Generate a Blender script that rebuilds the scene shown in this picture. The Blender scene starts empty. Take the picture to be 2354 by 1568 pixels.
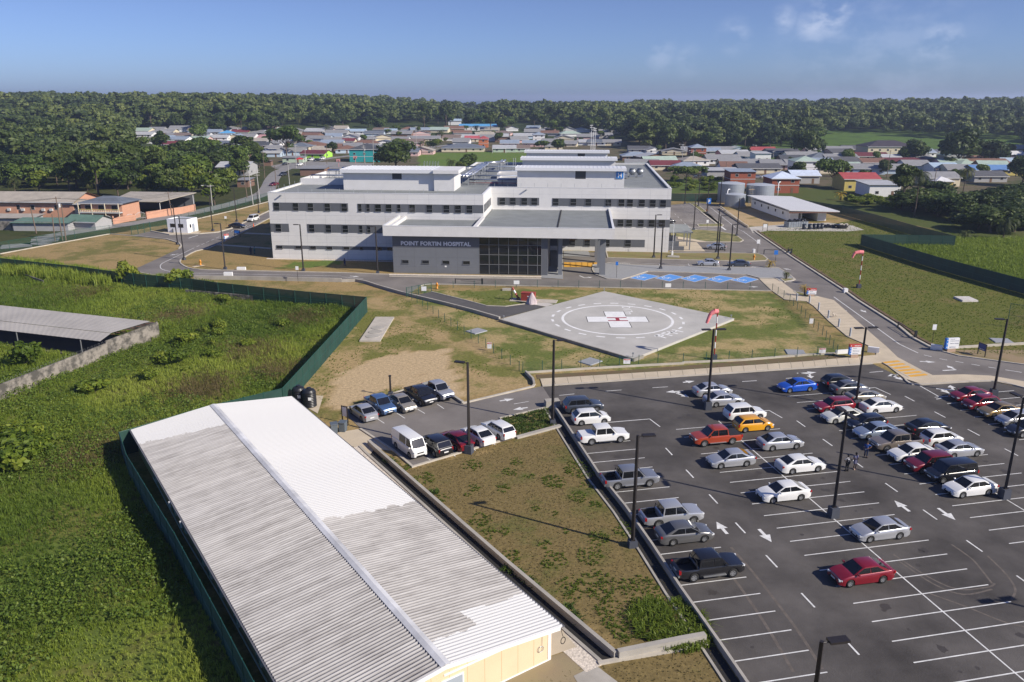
import bpy, bmesh, math, random
import numpy as np
from mathutils import Vector, Matrix
D = bpy.data
S = bpy.context.scene
COL = S.collection
rad = math.radians
random.seed(7)
NR = np.random.default_rng(11)
# camera, sky, sun, exposure
CAM_H = 34.0
PITCH = rad(17.0)
cam = D.cameras.new('camera')
cam.sensor_width = 36.0
cam.lens = 28.0
cam.clip_start = 0.5
cam.clip_end = 60000
camo = D.objects.new('camera', cam)
COL.objects.link(camo)
camo.location = (0, 0, CAM_H)
camo.rotation_euler = (rad(90) - PITCH, 0, 0)
S.camera = camo
SUN_EL = rad(32.5)
SUN_DIR = Vector((0.885 * math.cos(SUN_EL), -0.467 * math.cos(SUN_EL), math.sin(SUN_EL))).normalized()
SUN_AZ = math.atan2(SUN_DIR.x, SUN_DIR.y)
W = D.worlds.new("World")
S.world = W
W.use_nodes = True
wn = W.node_tree
bg = wn.nodes['Background']
sky = wn.nodes.new('ShaderNodeTexSky')
sky.sky_type = 'NISHITA'
sky.sun_disc = False
sky.sun_elevation = SUN_EL
sky.sun_rotation = SUN_AZ
sky.altitude = 0
sky.air_density = 1.0
sky.dust_density = 0.6
sky.ozone_density = 6.0
bg.inputs[1].default_value = 0.105
geo = wn.nodes.new('ShaderNodeTexCoord')
mp = wn.nodes.new('ShaderNodeMapping'); mp.inputs['Scale'].default_value = (24, 24, 42)
nz = wn.nodes.new('ShaderNodeTexNoise'); nz.inputs['Scale'].default_value = 1.0; nz.inputs['Detail'].default_value = 6; nz.inputs['Roughness'].default_value = 0.58
wn.links.new(geo.outputs['Generated'], mp.inputs[0]); wn.links.new(mp.outputs[0], nz.inputs['Vector'])
def cloud_lobe(d, r, amp):
 v = wn.nodes.new('ShaderNodeVectorMath'); v.operation = 'DISTANCE'
 v.inputs[1].default_value = d
 wn.links.new(geo.outputs['Generated'], v.inputs[0])
 m = wn.nodes.new('ShaderNodeMapRange'); m.interpolation_type = 'SMOOTHSTEP'
 m.inputs[1].default_value = 0.0; m.inputs[2].default_value = r
 m.inputs[3].default_value = amp; m.inputs[4].default_value = 0.0
 wn.links.new(v.outputs['Value'], m.inputs[0])
 return m.outputs[0]
# reading positions off the ground
FPX, PCX, PCY = 1830.0, 1176.5, 784.0
TILE = {'A': (0, 172.3, 1/3), 'B': (784.7, 172.3, 1/3), 'C': (1569.4, 172.3, 1/3),
  'D': (0, 574.5, 1/3), 'E': (784.7, 574.5, 1/3), 'F': (1569.4, 574.5, 1/3),
  'G': (0, 1044.9, 1/3), 'H': (784.7, 1044.9, 1/3), 'I': (1569.4, 1044.9, 1/3),
  'J': (608.9, 338.9, .2198), 'K': (1068.5, 321.7, .2198), 'L': (0, 367.7, .2198),
  'M': (287.2, 252.8, .2198), 'N': (775.5, 229.8, .2198), 'O': (1464.9, 287.2, .2198),
  'Q': (1838.3, 287.2, .2198), 'R': (1464.9, 488.3, .17112), 'P': (0, 0, 1.0)}
def pix(t, x, y):
 a = TILE[t]
 return a[0] + x * a[2], a[1] + y * a[2]
def ray(u, v):
 a = (u - PCX) / FPX
 b = (PCY - v) / FPX
 return np.array([a, math.cos(PITCH) + b * math.sin(PITCH), -math.sin(PITCH) + b * math.cos(PITCH)])
def ss(a, b, x):
 t = np.clip((np.asarray(x, float) - a) / (b - a), 0, 1)
 return t * t * (3 - 2 * t)
def land(x, y):
 """height of the land: level at the hospital, rising to low wooded hills, down again to the sea"""
 x = np.asarray(x, float); y = np.asarray(y, float)
 far = 9.0 * ss(430, 1000, y)
 hill = 11.0 * ss(470, 900, y) * ss(-60, -330, x)
 knoll = 4.0 * ss(700, 1100, y) * ss(100, 500, x)
 roll = 1.6 * np.sin(x / 90.0 + 1.3) * np.sin(y / 130.0) * ss(450, 800, y)
 h = far + hill + knoll + roll
 return h * (1 - ss(1450, 1750, y)) - 22.0 * ss(1450, 1800, y)
def G(t, x, y, z=None):
 """ground position seen at a place in the photo (z given: on that level)"""
 d = ray(*pix(t, x, y))
 if z is not None:
  k = (z - CAM_H) / d[2]
  return float(d[0] * k), float(d[1] * k)
 if d[2] < -1e-4:
  k = -CAM_H / d[2]
  if d[1] * k < 420:
   return float(d[0] * k), float(d[1] * k)
 k = 380.0
 for i in range(1400):
  k += 1.0
  p = d * k
  if p[2] + CAM_H < land(p[0], p[1]):
   break
 return float(p[0]), float(p[1])
def GP(t, pts, z=0.0):
 return [G(t, x, y, z) for x, y in pts]
def px_size(t, x, y, w):
 """metres spanned by w tile pixels at the ground point"""
 g = G(t, x, y)
 dist = math.sqrt(g[0] ** 2 + g[1] ** 2 + CAM_H ** 2)
 return w * TILE[t][2] / FPX * dist
# materials
MATS = {}
def pm(name, col, rough=0.8, metal=0.0, spec=0.5, var=0.0, vscale=3.0, bump=0.0, bscale=20.0, col2=None, coat=0.0, detail=4, thr=None):
 """principled material; base colour varied by noise in object space"""
 if name in MATS:
  return MATS[name]
 m = D.materials.new(name)
 m.use_nodes = True
 nt = m.node_tree
 b = nt.nodes['Principled BSDF']
 b.inputs['Roughness'].default_value = rough
 b.inputs['Metallic'].default_value = metal
 b.inputs['Specular IOR Level'].default_value = spec
 if coat:
  b.inputs['Coat Weight'].default_value = coat
  b.inputs['Coat Roughness'].default_value = 0.06
 c4 = (*col, 1)
 b.inputs['Base Color'].default_value = c4
 if var or col2:
  tc = nt.nodes.new('ShaderNodeTexCoord')
  n = nt.nodes.new('ShaderNodeTexNoise')
  n.inputs['Scale'].default_value = vscale
  n.inputs['Detail'].default_value = detail
  n.inputs['Roughness'].default_value = 0.62
  nt.links.new(tc.outputs['Object'], n.inputs['Vector'])
  r = nt.nodes.new('ShaderNodeMapRange')
  lo, hi = thr if thr else (0.3, 0.7)
  r.inputs[1].default_value = lo; r.inputs[2].default_value = hi
  nt.links.new(n.outputs[0], r.inputs[0])
  x = nt.nodes.new('ShaderNodeMix'); x.data_type = 'RGBA'
  nt.links.new(r.outputs[0], x.inputs[0])
  ca = [max(0, c * (1 - var)) for c in col]
  cb = [min(1, c * (1 + var)) for c in (col2 or col)]
  x.inputs[6].default_value = (*ca, 1); x.inputs[7].default_value = (*cb, 1)
  nt.links.new(x.outputs[2], b.inputs['Base Color'])
 if bump:
  tc = nt.nodes.new('ShaderNodeTexCoord')
  n = nt.nodes.new('ShaderNodeTexNoise'); n.inputs['Scale'].default_value = bscale; n.inputs['Detail'].default_value = 3
  nt.links.new(tc.outputs['Object'], n.inputs['Vector'])
  bp = nt.nodes.new('ShaderNodeBump'); bp.inputs['Strength'].default_value = bump; bp.inputs['Distance'].default_value = 0.1
  nt.links.new(n.outputs[0], bp.inputs['Height'])
  nt.links.new(bp.outputs[0], b.inputs['Normal'])
 MATS[name] = m
 return m
# mesh building
class MB:
 def __init__(s):
  s.v = []; s.f = []; s.m = []
 def add(s, vs, fs, mi=0):
  o = len(s.v)
  s.v.extend([tuple(map(float, v)) for v in vs])
  for f in fs:
   s.f.append([o + i for i in f]); s.m.append(mi)
  return s
 def box(s, c, d, rz=0.0, mi=0, taper=1.0):
  hx, hy, hz = d[0] / 2, d[1] / 2, d[2] / 2
  ca, sa = math.cos(rz), math.sin(rz)
  vs = []
  for z, k in ((-hz, 1.0), (hz, taper)):
   for x, y in ((-hx, -hy), (hx, -hy), (hx, hy), (-hx, hy)):
    x *= k; y *= k
    vs.append((c[0] + x * ca - y * sa, c[1] + x * sa + y * ca, c[2] + z))
  return s.add(vs, [(0, 3, 2, 1), (4, 5, 6, 7), (0, 1, 5, 4), (1, 2, 6, 5), (2, 3, 7, 6), (3, 0, 4, 7)], mi)
 def bx(s, x0, x1, y0, y1, z0, z1, mi=0):
  return s.box(((x0 + x1) / 2, (y0 + y1) / 2, (z0 + z1) / 2), (abs(x1 - x0), abs(y1 - y0), abs(z1 - z0)), 0, mi)
 def prism(s, pts, z0, z1, mi=0, bottom=True):
  a = sum(pts[i][0] * pts[(i + 1) % len(pts)][1] - pts[(i + 1) % len(pts)][0] * pts[i][1] for i in range(len(pts)))
  if a < 0: pts = list(pts)[::-1]
  n = len(pts)
  vs = [(p[0], p[1], z0) for p in pts] + [(p[0], p[1], z1) for p in pts]
  fs = [[n + i for i in range(n)]] + [(i, (i + 1) % n, n + (i + 1) % n, n + i) for i in range(n)]
  if bottom: fs.append([n - 1 - i for i in range(n)])
  return s.add(vs, fs, mi)
 def flat(s, pts, z, mi=0):
  a = sum(pts[i][0] * pts[(i + 1) % len(pts)][1] - pts[(i + 1) % len(pts)][0] * pts[i][1] for i in range(len(pts)))
  if a < 0: pts = list(pts)[::-1]
  return s.add([(p[0], p[1], z) for p in pts], [list(range(len(pts)))], mi)
 def ribbon(s, pts, w, z0, z1, mi=0, closed=False, flat=False):
  P = [np.array(p[:2], float) for p in pts]
  n = len(P); L = []; Rr = []
  for i in range(n):
   if closed:
    a, b = P[i - 1], P[(i + 1) % n]
    d1 = P[i] - P[i - 1]; d2 = P[(i + 1) % n] - P[i]
   else:
    d1 = P[i] - P[max(i - 1, 0)]; d2 = P[min(i + 1, n - 1)] - P[i]
    if i == 0: d1 = d2
    if i == n - 1: d2 = d1
   d1 = d1 / (np.linalg.norm(d1) + 1e-9); d2 = d2 / (np.linalg.norm(d2) + 1e-9)
   t = d1 + d2; t = t / (np.linalg.norm(t) + 1e-9)
   nn = np.array([-t[1], t[0]])
   k = 1.0 / max(0.5, abs(nn @ np.array([-d1[1], d1[0]])))
   L.append(P[i] + nn * w / 2 * k); Rr.append(P[i] - nn * w / 2 * k)
  m = n if closed else n - 1
  for i in range(m):
   j = (i + 1) % n
   q = [Rr[i], Rr[j], L[j], L[i]]
   if flat:
    s.add([(p[0], p[1], z1) for p in q], [(0, 1, 2, 3)], mi)
   else:
    vs = [(p[0], p[1], z0) for p in q] + [(p[0], p[1], z1) for p in q]
    fs = [(4, 5, 6, 7), (0, 1, 5, 4), (2, 3, 7, 6)]
    if not closed and i == 0: fs.append((3, 0, 4, 7))
    if not closed and i == m - 1: fs.append((1, 2, 6, 5))
    s.add(vs, fs, mi)
  return s
 def tube(s, p0, p1, r0, r1=None, n=6, mi=0, caps=True):
  p0 = Vector(p0); p1 = Vector(p1); r1 = r0 if r1 is None else r1
  d = (p1 - p0)
  if d.length < 1e-6: return s
  d.normalize()
  a = d.orthogonal().normalized(); b = d.cross(a)
  vs = []
  for p, r in ((p0, r0), (p1, r1)):
   for i in range(n):
    t = 2 * math.pi * i / n + math.pi / 4 * (n == 4)
    vs.append(p + (a * math.cos(t) + b * math.sin(t)) * r)
  fs = [(i, (i + 1) % n, n + (i + 1) % n, n + i) for i in range(n)]
  if caps: fs += [list(range(n))[::-1], list(range(n, 2 * n))]
  return s.add(vs, fs, mi)
 def path(s, pts, r, n=6, mi=0):
  for a, b in zip(pts, pts[1:]): s.tube(a, b, r, r, n, mi)
  return s
 def lathe(s, prof, n=16, c=(0, 0, 0), mi=0, caps=True):
  """prof: list of (r, z)"""
  vs = []; fs = []
  k = len(prof)
  for r, z in prof:
   for i in range(n):
    t = 2 * math.pi * i / n
    vs.append((c[0] + r * math.cos(t), c[1] + r * math.sin(t), c[2] + z))
  for j in range(k - 1):
   for i in range(n):
    fs.append((j * n + i, j * n + (i + 1) % n, (j + 1) * n + (i + 1) % n, (j + 1) * n + i))
  if caps:
   fs.append(list(range((k - 1) * n, k * n)))
   fs.append(list(range(n))[::-1])
  return s.add(vs, fs, mi)
 def mesh(s, name, mats, smooth=False):
  me = D.meshes.new(name)
  me.from_pydata(s.v, [], s.f)
  for m in (mats if isinstance(mats, (list, tuple)) else [mats]):
   me.materials.append(m)
  if any(s.m): me.polygons.foreach_set('material_index', s.m)
  if smooth: me.polygons.foreach_set('use_smooth', [True] * len(s.f))
  me.update()
  return me
 def build(s, name, mats, parent=None, loc=(0, 0, 0), rz=0.0, smooth=False):
  o = D.objects.new(name, s.mesh(name, mats, smooth))
  COL.objects.link(o)
  o.location = loc; o.rotation_euler = (0, 0, rz)
  if parent: o.parent = parent
  return o
def tag(o, label=None, cat=None, group=None, kind=None):
 if label: o['label'] = label
 if cat: o['category'] = cat
 if group: o['group'] = group
 if kind: o['kind'] = kind
 return o
def thing(name, label, cat, loc=(0, 0, 0), rz=0.0, group=None):
 o = D.objects.new(name, None)
 o.empty_display_size = 0.3
 COL.objects.link(o)
 o.location = (loc[0], loc[1], loc[2] if len(loc) > 2 else 0.0)
 o.rotation_euler = (0, 0, rz)
 return tag(o, label, cat, group)
def inst(name, me, parent=None, loc=(0, 0, 0), rz=0.0, scale=None, mat=None):
 o = D.objects.new(name, me)
 COL.objects.link(o)
 o.location = loc; o.rotation_euler = (0, 0, rz)
 if scale is not None: o.scale = scale if hasattr(scale, '__len__') else (scale,) * 3
 if mat is not None:
  for i, m in (mat.items() if isinstance(mat, dict) else [(0, mat)]):
   o.material_slots[i].link = 'OBJECT'; o.material_slots[i].material = m
 if parent: o.parent = parent
 return o
def copy_tree(o, loc=None, rz=None, label=None, group=None, parent=None):
 c = o.copy()
 COL.objects.link(c)
 if parent: c.parent = parent
 if loc is not None: c.location = (loc[0], loc[1], loc[2] if len(loc) > 2 else 0.0)
 if rz is not None: c.rotation_euler = (0, 0, rz)
 if label: c['label'] = label
 if group: c['group'] = group
 for ch in o.children: copy_tree(ch, parent=c)
 return c
def structure(o):
 o['kind'] = 'structure'
 return o
def pip(x, y, poly):
 """points in polygon, vectorised"""
 x = np.asarray(x); y = np.asarray(y)
 ins = np.zeros(x.shape, bool)
 n = len(poly)
 for i in range(n):
  x0, y0 = poly[i]; x1, y1 = poly[(i + 1) % n]
  if y0 == y1: continue
  c = ((y0 > y) != (y1 > y)) & (x < (x1 - x0) * (y - y0) / (y1 - y0) + x0)
  ins ^= c
 return ins
def smooth_line(pts, n=4):
 """Catmull-Rom through the points"""
 P = [np.array(p, float) for p in pts]
 out = []
 for i in range(len(P) - 1):
  p0 = P[max(i - 1, 0)]; p1 = P[i]; p2 = P[i + 1]; p3 = P[min(i + 2, len(P) - 1)]
  for k in range(n):
   t = k / n
   out.append(0.5 * ((2 * p1) + (-p0 + p2) * t + (2 * p0 - 5 * p1 + 4 * p2 - p3) * t * t + (-p0 + 3 * p1 - 3 * p2 + p3) * t ** 3))
 out.append(P[-1])
 return [tuple(p) for p in out]
def big_mesh(name, verts, faces_flat, nper, mats, tint=None, smooth=False):
 """mesh straight from numpy arrays: verts (n,3), faces flat index array, nper corners per face"""
 me = D.meshes.new(name)
 nf = len(faces_flat) // nper
 me.vertices.add(len(verts)); me.vertices.foreach_set('co', np.asarray(verts, np.float32).ravel())
 me.loops.add(len(faces_flat)); me.loops.foreach_set('vertex_index', np.asarray(faces_flat, np.int32))
 me.polygons.add(nf)
 me.polygons.foreach_set('loop_start', np.arange(0, nf * nper, nper, dtype=np.int32))
 for m in (mats if isinstance(mats, (list, tuple)) else [mats]): me.materials.append(m)
 if tint is not None:
  a = me.attributes.new('tint', 'FLOAT', 'POINT')
  a.data.foreach_set('value', np.asarray(tint, np.float32))
 if smooth: me.polygons.foreach_set('use_smooth', np.ones(nf, bool))
 me.update(calc_edges=True)
 return me
# clouds in the sky (by direction)
def rdir(u, v):
 d = ray(u, v); return tuple(d / np.linalg.norm(d))
lobes = [cloud_lobe(rdir(u, v), r, k) for u, v, r, k in ((1925, 8, .030, .95), (1905, 35, .034, 1.0), (1870, 60, .028, .75), (1800, 46, .022, .6), (1690, 82, .028, .45), (2165, 92, .030, .75), (2140, 110, .025, .5), (1515, 125, .030, .35), (1580, 140, .025, .3), (1960, 110, .12, .22), (2050, 120, .12, .22))]
acc = lobes[0]
for l in lobes[1:]:
 a = wn.nodes.new('ShaderNodeMath'); a.operation = 'MAXIMUM'
 wn.links.new(acc, a.inputs[0]); wn.links.new(l, a.inputs[1]); acc = a.outputs[0]
mr = wn.nodes.new('ShaderNodeMapRange'); mr.interpolation_type = 'SMOOTHSTEP'
mr.inputs[1].default_value = 0.36; mr.inputs[2].default_value = 0.66
wn.links.new(nz.outputs[0], mr.inputs[0])
mm = wn.nodes.new('ShaderNodeMath'); mm.operation = 'MULTIPLY'
wn.links.new(acc, mm.inputs[0]); wn.links.new(mr.outputs[0], mm.inputs[1])
cm = wn.nodes.new('ShaderNodeMix'); cm.data_type = 'RGBA'
wn.links.new(mm.outputs[0], cm.inputs[0])
tint = wn.nodes.new('ShaderNodeMix'); tint.data_type = 'RGBA'; tint.blend_type = 'MULTIPLY'; tint.inputs[0].default_value = 1.0
sep = wn.nodes.new('ShaderNodeSeparateXYZ'); wn.links.new(geo.outputs['Generated'], sep.inputs[0])
el = wn.nodes.new('ShaderNodeMapRange'); el.interpolation_type = 'SMOOTHSTEP'; el.inputs[1].default_value = 0.0; el.inputs[2].default_value = 0.14
wn.links.new(sep.outputs[2], el.inputs[0])
tg = wn.nodes.new('ShaderNodeMix'); tg.data_type = 'RGBA'
tg.inputs[6].default_value = (.54, .655, 1.04, 1); tg.inputs[7].default_value = (.58, .545, .755, 1)
wn.links.new(el.outputs[0], tg.inputs[0]); wn.links.new(tg.outputs[2], tint.inputs[7])
wn.links.new(sky.outputs[0], tint.inputs[6])
wn.links.new(tint.outputs[2], cm.inputs[6]); cm.inputs[7].default_value = (4.2, 4.8, 6.3, 1)
wn.links.new(cm.outputs[2], bg.inputs[0])
sun = D.lights.new('sun', 'SUN'); sun.energy = 4.6; sun.angle = rad(0.53); sun.color = (1.0, 0.92, 0.80)
suno = D.objects.new('sun', sun); COL.objects.link(suno)
suno.rotation_euler = SUN_DIR.to_track_quat('Z', 'Y').to_euler()
S.view_settings.view_transform = 'Standard'; S.view_settings.look = 'None'
S.view_settings.exposure = 0.4; S.view_settings.gamma = 1.0; S.view_settings.use_curve_mapping = False
S.cycles.max_bounces = 6; S.cycles.diffuse_bounces = 3; S.cycles.glossy_bounces = 3; S.cycles.transmission_bounces = 4
S.cycles.transparent_max_bounces = 6
S.cycles.use_denoising = True
S.cycles.caustics_reflective = False; S.cycles.caustics_refractive = False
# materials of the setting
M_asph = pm('asphalt_dark', (.062, .056, .052), .9, var=.24, vscale=.13, col2=(.104, .095, .088), bump=.2, bscale=9, detail=9, spec=.3, thr=(.34, .70))
M_asph2 = pm('asphalt_grey', (.158, .142, .130), .9, var=.16, vscale=.12, col2=(.205, .187, .17), bump=.2, bscale=9, detail=9, spec=.3)
M_asph3 = pm('asphalt_old_road', (.24, .23, .22), .9, var=.16, vscale=.3, detail=8)
M_drive = pm('asphalt_new_drive', (.085, .080, .078), .9, var=.2, vscale=.3, detail=6)
M_conc = pm('concrete', (.37, .345, .30), .9, var=.16, vscale=.5, detail=6)
M_kerb = pm('kerb_concrete', (.46, .42, .35), .9, var=.14, vscale=.8)
M_walk = pm('walkway_concrete', (.52, .44, .32), .92, var=.12, vscale=.35, detail=6)
M_pave = pm('grey_pavers', (.28, .285, .29), .9, var=.13, vscale=5, detail=2)
M_pad = pm('helipad_concrete', (.44, .425, .39), .9, var=.16, vscale=.16, detail=8)
M_wht = pm('road_paint_white', (.66, .66, .64), .8, var=.22, vscale=2.5, detail=8)
M_yel = pm('road_paint_yellow', (.68, .36, .045), .8, var=.15, vscale=1.5, detail=6)
M_blue = pm('road_paint_blue', (.095, .29, .68), .8, var=.08, vscale=1.0)
M_red = pm('paint_crimson', (.30, .03, .05), .8)
M_drain = pm('wall_weathered', (.26, .24, .21), .95, var=.4, vscale=.7, detail=7)
M_grav = pm('pale_gravel', (.62, .55, .46), .95, var=.28, vscale=4.5, bump=.6, bscale=6, detail=3)
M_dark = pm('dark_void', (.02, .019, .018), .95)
# land zones
Z_weed = GP('D', [(-260, 45), (0, 62), (400, 95), (830, 155), (1150, 192), (1660, 265), (2354, 372)]) + [G('E', 172, 432, 0), G('D', 1950, 1005, 0), G('D', 820, 1400, 0), G('G', 1650, 1568, 0), (-9, 28), (-70, 28), (-150, 150)]
SITE = [(-66, 262), (-20, 290), (40, 300), (82, 296), (86, 262), (120, 232), (126, 205), (118, 192), (135, 150), (140, 20), (-20, 20), (-9, 28)] + [G('G', 1650, 1568, 0), G('D', 820, 1400, 0), G('D', 1950, 1005, 0), G('E', 172, 432, 0), G('D', 1150, 192, 0), G('D', 0, 62, 0), G('A', 0, 1235, 0), G('A', 760, 1100, 0), G('A', 1340, 1000, 0), G('A', 1850, 880, 0)]
Z_rfield = [G('C', 500, 1085, 0), G('C', 1110, 1490, 0), G('F', 1490, 535, 0), G('F', 1720, 682, 0), G('F', 1900, 720, 0), (105, 105), (140, 120), (125, 195), (100, 232), (92, 225), (80, 222)]
Z_rweed = [G('C', 1230, 1130, 0), G('C', 1880, 1130, 0), (150, 200), (170, 120), (100, 120), G('C', 2350, 1500, 0)]
Z_front = [G('E', 240, 1380, 0), G('E', 490, 1500, 0), G('E', 1200, 1300, 0), G('E', 1520, 1215, 0), G('H', 1690, 0, 0), G('H', 2354, 930, 0), G('I', 275, 1335, 0), G('I', 500, 1700, 0), (6, 30), (0, 40), G('H', 1890, 1400, 0), G('H', 230, 0, 0)]
Z_padlawn = [G('E', 620, 280, 0), G('E', 2354, 272, 0), G('F', 610, 285, 0), G('F', 1060, 690, 0), G('F', 1060, 760, 0), G('E', 1270, 850, 0), G('E', 480, 320, 0)]
Z_left = [G('E', 172, 325, 0), G('E', 480, 330, 0), G('E', 1270, 850, 0), G('E', 1330, 940, 0), G('E', 780, 1030, 0), G('E', 40, 1100, 0), G('D', 1950, 1005, 0)]
Z_sand = [G('E', x, y, 0) for x, y in ((-60, 960), (-20, 880), (130, 800), (300, 730), (520, 705), (730, 690), (745, 790), (800, 900), (850, 1000), (770, 1020), (640, 905), (300, 960), (40, 1090), (-60, 1130))]
Z_hlawn = [G('A', 1870, 1000, 0), G('A', 1250, 1275, 0), G('A', 1300, 1330, 0), G('A', 2354, 1362, 0), G('B', 350, 1375, 0), G('B', 350, 1280, 0), G('J', 75, 1155, 0)]
Z_grn = [G('A', x, y, 0) for x, y in ((2030, 1290), (2354, 1275), (2354, 1300), (2200, 1325), (2060, 1330), (1900, 1340))]
Z_bank = [G('C', x, y, 0) for x, y in ((650, 838), (830, 864), (1100, 907), (1350, 972), (1880, 1114), (2450, 1160), (2450, 880), (1700, 860), (1300, 800), (1000, 790), (800, 770), (650, 790))]
Z_bank2 = [G('O', x, y, 0) for x, y in ((330, 715), (330, 575), (700, 560), (900, 590), (890, 715))]
Z_shedyard = [G('C', 290, 930, 0), G('C', 520, 920, 0), G('C', 720, 1020, 0), G('C', 600, 1050, 0), G('C', 440, 1040, 0)]
FIELD = GP('N', [(850, 690), (840, 560), (1560, 555), (2030, 560), (2030, 690)])
ZONES = [
 (SITE, (0.315, 0.225, 0.099), (0.158, 0.147, 0.045), .50),
 (Z_hlawn, (0.285, 0.203, 0.083), (0.165, 0.147, 0.045), .46),
 (Z_grn, (0.105, 0.150, 0.030), (0.165, 0.150, 0.045), .4),
 (Z_left, (0.360, 0.262, 0.128), (0.158, 0.158, 0.042), .56),
 (Z_padlawn, (0.360, 0.277, 0.128), (0.128, 0.150, 0.036), .58),
 (Z_front, (0.180, 0.135, 0.055), (0.105, 0.112, 0.030), .47),
 (Z_rfield, (0.118, 0.128, 0.026), (0.165, 0.138, 0.045), .45),
 (Z_sand, (.46, .345, .20), (.36, .255, .14), .4),
 (Z_shedyard, (0.413, 0.300, 0.163), (0.175, 0.150, 0.050), .4),
 (Z_bank, (.075, .095, .022), (.13, .11, .04), .42), (Z_bank2, (.085, .12, .025), (.12, .12, .035), .42),
 (Z_weed, (0.106, 0.144, 0.027), (0.150, 0.150, 0.037), .5),
 (Z_rweed, (0.125, 0.175, 0.033), (0.175, 0.163, 0.056), .5),
 (FIELD, (0.106, 0.169, 0.027), (0.131, 0.175, 0.037), .5),
]
def zone_colours(x, y):
 n = len(x)
 A = np.empty((n, 4)); B = np.empty((n, 4))
 A[:] = (.13, .105, .065, .5); B[:] = (.06, .075, .022, 1)
 deep = (y > 640) | (np.abs(x) > 300 + .3 * (y - 400)) | (x < -250)
 A[deep] = (.035, .052, .013, .5); B[deep] = (.05, .07, .02, 1)
 left = (x < -60 - .17 * (y - 200)) & (y < 420)
 A[left] = (.06, .065, .022, .5); B[left] = (.04, .055, .014, 1)
 mead = (x > 110 + .1 * (y - 400)) & (y > 430) & (y < 760)
 A[mead] = (.085, .145, .026, .5); B[mead] = (.06, .10, .022, 1)
 jx = x + NR.normal(0, .35, n); jy = y + NR.normal(0, .35, n)
 for poly, ca, cb, bias in ZONES:
  k = pip(jx, jy, poly)
  A[k] = (*ca, bias); B[k] = (*cb, 1)
 return A, B
def make_ground():
 xs = np.concatenate([-np.geomspace(131, 9000, 46)[::-1], np.arange(-130, 131, 1.0), np.geomspace(131, 9000, 46)])
 ys = np.concatenate([[-3000, -900, -300, -80, 0, 20], np.arange(28, 312, 1.0), np.geomspace(313, 1800, 110), np.geomspace(1850, 9000, 8)])
 X, Y = np.meshgrid(xs, ys)
 Zh = land(X, Y)
 Zh = np.where(Y > 1790, -60.0, Zh)
 v = np.stack([X.ravel(), Y.ravel(), Zh.ravel()], 1)
 nx, ny = len(xs), len(ys)
 i = (np.arange(ny - 1)[:, None] * nx + np.arange(nx - 1)[None]).ravel()
 f = np.stack([i, i + 1, i + nx + 1, i + nx], 1).ravel()
 m = D.materials.new('ground_soil_and_turf'); m.use_nodes = True
 nt = m.node_tree; b = nt.nodes['Principled BSDF']; b.inputs['Roughness'].default_value = .95; b.inputs['Specular IOR Level'].default_value = .15
 ga = nt.nodes.new('ShaderNodeAttribute'); ga.attribute_name = 'ground_a'
 gb = nt.nodes.new('ShaderNodeAttribute'); gb.attribute_name = 'ground_b'
 tc = nt.nodes.new('ShaderNodeTexCoord')
 def noise(scale, detail, rough=.6):
  n = nt.nodes.new('ShaderNodeTexNoise'); n.inputs['Scale'].default_value = scale; n.inputs['Detail'].default_value = detail; n.inputs['Roughness'].default_value = rough
  nt.links.new(tc.outputs['Object'], n.inputs['Vector']); return n.outputs[0]
 n1 = noise(.16, 9, .68); n2 = noise(2.6, 4, .7); n3 = noise(.045, 3)
 def math2(op, a, b_):
  k = nt.nodes.new('ShaderNodeMath'); k.operation = op
  for i, q in enumerate((a, b_)):
   if isinstance(q, (int, float)): k.inputs[i].default_value = q
   else: nt.links.new(q, k.inputs[i])
  return k.outputs[0]
 s = math2('ADD', n1, math2('MULTIPLY', n3, .5))
 s = math2('SUBTRACT', s, math2('SUBTRACT', 1.30, ga.outputs['Alpha']))
 r = nt.nodes.new('ShaderNodeMapRange'); r.interpolation_type = 'SMOOTHSTEP'
 r.inputs[1].default_value = -.10; r.inputs[2].default_value = .09
 nt.links.new(s, r.inputs[0])
 x = nt.nodes.new('ShaderNodeMix'); x.data_type = 'RGBA'
 nt.links.new(r.outputs[0], x.inputs[0]); nt.links.new(ga.outputs['Color'], x.inputs[6]); nt.links.new(gb.outputs['Color'], x.inputs[7])
 r2 = nt.nodes.new('ShaderNodeMapRange'); r2.inputs[1].default_value = .25; r2.inputs[2].default_value = .75; r2.inputs[3].default_value = .62; r2.inputs[4].default_value = 1.38
 nt.links.new(n2, r2.inputs[0])
 y = nt.nodes.new('ShaderNodeMix'); y.data_type = 'RGBA'; y.blend_type = 'MULTIPLY'; y.inputs[0].default_value = 1
 nt.links.new(x.outputs[2], y.inputs[6]); nt.links.new(r2.outputs[0], y.inputs[7])
 nt.links.new(y.outputs[2], b.inputs['Base Color'])
 bp = nt.nodes.new('ShaderNodeBump'); bp.inputs['Strength'].default_value = .5; bp.inputs['Distance'].default_value = .12
 nt.links.new(n2, bp.inputs['Height']); nt.links.new(bp.outputs[0], b.inputs['Normal'])
 me = big_mesh('ground', v, f, 4, m)
 A, B = zone_colours(v[:, 0], v[:, 1])
 for nm, arr in (('ground_a', A), ('ground_b', B)):
  at = me.color_attributes.new(nm, 'FLOAT_COLOR', 'POINT')
  at.data.foreach_set('color', arr.astype(np.float32).ravel())
 o = D.objects.new('ground', me); COL.objects.link(o); structure(o)
make_ground()
m = D.materials.new('sea_water'); m.use_nodes = True
b = m.node_tree.nodes['Principled BSDF']; b.inputs['Base Color'].default_value = (.012, .05, .11, 1); b.inputs['Roughness'].default_value = .35
sw = MB(); sw.add([(-26000, 1500, -15), (26000, 1500, -15), (26000, 21000, -15), (-26000, 21000, -15)], [(0, 1, 2, 3)])
structure(sw.build('sea', m))
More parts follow.
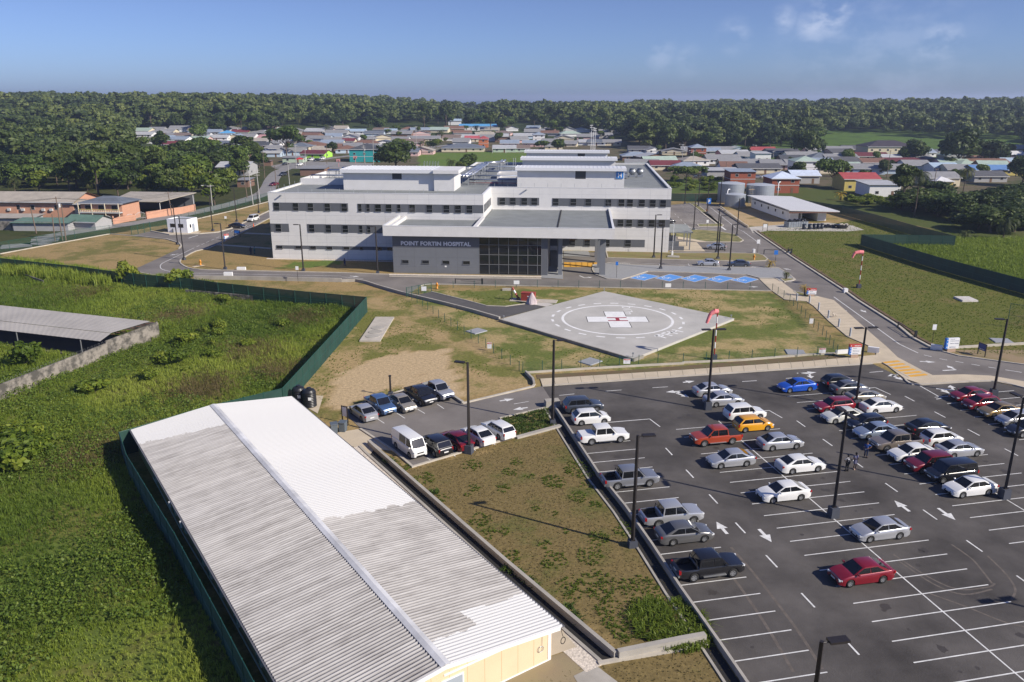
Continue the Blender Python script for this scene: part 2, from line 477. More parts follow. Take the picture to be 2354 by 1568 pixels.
# paved surfaces
def sheet(name, pts, z, mat):
 return structure(MB().flat(pts, z).build(name, mat))
def island(name, pts, mat, z=.11, kerb=.26, kz=.14):
 o = structure(MB().prism(pts, -.05, z, bottom=False).build(name, mat))
 k = structure(MB().ribbon(pts, kerb, -.05, kz, closed=True).build(name + '_kerb', M_kerb))
 return o
dirA = np.array(G('I', 435, 1568, 0)) - np.array(G('I', 275, 1335, 0)); dirA = dirA / np.linalg.norm(dirA)
lot_left = GP('E', [(1480, 1095), (1785, 1560)]) + GP('H', [(1975, 385), (2160, 650)]) + GP('I', [(0, 945), (275, 1335), (435, 1568)])
lot_end = tuple(np.array(lot_left[-1]) + dirA * 16)
PARK = lot_left + [lot_end, (80, 22), (86, 70)] + GP('F', [(2600, 1010), (2350, 955), (2120, 908), (1650, 930), (1530, 893), (1305, 785), (300, 853), (0, 873)]) + GP('E', [(2354, 872), (1385, 940)])
sheet('parking_lot', PARK, .020, M_asph)
LOT2 = GP('E', [(1483, 1096), (1385, 940), (835, 1060), (775, 1018), (648, 898), (40, 1092), (45, 1150), (135, 1235), (365, 1390), (490, 1497), (900, 1375), (1200, 1290), (1195, 1225), (1090, 1165), (1420, 1087)])
sheet('staff_parking_lot', LOT2, .024, M_asph2)
ROAD1 = GP('A', [(905, 1108), (1035, 1080), (1170, 1105), (1380, 1097), (1500, 1088), (1600, 1060), (1870, 935), (1870, 982), (1500, 1170), (1350, 1215), (1262, 1262), (1240, 1285), (1255, 1310), (1330, 1337), (1560, 1347), (2354, 1366), (2354, 1420), (1660, 1408), (1330, 1393), (1150, 1390), (990, 1368), (957, 1352), (930, 1340), (1140, 1243), (1245, 1195), (1248, 1170), (1150, 1137), (960, 1117)])
sheet('entrance_road', ROAD1, .016, M_asph2)
ROAD2 = GP('B', [(0, 1366), (330, 1380), (1380, 1400), (1530, 1412), (1530, 1225), (2257, 1225), (2300, 1150), (2230, 900)]) + GP('C', [(100, 880), (245, 905), (450, 1050), (500, 1080), (680, 1210), (740, 1250), (1110, 1490)]) + GP('F', [(1110, 292), (1200, 350), (1490, 535), (1580, 610), (1720, 682), (1900, 732), (2350, 793), (2700, 840), (2700, 960), (2350, 908), (2120, 870), (1930, 862), (1700, 868), (1640, 830), (1480, 745), (1320, 600), (1040, 350), (945, 327), (760, 285), (610, 285)]) + GP('E', [(2354, 272), (620, 240), (545, 250), (450, 312), (330, 292), (260, 262), (100, 217)]) + GP('B', [(0, 1420)])
sheet('hospital_road', ROAD2, .018, M_asph2)
sheet('helipad_drive', GP('E', [(492, 318), (620, 290), (870, 352), (1000, 387), (1130, 392), (1300, 372), (1400, 395), (1100, 474)]), .03, M_drive)
HW = smooth_line([(-330, 150), (-200, 165)] + [G('A', x, y) for x, y in ((0, 1190), (350, 1112), (750, 1050), (1000, 1012), (1350, 948), (1640, 878), (1800, 826), (1850, 780), (1880, 715), (1930, 665), (2050, 625), (2200, 590), (2354, 566))] + [(-60, 560), (-20, 640)], 5)
hb = MB()
for p0, p1 in zip(HW, HW[1:]):
 d = np.array(p1) - np.array(p0); d = d / np.linalg.norm(d); nrm = np.array([-d[1], d[0]])
 q = [np.array(p0) - nrm * 3.1, np.array(p1) - nrm * 3.1, np.array(p1) + nrm * 3.1, np.array(p0) + nrm * 3.1]
 hb.add([(a[0], a[1], float(land(a[0], a[1])) + .06) for a in q], [(0, 1, 2, 3)])
structure(hb.build('old_road', M_asph3))
PAVE = GP('E', [(1385, 940), (2354, 872)]) + GP('F', [(0, 873), (300, 853), (1305, 785), (1380, 780), (1530, 893), (1640, 930), (1720, 868), (1640, 830), (1480, 745), (1400, 668), (1320, 600), (1040, 350), (945, 327), (840, 322), (770, 290), (655, 203), (525, 203), (610, 283), (700, 345), (850, 357), (900, 390), (1000, 490), (1130, 600), (1270, 660), (1335, 700), (1330, 728), (860, 772), (0, 832)]) + GP('E', [(2354, 832), (1370, 893)])
structure(MB().prism(PAVE, -.05, .10, bottom=False).build('pavement', M_walk))
PAVE2 = GP('F', [(1530, 893), (1640, 930), (2120, 905), (2350, 952), (2700, 1030), (2700, 985), (2350, 912), (2120, 873), (1930, 864), (1700, 870)])
structure(MB().prism(PAVE2, -.05, .12, bottom=False).build('pavement', M_walk))
jb = MB()
a0, a1 = np.array(G('E', 1385, 940, 0)), np.array(G('F', 1305, 785, 0))
b0, b1 = np.array(G('E', 1370, 893, 0)), np.array(G('F', 1290, 728, 0))
for k in range(1, 27):
 t = k / 27
 jb.ribbon([a0 + (a1 - a0) * t, b0 + (b1 - b0) * t], .05, 0, .1035, flat=True)
a0, a1 = np.array(G('F', 1320, 600, 0)), np.array(G('F', 1000, 340, 0)); b0, b1 = np.array(G('F', 1130, 600, 0)), np.array(G('F', 850, 357, 0))
for k in range(1, 14):
 t = k / 14
 jb.ribbon([a0 + (a1 - a0) * t, b0 + (b1 - b0) * t], .05, 0, .1035, flat=True)
structure(jb.build('pavement_joints', pm('joint_dark', (.2, .17, .12), .95)))
structure(MB().ribbon(GP('E', [(1385, 942), (2354, 874)]) + GP('F', [(300, 855), (1305, 787)]), .22, -.05, .15).build('kerb', M_kerb))
structure(MB().ribbon(smooth_line(GP('F', [(1530, 893), (1555, 918), (1640, 932), (2120, 907), (2350, 954), (2700, 1032)]), 3), .25, -.05, .16).build('kerb', M_kerb))
M_turf = pm('verge_turf', (.30, .22, .09), .95, var=.25, vscale=.5, col2=(.14, .145, .04), bump=.4, bscale=6, detail=7, thr=(.38, .66))
M_turf2 = pm('verge_turf_green', (.13, .145, .038), .95, var=.25, vscale=.5, col2=(.22, .185, .075), bump=.4, bscale=6, detail=7, thr=(.38, .66))
GV = GP('R', [(-420, 530), (410, 545), (520, 552), (1050, 550), (1600, 556), (1690, 582), (1745, 630), (1720, 652), (1500, 662), (0, 625), (-400, 612)])
island('verge', GV, M_turf)
island('verge', GP('R', [(620, 236), (850, 240), (1100, 260), (1310, 300), (1420, 378), (1380, 403), (920, 398), (560, 335), (440, 320), (440, 200)]), M_turf2)
sheet('drop_off_apron', GP('R', [(430, 395), (790, 400), (915, 530), (430, 520)]), .05, M_walk)
structure(MB().prism(GP('R', [(540, 338), (560, 335), (920, 395), (910, 402), (800, 400), (540, 360)]), 0, .125, bottom=False).build('footpath', M_walk))
island('verge', GP('R', [(850, 0), (925, 0), (1150, 172), (1140, 192), (825, 192), (805, 165), (1060, 158)]), M_turf2)
island('verge', GP('C', [(40, 885), (62, 897), (235, 1028), (262, 1030), (130, 920), (90, 890)]), M_turf2)
GPAVE = GP('B', [(1735, 1312), (1850, 1300), (1990, 1312), (2354, 1322)]) + GP('C', [(0, 1321), (450, 1330), (660, 1335), (740, 1385), (772, 1412), (740, 1430), (672, 1427), (640, 1405), (530, 1404), (440, 1380), (0, 1364)]) + GP('B', [(2110, 1357), (1990, 1396), (1930, 1413), (1830, 1408), (1750, 1378), (1730, 1345)])
structure(MB().prism(GPAVE, -.05, .12, bottom=False).build('forecourt_paving', M_pave))
structure(MB().ribbon(GPAVE, .25, -.05, .15, closed=True).build('kerb', M_kerb))
sheet('forecourt_paving', GP('B', [(1376, 1400), (1528, 1410), (1528, 1212), (1440, 1212), (1440, 1320), (1378, 1322)]), .06, M_pave)
sheet('forecourt_paving', GP('B', [(1532, 1215), (1702, 1217), (1716, 1256), (1532, 1251)]), .055, M_pave)
sheet('crossing_walk', GP('F', [(545, 212), (640, 212), (770, 300), (740, 330), (690, 335), (620, 285)]), .03, M_walk)
island('verge', GP('C', [(672, 1410), (760, 1408), (762, 1418), (700, 1430)]), M_turf2, z=.15, kz=.19)
island('verge', GP('F', [(765, 287), (930, 325), (850, 330), (800, 318)]), M_turf2)
island('verge', GP('C', [(540, 1327), (590, 1322), (655, 1333)]), M_turf, z=.15, kz=.17)
structure(MB().ribbon(GP('B', [(330, 1378), (1378, 1394)]), 1.0, 0, .10).build('gravel_strip', M_grav))
structure(MB().ribbon(GP('B', [(330, 1390), (1378, 1407)]), .5, 0, .07).build('kerb', M_kerb))
structure(MB().ribbon(GP('J', [(20, 1165), (700, 1180), (1340, 1195)]), .8, 0, .08).build('gravel_strip', M_grav))
structure(MB().ribbon(smooth_line(GP('A', [(1870, 984), (1500, 1172), (1350, 1217), (1264, 1264), (1242, 1286), (1257, 1311), (1332, 1339), (1560, 1349), (2354, 1366)]), 3) + GP('B', [(330, 1378)]), .3, -.05, .15).build('kerb', M_kerb))
structure(MB().ribbon(GP('A', [(0, 1237), (350, 1172), (740, 1102), (760, 1099), (960, 1115), (1150, 1135), (1235, 1160), (1250, 1180), (1235, 1200)]), .3, -.05, .2).build('kerb', M_kerb))
structure(MB().ribbon(GP('A', [(1040, 1080), (1170, 1104), (1380, 1098), (1500, 1088), (1600, 1060), (1865, 935)]), .35, -.05, .25).build('kerb', M_kerb))
structure(MB().ribbon(GP('A', [(1340, 1000), (1640, 930), (1855, 875)]), .35, -.05, .2).build('kerb', M_kerb))
structure(MB().ribbon(smooth_line(GP('D', [(925, 138), (960, 156), (1040, 172), (1150, 187)]), 3), .25, -.05, .15).build('kerb', M_kerb))
structure(MB().ribbon(GP('E', [(545, 250), (580, 240), (620, 238), (2354, 272)]) + GP('F', [(610, 285)]), .22, -.05, .14).build('kerb', M_kerb))
structure(MB().ribbon(GP('E', [(620, 290), (870, 352), (1000, 387), (1130, 392), (1290, 370)]), .2, -.05, .12).build('kerb', M_kerb))
KR = GP('C', [(250, 903), (445, 1046)])
structure(MB().ribbon(KR, .35, -.05, .2).build('kerb', M_kerb))
KR2 = GP('C', [(490, 1078), (680, 1208), (740, 1250), (1110, 1490)]) + GP('F', [(1200, 349), (1490, 533), (1580, 608), (1700, 672), (1735, 682)])
structure(MB().ribbon(KR2, .4, -.05, .22).build('kerb', M_kerb))
structure(MB().ribbon([(p[0] + 1.0, p[1] + .4) for p in KR2], .5, -.05, .12).build('drain_edge', pm('drain_brown', (.13, .085, .045), .95, var=.4, vscale=.8)))
structure(MB().ribbon(GP('F', [(1775, 690), (1900, 678), (2350, 652), (2700, 630)]), .35, -.05, .3).build('kerb', M_kerb))
structure(MB().flat(GP('F', [(1760, 700), (1900, 690), (2350, 690), (2700, 700), (2700, 838), (2350, 792), (1900, 731)]), .012).build('sandy_verge', pm('sandy_verge', (.34, .25, .14), .95, var=.2, vscale=.3, col2=(.16, .13, .05), detail=8, thr=(.45, .65))))
structure(MB().ribbon(GP('F', [(1735, 688), (1900, 733), (2350, 794), (2700, 842)]), .25, -.05, .15).build('kerb', M_kerb))
structure(MB().ribbon(GP('A', [(1510, 1172), (1870, 1198)]), 1.3, 0, .05).build('footpath', M_walk))
structure(MB().ribbon(GP('A', [(1690, 1092), (1870, 1100)]), 1.5, 0, .05).build('footpath', M_walk))
structure(MB().ribbon(GP('A', [(1330, 1325), (1400, 1312)]), 1.0, 0, .05).build('footpath', M_walk))
structure(MB().flat(GP('A', [(1100, 1088), (1180, 1078), (1345, 1078), (1390, 1083), (1350, 1100), (1170, 1104)]), .06).build('booth_apron', M_walk))
structure(MB().flat(GP('E', [(1340, 862), (1900, 835), (2354, 800)]) + GP('F', [(0, 800), (850, 735), (1120, 725), (1120, 745), (860, 770), (0, 830)]) + GP('E', [(2354, 830), (1350, 893)]), .03).build('soil_strip', pm('red_soil', (.21, .12, .07), .95, var=.35, vscale=.6, col2=(.09, .085, .03), detail=8)))
structure(MB().ribbon(GP('E', [(1270, 852), (1660, 826), (2115, 800), (2354, 788)]) + GP('F', [(0, 782), (400, 765), (860, 728), (1060, 718)]), .25, -.05, .24).build('retaining_kerb', M_kerb))
structure(MB().ribbon(GP('E', [(835, 1062), (1320, 945), (1330, 930)]), .3, -.05, .16).build('kerb', M_kerb))
structure(MB().ribbon(GP('E', [(775, 1020), (838, 1062)]), .3, -.05, .3).build('kerb', M_conc))
structure(MB().ribbon(GP('E', [(1270, 855), (1320, 905), (1328, 935)]), .25, -.05, .45).build('retaining_kerb', M_conc))
structure(MB().ribbon(GP('E', [(1090, 1165), (1420, 1088)]), .22, -.05, .15).build('kerb', M_kerb))
structure(MB().ribbon(GP('E', [(130, 1238), (365, 1392), (490, 1499), (900, 1377), (1205, 1290)]), .24, -.05, .15).build('kerb', M_kerb))
structure(MB().ribbon(GP('E', [(1205, 1300), (1510, 1218)]), .5, -.05, .2).build('kerb', M_conc))
structure(MB().ribbon(GP('E', [(648, 898), (40, 1092)]), .2, -.05, .12).build('kerb', M_kerb))
structure(MB().flat(GP('E', [(-250, 1330), (0, 1255), (135, 1235), (365, 1390), (230, 1372), (200, 1410), (60, 1350)]), .035).build('concrete_apron', M_walk))
structure(MB().flat(GP('D', [(2110, 1085), (2160, 1005), (2230, 1008), (2190, 1130)]), .04).build('concrete_apron', M_walk))
WL = [np.array(p) for p in lot_left] + [np.array(lot_end)]
def offs(pts, d):
 out = []
 for i in range(len(pts)):
  t = np.array(pts[min(i + 1, len(pts) - 1)]) - np.array(pts[max(i - 1, 0)]); t = t / np.linalg.norm(t)
  out.append(np.array(pts[i]) + np.array([t[1], -t[0]]) * d)
 return out
structure(MB().ribbon(offs(WL, .22), .2, -.05, .5).build('drain_wall', M_conc))
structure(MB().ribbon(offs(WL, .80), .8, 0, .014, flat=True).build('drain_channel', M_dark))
structure(MB().ribbon(offs(WL, 1.32), .18, -.05, .08).build('drain_edge', M_conc))
DL = GP('H', [(1890, 1405), (1130, 760), (640, 330), (230, -30), (190, -70)])
structure(MB().ribbon(DL, .3, -.05, .5).build('drain_wall', M_conc))
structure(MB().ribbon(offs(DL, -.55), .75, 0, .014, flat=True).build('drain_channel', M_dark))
structure(MB().ribbon(offs(DL, -1.02), .25, -.05, .12).build('drain_edge', M_conc))
structure(MB().ribbon(offs(DL, -1.75), 1.3, 0, .05).build('gravel_strip', M_grav))
structure(MB().ribbon(GP('H', [(1905, 1405), (2354, 1312)]) + GP('I', [(150, 1285)]), .4, -.05, .6).build('retaining_wall', M_conc))
structure(MB().ribbon(GP('H', [(1770, 1445), (1915, 1418), (2354, 1345)]) + GP('I', [(170, 1312)]), .3, -.05, .14).build('kerb', M_kerb))
structure(MB().flat(GP('H', [(1440, 1230), (1500, 1190), (1620, 1330), (1440, 1395)]), .07).build('concrete_apron', M_walk))
structure(MB().flat(GP('H', [(1440, 1395), (1620, 1335), (1760, 1445), (1880, 1568), (1850, 1700), (1100, 1700), (1080, 1568)]), .03).build('worn_path', pm('worn_path', (.33, .255, .16), .95, var=.2, vscale=.5, col2=(.24, .2, .11), detail=7)))
structure(MB().flat(GP('H', [(1600, 1530), (1750, 1455), (1900, 1568), (1980, 1700), (1700, 1700)]), .045).build('concrete_apron', M_conc))
structure(MB().ribbon(GP('E', [(0, 222), (100, 219), (170, 232), (260, 262), (410, 305), (570, 345), (735, 385), (905, 430), (1090, 484)]), .35, -.05, .55).build('drain_wall', M_conc))
structure(MB().ribbon(GP('D', [(1340, 203), (1660, 206), (1990, 214), (2354, 222)]), .35, -.05, .75).build('drain_wall', M_conc))
# painted markings
mk = MB()
Z_MK = .0265
def line(t, a, b_, w=.11, z=Z_MK, m=mk): m.ribbon([G(t, *a, 0), G(t, *b_, 0)], w, 0, z, flat=True)
C0 = np.array(G('I', 1272, 643, 0)); C9 = np.array(G('I', 2287, 1506, 0))
ax = (C9 - C0) / np.linalg.norm(C9 - C0)
bx_ = np.array([-ax[1], ax[0]])
if bx_[0] < 0: bx_ = -bx_
BW = np.linalg.norm(C9 - C0) / 7.0
def gp(n, b):
 """place in the big lot's grid: n bays along the aisle, b metres across"""
 p = C0 + ax * BW * n + bx_ * b
 return float(p[0]), float(p[1])
for n in range(-12, 9): mk.ribbon([gp(n, -5.5), gp(n, 5.5)], .095, 0, Z_MK, flat=True)
mk.ribbon([gp(-12.6, 0), gp(9, 0)], .11, 0, Z_MK + .001, flat=True)
for n in range(-15, 9): mk.ribbon([gp(n - .15, 16.9 - 5.5), gp(n - .15, 16.9 + 5.5)], .095, 0, Z_MK, flat=True)
mk.ribbon([gp(-15, 16.9), gp(9, 16.9)], .11, 0, Z_MK + .001, flat=True)
for n in range(-13, 7): mk.ribbon([gp(n - .3, 33.8 - 5.5), gp(n - .3, 33.8 + 5.5)], .11, 0, Z_MK, flat=True)
mk.ribbon([gp(-13, 33.8), gp(7, 33.8)], .11, 0, Z_MK + .001, flat=True)
for n in range(-12, 9): mk.ribbon([gp(n - .16, -16.7), gp(n - .16, -11.3)], .095, 0, Z_MK, flat=True)
for b_, s0, k0, k1 in ((-8.4, -.31, -4, 5), (8.44, .31, -5, 4), (25.1, -6.55, -3, 6)):
 for k in range(k0, k1): mk.ribbon([gp(s0 + 2.42 * k, b_), gp(s0 + 2.42 * k + .82, b_)], .13, 0, Z_MK, flat=True)
for b0, b1, n0, n1 in ((-12.3, -7.2, -13.6, -12.8), (2.5, 7.0, -13.4, -12.6), (19, 23.5, -15.4, -14.5)):
 mk.ribbon([gp(n0, b0), gp(n0, b1)], .12, 0, Z_MK, flat=True); mk.ribbon([gp(n0, b1), gp(n1 + .3, b1 + .3)], .12, 0, Z_MK, flat=True)
for a, b_ in (((1500, 1005), (1605, 994)), ((1820, 975), (1930, 967)), ((2143, 952), (2250, 945))): line('E', a, b_)
for a, b_ in (((100, 930), (205, 925)), ((408, 909), (508, 903)), ((710, 887), (805, 881)), ((1000, 865), (1097, 859)), ((1285, 846), (1380, 838)), ((1632, 938), (1785, 1025)), ((1785, 1025), (1745, 1030))): line('F', a, b_, .14)
for a, b_ in (((250, 1168), (295, 1197)), ((380, 1125), (437, 1163)), ((525, 1100), (575, 1130)), ((660, 1065), (707, 1097)), ((1188, 1064), (1290, 1047)), ((590, 1435), (625, 1460)), ((745, 1395), (785, 1425)), ((880, 1355), (925, 1385)), ((1010, 1318), (1060, 1345))): line('E', a, b_, .1, .031)
def arrow(tail, tip, w=.28, hw=.95, hl=1.1, z=Z_MK, m=mk, bend=0):
 """painted arrow; bend puts a turn head to one side"""
 a = np.array(tail, float); b = np.array(tip, float); d = b - a; L = np.linalg.norm(d); d = d / L; n = np.array([-d[1], d[0]])
 if not bend:
  s = b - d * hl
  m.add([(*(a - n * w / 2), z), (*(s - n * w / 2), z), (*(s + n * w / 2), z), (*(a + n * w / 2), z)], [(0, 1, 2, 3)])
  m.add([(*(s - n * hw / 2), z), (*b, z), (*(s + n * hw / 2), z)], [(0, 1, 2)])
 else:
  m.add([(*(a - n * w / 2), z), (*(b - n * w / 2), z), (*(b + n * w / 2), z), (*(a + n * w / 2), z)], [(0, 1, 2, 3)])
  c = b + n * bend * .9
  e = c + n * bend * hl * .8
  m.add([(*(b - d * w / 2), z), (*(b + d * w / 2), z), (*(c + d * w / 2), z), (*(c - d * w / 2), z)][::(1 if bend < 0 else -1)], [(0, 1, 2, 3)])
  m.add([(*(c - d * hw / 2), z), (*(c + d * hw / 2), z), (*e, z)][::(1 if bend > 0 else -1)], [(0, 1, 2)])
def tarrow(t, a, b_, **k): arrow(G(t, *a, 0), G(t, *b_, 0), **k)
arrow(gp(-2.1, 7.1), gp(-3.05, 7.1)); arrow(gp(-2.1, 9.9), gp(-1.1, 9.9)); arrow(gp(-2.0, -9.9), gp(-2.95, -9.9)); arrow(gp(-2.08, -7), gp(-1.1, -7))
tarrow('E', (1090, 1043), (1190, 1028), z=.031); tarrow('E', (1283, 1088), (1182, 1104), z=.031)
tarrow('E', (2354, 975), (2235, 982)); tarrow('E', (2354, 972), (2310, 990), bend=1)
tarrow('F', (785, 852), (920, 845)); tarrow('F', (790, 850), (870, 855), bend=-1)
tarrow('F', (0, 915), (80, 905)); tarrow('F', (1480, 860), (1410, 872)); tarrow('F', (1480, 862), (1440, 868), bend=1)
tarrow('F', (1745, 958), (1865, 968), bend=1); tarrow('F', (1780, 965), (1842, 993));
tarrow('F', (1632, 770), (1740, 775), z=.0246); tarrow('F', (1790, 833), (1880, 828), bend=1, z=.0246); tarrow('F', (1130, 430), (1092, 410), z=.0246); tarrow('F', (1225, 415), (1265, 433), z=.0246)
tarrow('F', (455, 255), (520, 256), z=.0246); tarrow('C', (745, 1345), (690, 1335), z=.0246); tarrow('B', (1640, 1385), (1675, 1400), z=.0246, bend=1)
tarrow('A', (1230, 1235), (1170, 1245), z=.0246); tarrow('A', (1690, 1065), (1720, 1060), z=.0246); tarrow('J', (888, 1346), (985, 1355), z=.0246); tarrow('J', (950, 1392), (845, 1388), z=.0246)
structure(mk.build('car_park_markings', M_wht))
tm = MB()
for q in ([(1450, 690), (1700, 850), (1900, 930), (2100, 915), (2150, 890)], [(1480, 730), (1720, 890), (1930, 965), (2130, 930)], [(1850, 620), (1990, 720), (2060, 800), (2130, 890)], [(2100, 700), (2230, 830), (2290, 930), (2265, 1000)], [(1700, 960), (1950, 1050), (2200, 1150), (2354, 1190)]):
 tm.ribbon([G('I', x, y, 0) for x, y in smooth_line(q, 5)], .16, 0, .0225, flat=True)
for q in ([(150, 640), (330, 830), (560, 1160), (760, 1500)], [(330, 640), (520, 860), (780, 1200), (960, 1480)]): tm.ribbon([G('I', x, y, 0) for x, y in smooth_line(q, 5)], .22, 0, .0225, flat=True)
structure(tm.build('tyre_marks', pm('tyre_dust', (.118, .100, .085), .9, var=.3, vscale=2, detail=8)))
om = MB()
for k in range(130):
 c = gp(random.randint(-14, 8) + .5 + random.uniform(-.15, .15), random.choice((-14, -3, 3, 13.5, 20, 31, 36)) + random.uniform(-1.2, 1.2)); r_ = random.uniform(.12, .42)
 om.flat([(c[0] + r_ * random.uniform(.6, 1.3) * math.cos(t), c[1] + r_ * random.uniform(.6, 1.3) * math.sin(t)) for t in np.linspace(0, 5.7, 10)], .0222 + k * 1e-6)
structure(om.build('oil_stains', pm('oil_stain', (.05, .043, .038), .7)))
rm = MB()
rl = lambda t, pts, w=.14, z=.0255, n=0: rm.ribbon([G(t, x, y, 0) for x, y in (smooth_line(pts, n) if n else pts)], w, 0, z, flat=True)
rl('F', [(1040, 325), (1490, 650), (1620, 712)], .16)
for a, b_ in (((1660, 725), (1712, 738)), ((1768, 751), (1820, 761)), ((1877, 769), (1932, 779)), ((1988, 789), (2045, 799)), ((2105, 809), (2155, 817)), ((2222, 828), (2335, 846))): rl('F', [a, b_], .15)
rl('C', [(190, 915), (365, 1055)]); rl('C', [(415, 1080), (535, 1168)])
for k in range(5): rl('C', [(370 + k * 9, 1058 + k * 4.6), (376 + k * 9, 1061 + k * 4.6)])
rl('C', [(5, 1018), (40, 1050), (110, 1070), (240, 1080)], n=3)
rl('R', [(1125, 195), (1185, 238)], .5)
for x, y in ((500, 20), (540, 60), (580, 98)): rl('R', [(x, y), (x + 14, y + 12)])
rl('R', [(620, 135), (680, 185), (760, 205), (1110, 240)], n=3)
for k in range(13): rl('C', [(-20 + k * 6, 898 + k * 10.5), (75 + k * 13, 905 + k * 10.3)], .1)
rl('A', [(1300, 1127), (1365, 1107)], .3)
rl('A', [(1620, 1080), (1870, 985)], .13)
for k in range(8): rl('A', [(1355 + k * 34, 1186 - k * 15), (1375 + k * 34, 1177 - k * 15)], .13)
rl('A', [(1340, 1193), (1180, 1270), (1120, 1300), (1105, 1320), (1120, 1342), (1200, 1362)], .14, n=4)
rl('A', [(1200, 1364), (1560, 1372), (2354, 1388)], .13); rl('B', [(0, 1393), (150, 1406)], .13)
rl('R', [(-420, 672), (690, 708), (1090, 722)], .1); rl('R', [(-420, 705), (0, 715), (700, 735)], .1)
for x in (-200, 290, 680, 1080): rl('R', [(x, 690), (x + 22, 730)], .1)
for k in range(7): rl('K', [(1590 + k * 20, 1288), (1575 + k * 26, 1308)], .1)
for k in range(6): rl('R', [(1480 + k * 30, 745 - k * 3), (1560 + k * 26, 728)], .1)
structure(rm.build('road_markings', M_wht))
ym = MB()
for x0, y0, x1, y1 in ((1380, 784, 1490, 772), (1415, 803, 1525, 791), (1448, 822, 1562, 811), (1483, 840, 1598, 829), (1520, 858, 1637, 846), (1555, 877, 1678, 864)):
 ym.ribbon([G('F', x0 + 4, y0, 0), G('F', x1, y1, 0)], .62, 0, .128, flat=True)
for k in range(6): ym.ribbon([G('F', 572 + k * 14, 235 + k * 9.5, 0), G('F', 688 + k * 12, 234 + k * 9.5, 0)], .45, 0, .034, flat=True)
for x in (1067, 1128, 1189, 1250, 1312, 1365):
 ym.ribbon([G('K', x, 1281, 0), G('K', x + 3, 1331, 0)], 1.35, 0, .0255, flat=True)
structure(ym.build('crossing_stripes', M_yel))
zb = MB().prism(GP('F', [(1375, 782), (1500, 768), (1690, 866), (1555, 885)]), 0, .124, bottom=False)
structure(zb.build('crossing_table', M_walk))
bm_, wm = MB(), MB()
HCP = [(95, 825, 288, 858, 92, 917, -100, 884), (437, 832, 620, 870, 430, 927, 240, 885), (770, 840, 962, 880, 770, 936, 580, 892), (1108, 850, 1305, 888, 1108, 945, 918, 903), (1440, 863, 1620, 903, 1450, 953, 1255, 910)]
for q in HCP:
 p = [np.array(G('R', q[i], q[i + 1], 0)) for i in range(0, 8, 2)]
 bm_.flat([tuple(a) for a in p], .0255)
 wm.ribbon([tuple(a) for a in p], .16, 0, .030, closed=True, flat=True)
 c = sum(p) / 4 + np.array([-.9, -.2])
 wm.ribbon([c + np.array([.62 * math.cos(t), .85 * math.sin(t)]) for t in np.linspace(2.2, 6.4, 12)], .2, 0, .030, flat=True)
 wm.ribbon([c + np.array([-.1, 1.25]), c + np.array([-.05, .3]), c + np.array([.75, .25]), c + np.array([1.1, -.55])], .2, 0, .0305, flat=True)
 wm.flat([tuple(c + np.array([-.1 + .2 * math.cos(t), 1.62 + .28 * math.sin(t)])) for t in np.linspace(0, 6.0, 9)], .030)
structure(bm_.build('disabled_bays', M_blue)); structure(wm.build('disabled_bay_signs', M_wht))
# the hospital
M_panel = pm('white_cladding', (.70, .69, .67), .55, var=.045, vscale=.6, detail=6)
M_gpan = pm('grey_cladding', (.115, .122, .135), .6, var=.05, vscale=.7)
M_sgn = pm('entrance_cladding', (.165, .175, .19), .6, var=.05, vscale=.7, detail=6)
M_joint = pm('panel_joint', (.40, .40, .41), .8)
M_glass = pm('window_glass', (.012, .014, .016), .05, spec=.6)
M_frame = pm('window_frame', (.16, .165, .17), .5)
M_roofm = pm('roof_membrane', (.20, .215, .215), .95, var=.14, vscale=.35, detail=8)
M_roofw = pm('white_metal_roof', (.72, .73, .74), .5)
M_pipe = pm('pipe_jacket', (.62, .64, .67), .32, metal=.85)
M_pipeb = pm('pipe_blue_grey', (.22, .26, .34), .5, metal=.3)
M_steel = pm('galvanised_steel', (.34, .36, .38), .5, metal=.6)
M_pred = pm('pipe_red', (.32, .05, .04), .5)
M_lett = pm('sign_letters', (.74, .75, .78), .4)
M_hblue = pm('sign_blue', (.02, .20, .58), .4)
M_soff = pm('soffit', (.30, .31, .32), .8)
M_sill = pm('window_sill', (.5, .5, .5), .6)
HZ = -rad(5.0)
hosp = thing('hospital_building', 'large white and grey three storey hospital with flat roof and columned entrance canopy', 'hospital', (-24.0, 158.6, 0), HZ)
VL, VR = 12.6, 27.6
HL, HR_ = 14.4, 14.15
w = MB()
OUT = [(-30, VL), (16.9, VL), (16.9, VR), (57.7, VR), (57.7, 100), (4, 100), (4, 81), (-30, 81)]
TOPS = HL
def wall_run(p, q, z0, z1, t=.35):
 w.ribbon([p, q], t, z0, z1)
inset = [(-29.82, VL + .18), (16.72, VL + .18), (16.72, VR + .18), (57.52, VR + .18), (57.52, 99.82), (4.18, 99.82), (4.18, 80.82), (-29.82, 80.82)]
w.ribbon(inset, .36, 0, HL, closed=True)
w.build('wall', M_panel, hosp)
pc = MB(); pc.ribbon(inset, .46, HL, HL + .06, closed=True); pc.build('parapet_cap', M_roofw, hosp)
rf = MB(); rf.flat([(-29.6, VL + .37), (16.55, VL + .37), (16.55, VR + .37), (57.3, VR + .37), (57.3, 99.6), (4.4, 99.6), (4.4, 80.6), (-29.6, 80.6)], HL - .38)
rf.build('roof', M_roofm, hosp)
jt = MB()
for z in (1.1, 3.7, 5.1, 8.6, 9.6, 13.2): jt.bx(-29.9, 16.8, VL - .004, VL + .1, z, z + .025)
for u in (-26.2, -21.9, -17.6, -13.2, -8.8, -4.4, 0.6, 5.2, 10.6, 15.0): jt.bx(u, u + .03, VL - .004, VL + .1, .1, HL - .1)
for z in (.9, 3.6, 5.0, 8.4, 9.3, 12.9): jt.bx(17.1, 57.6, VR - .004, VR + .1, z, z + .025)
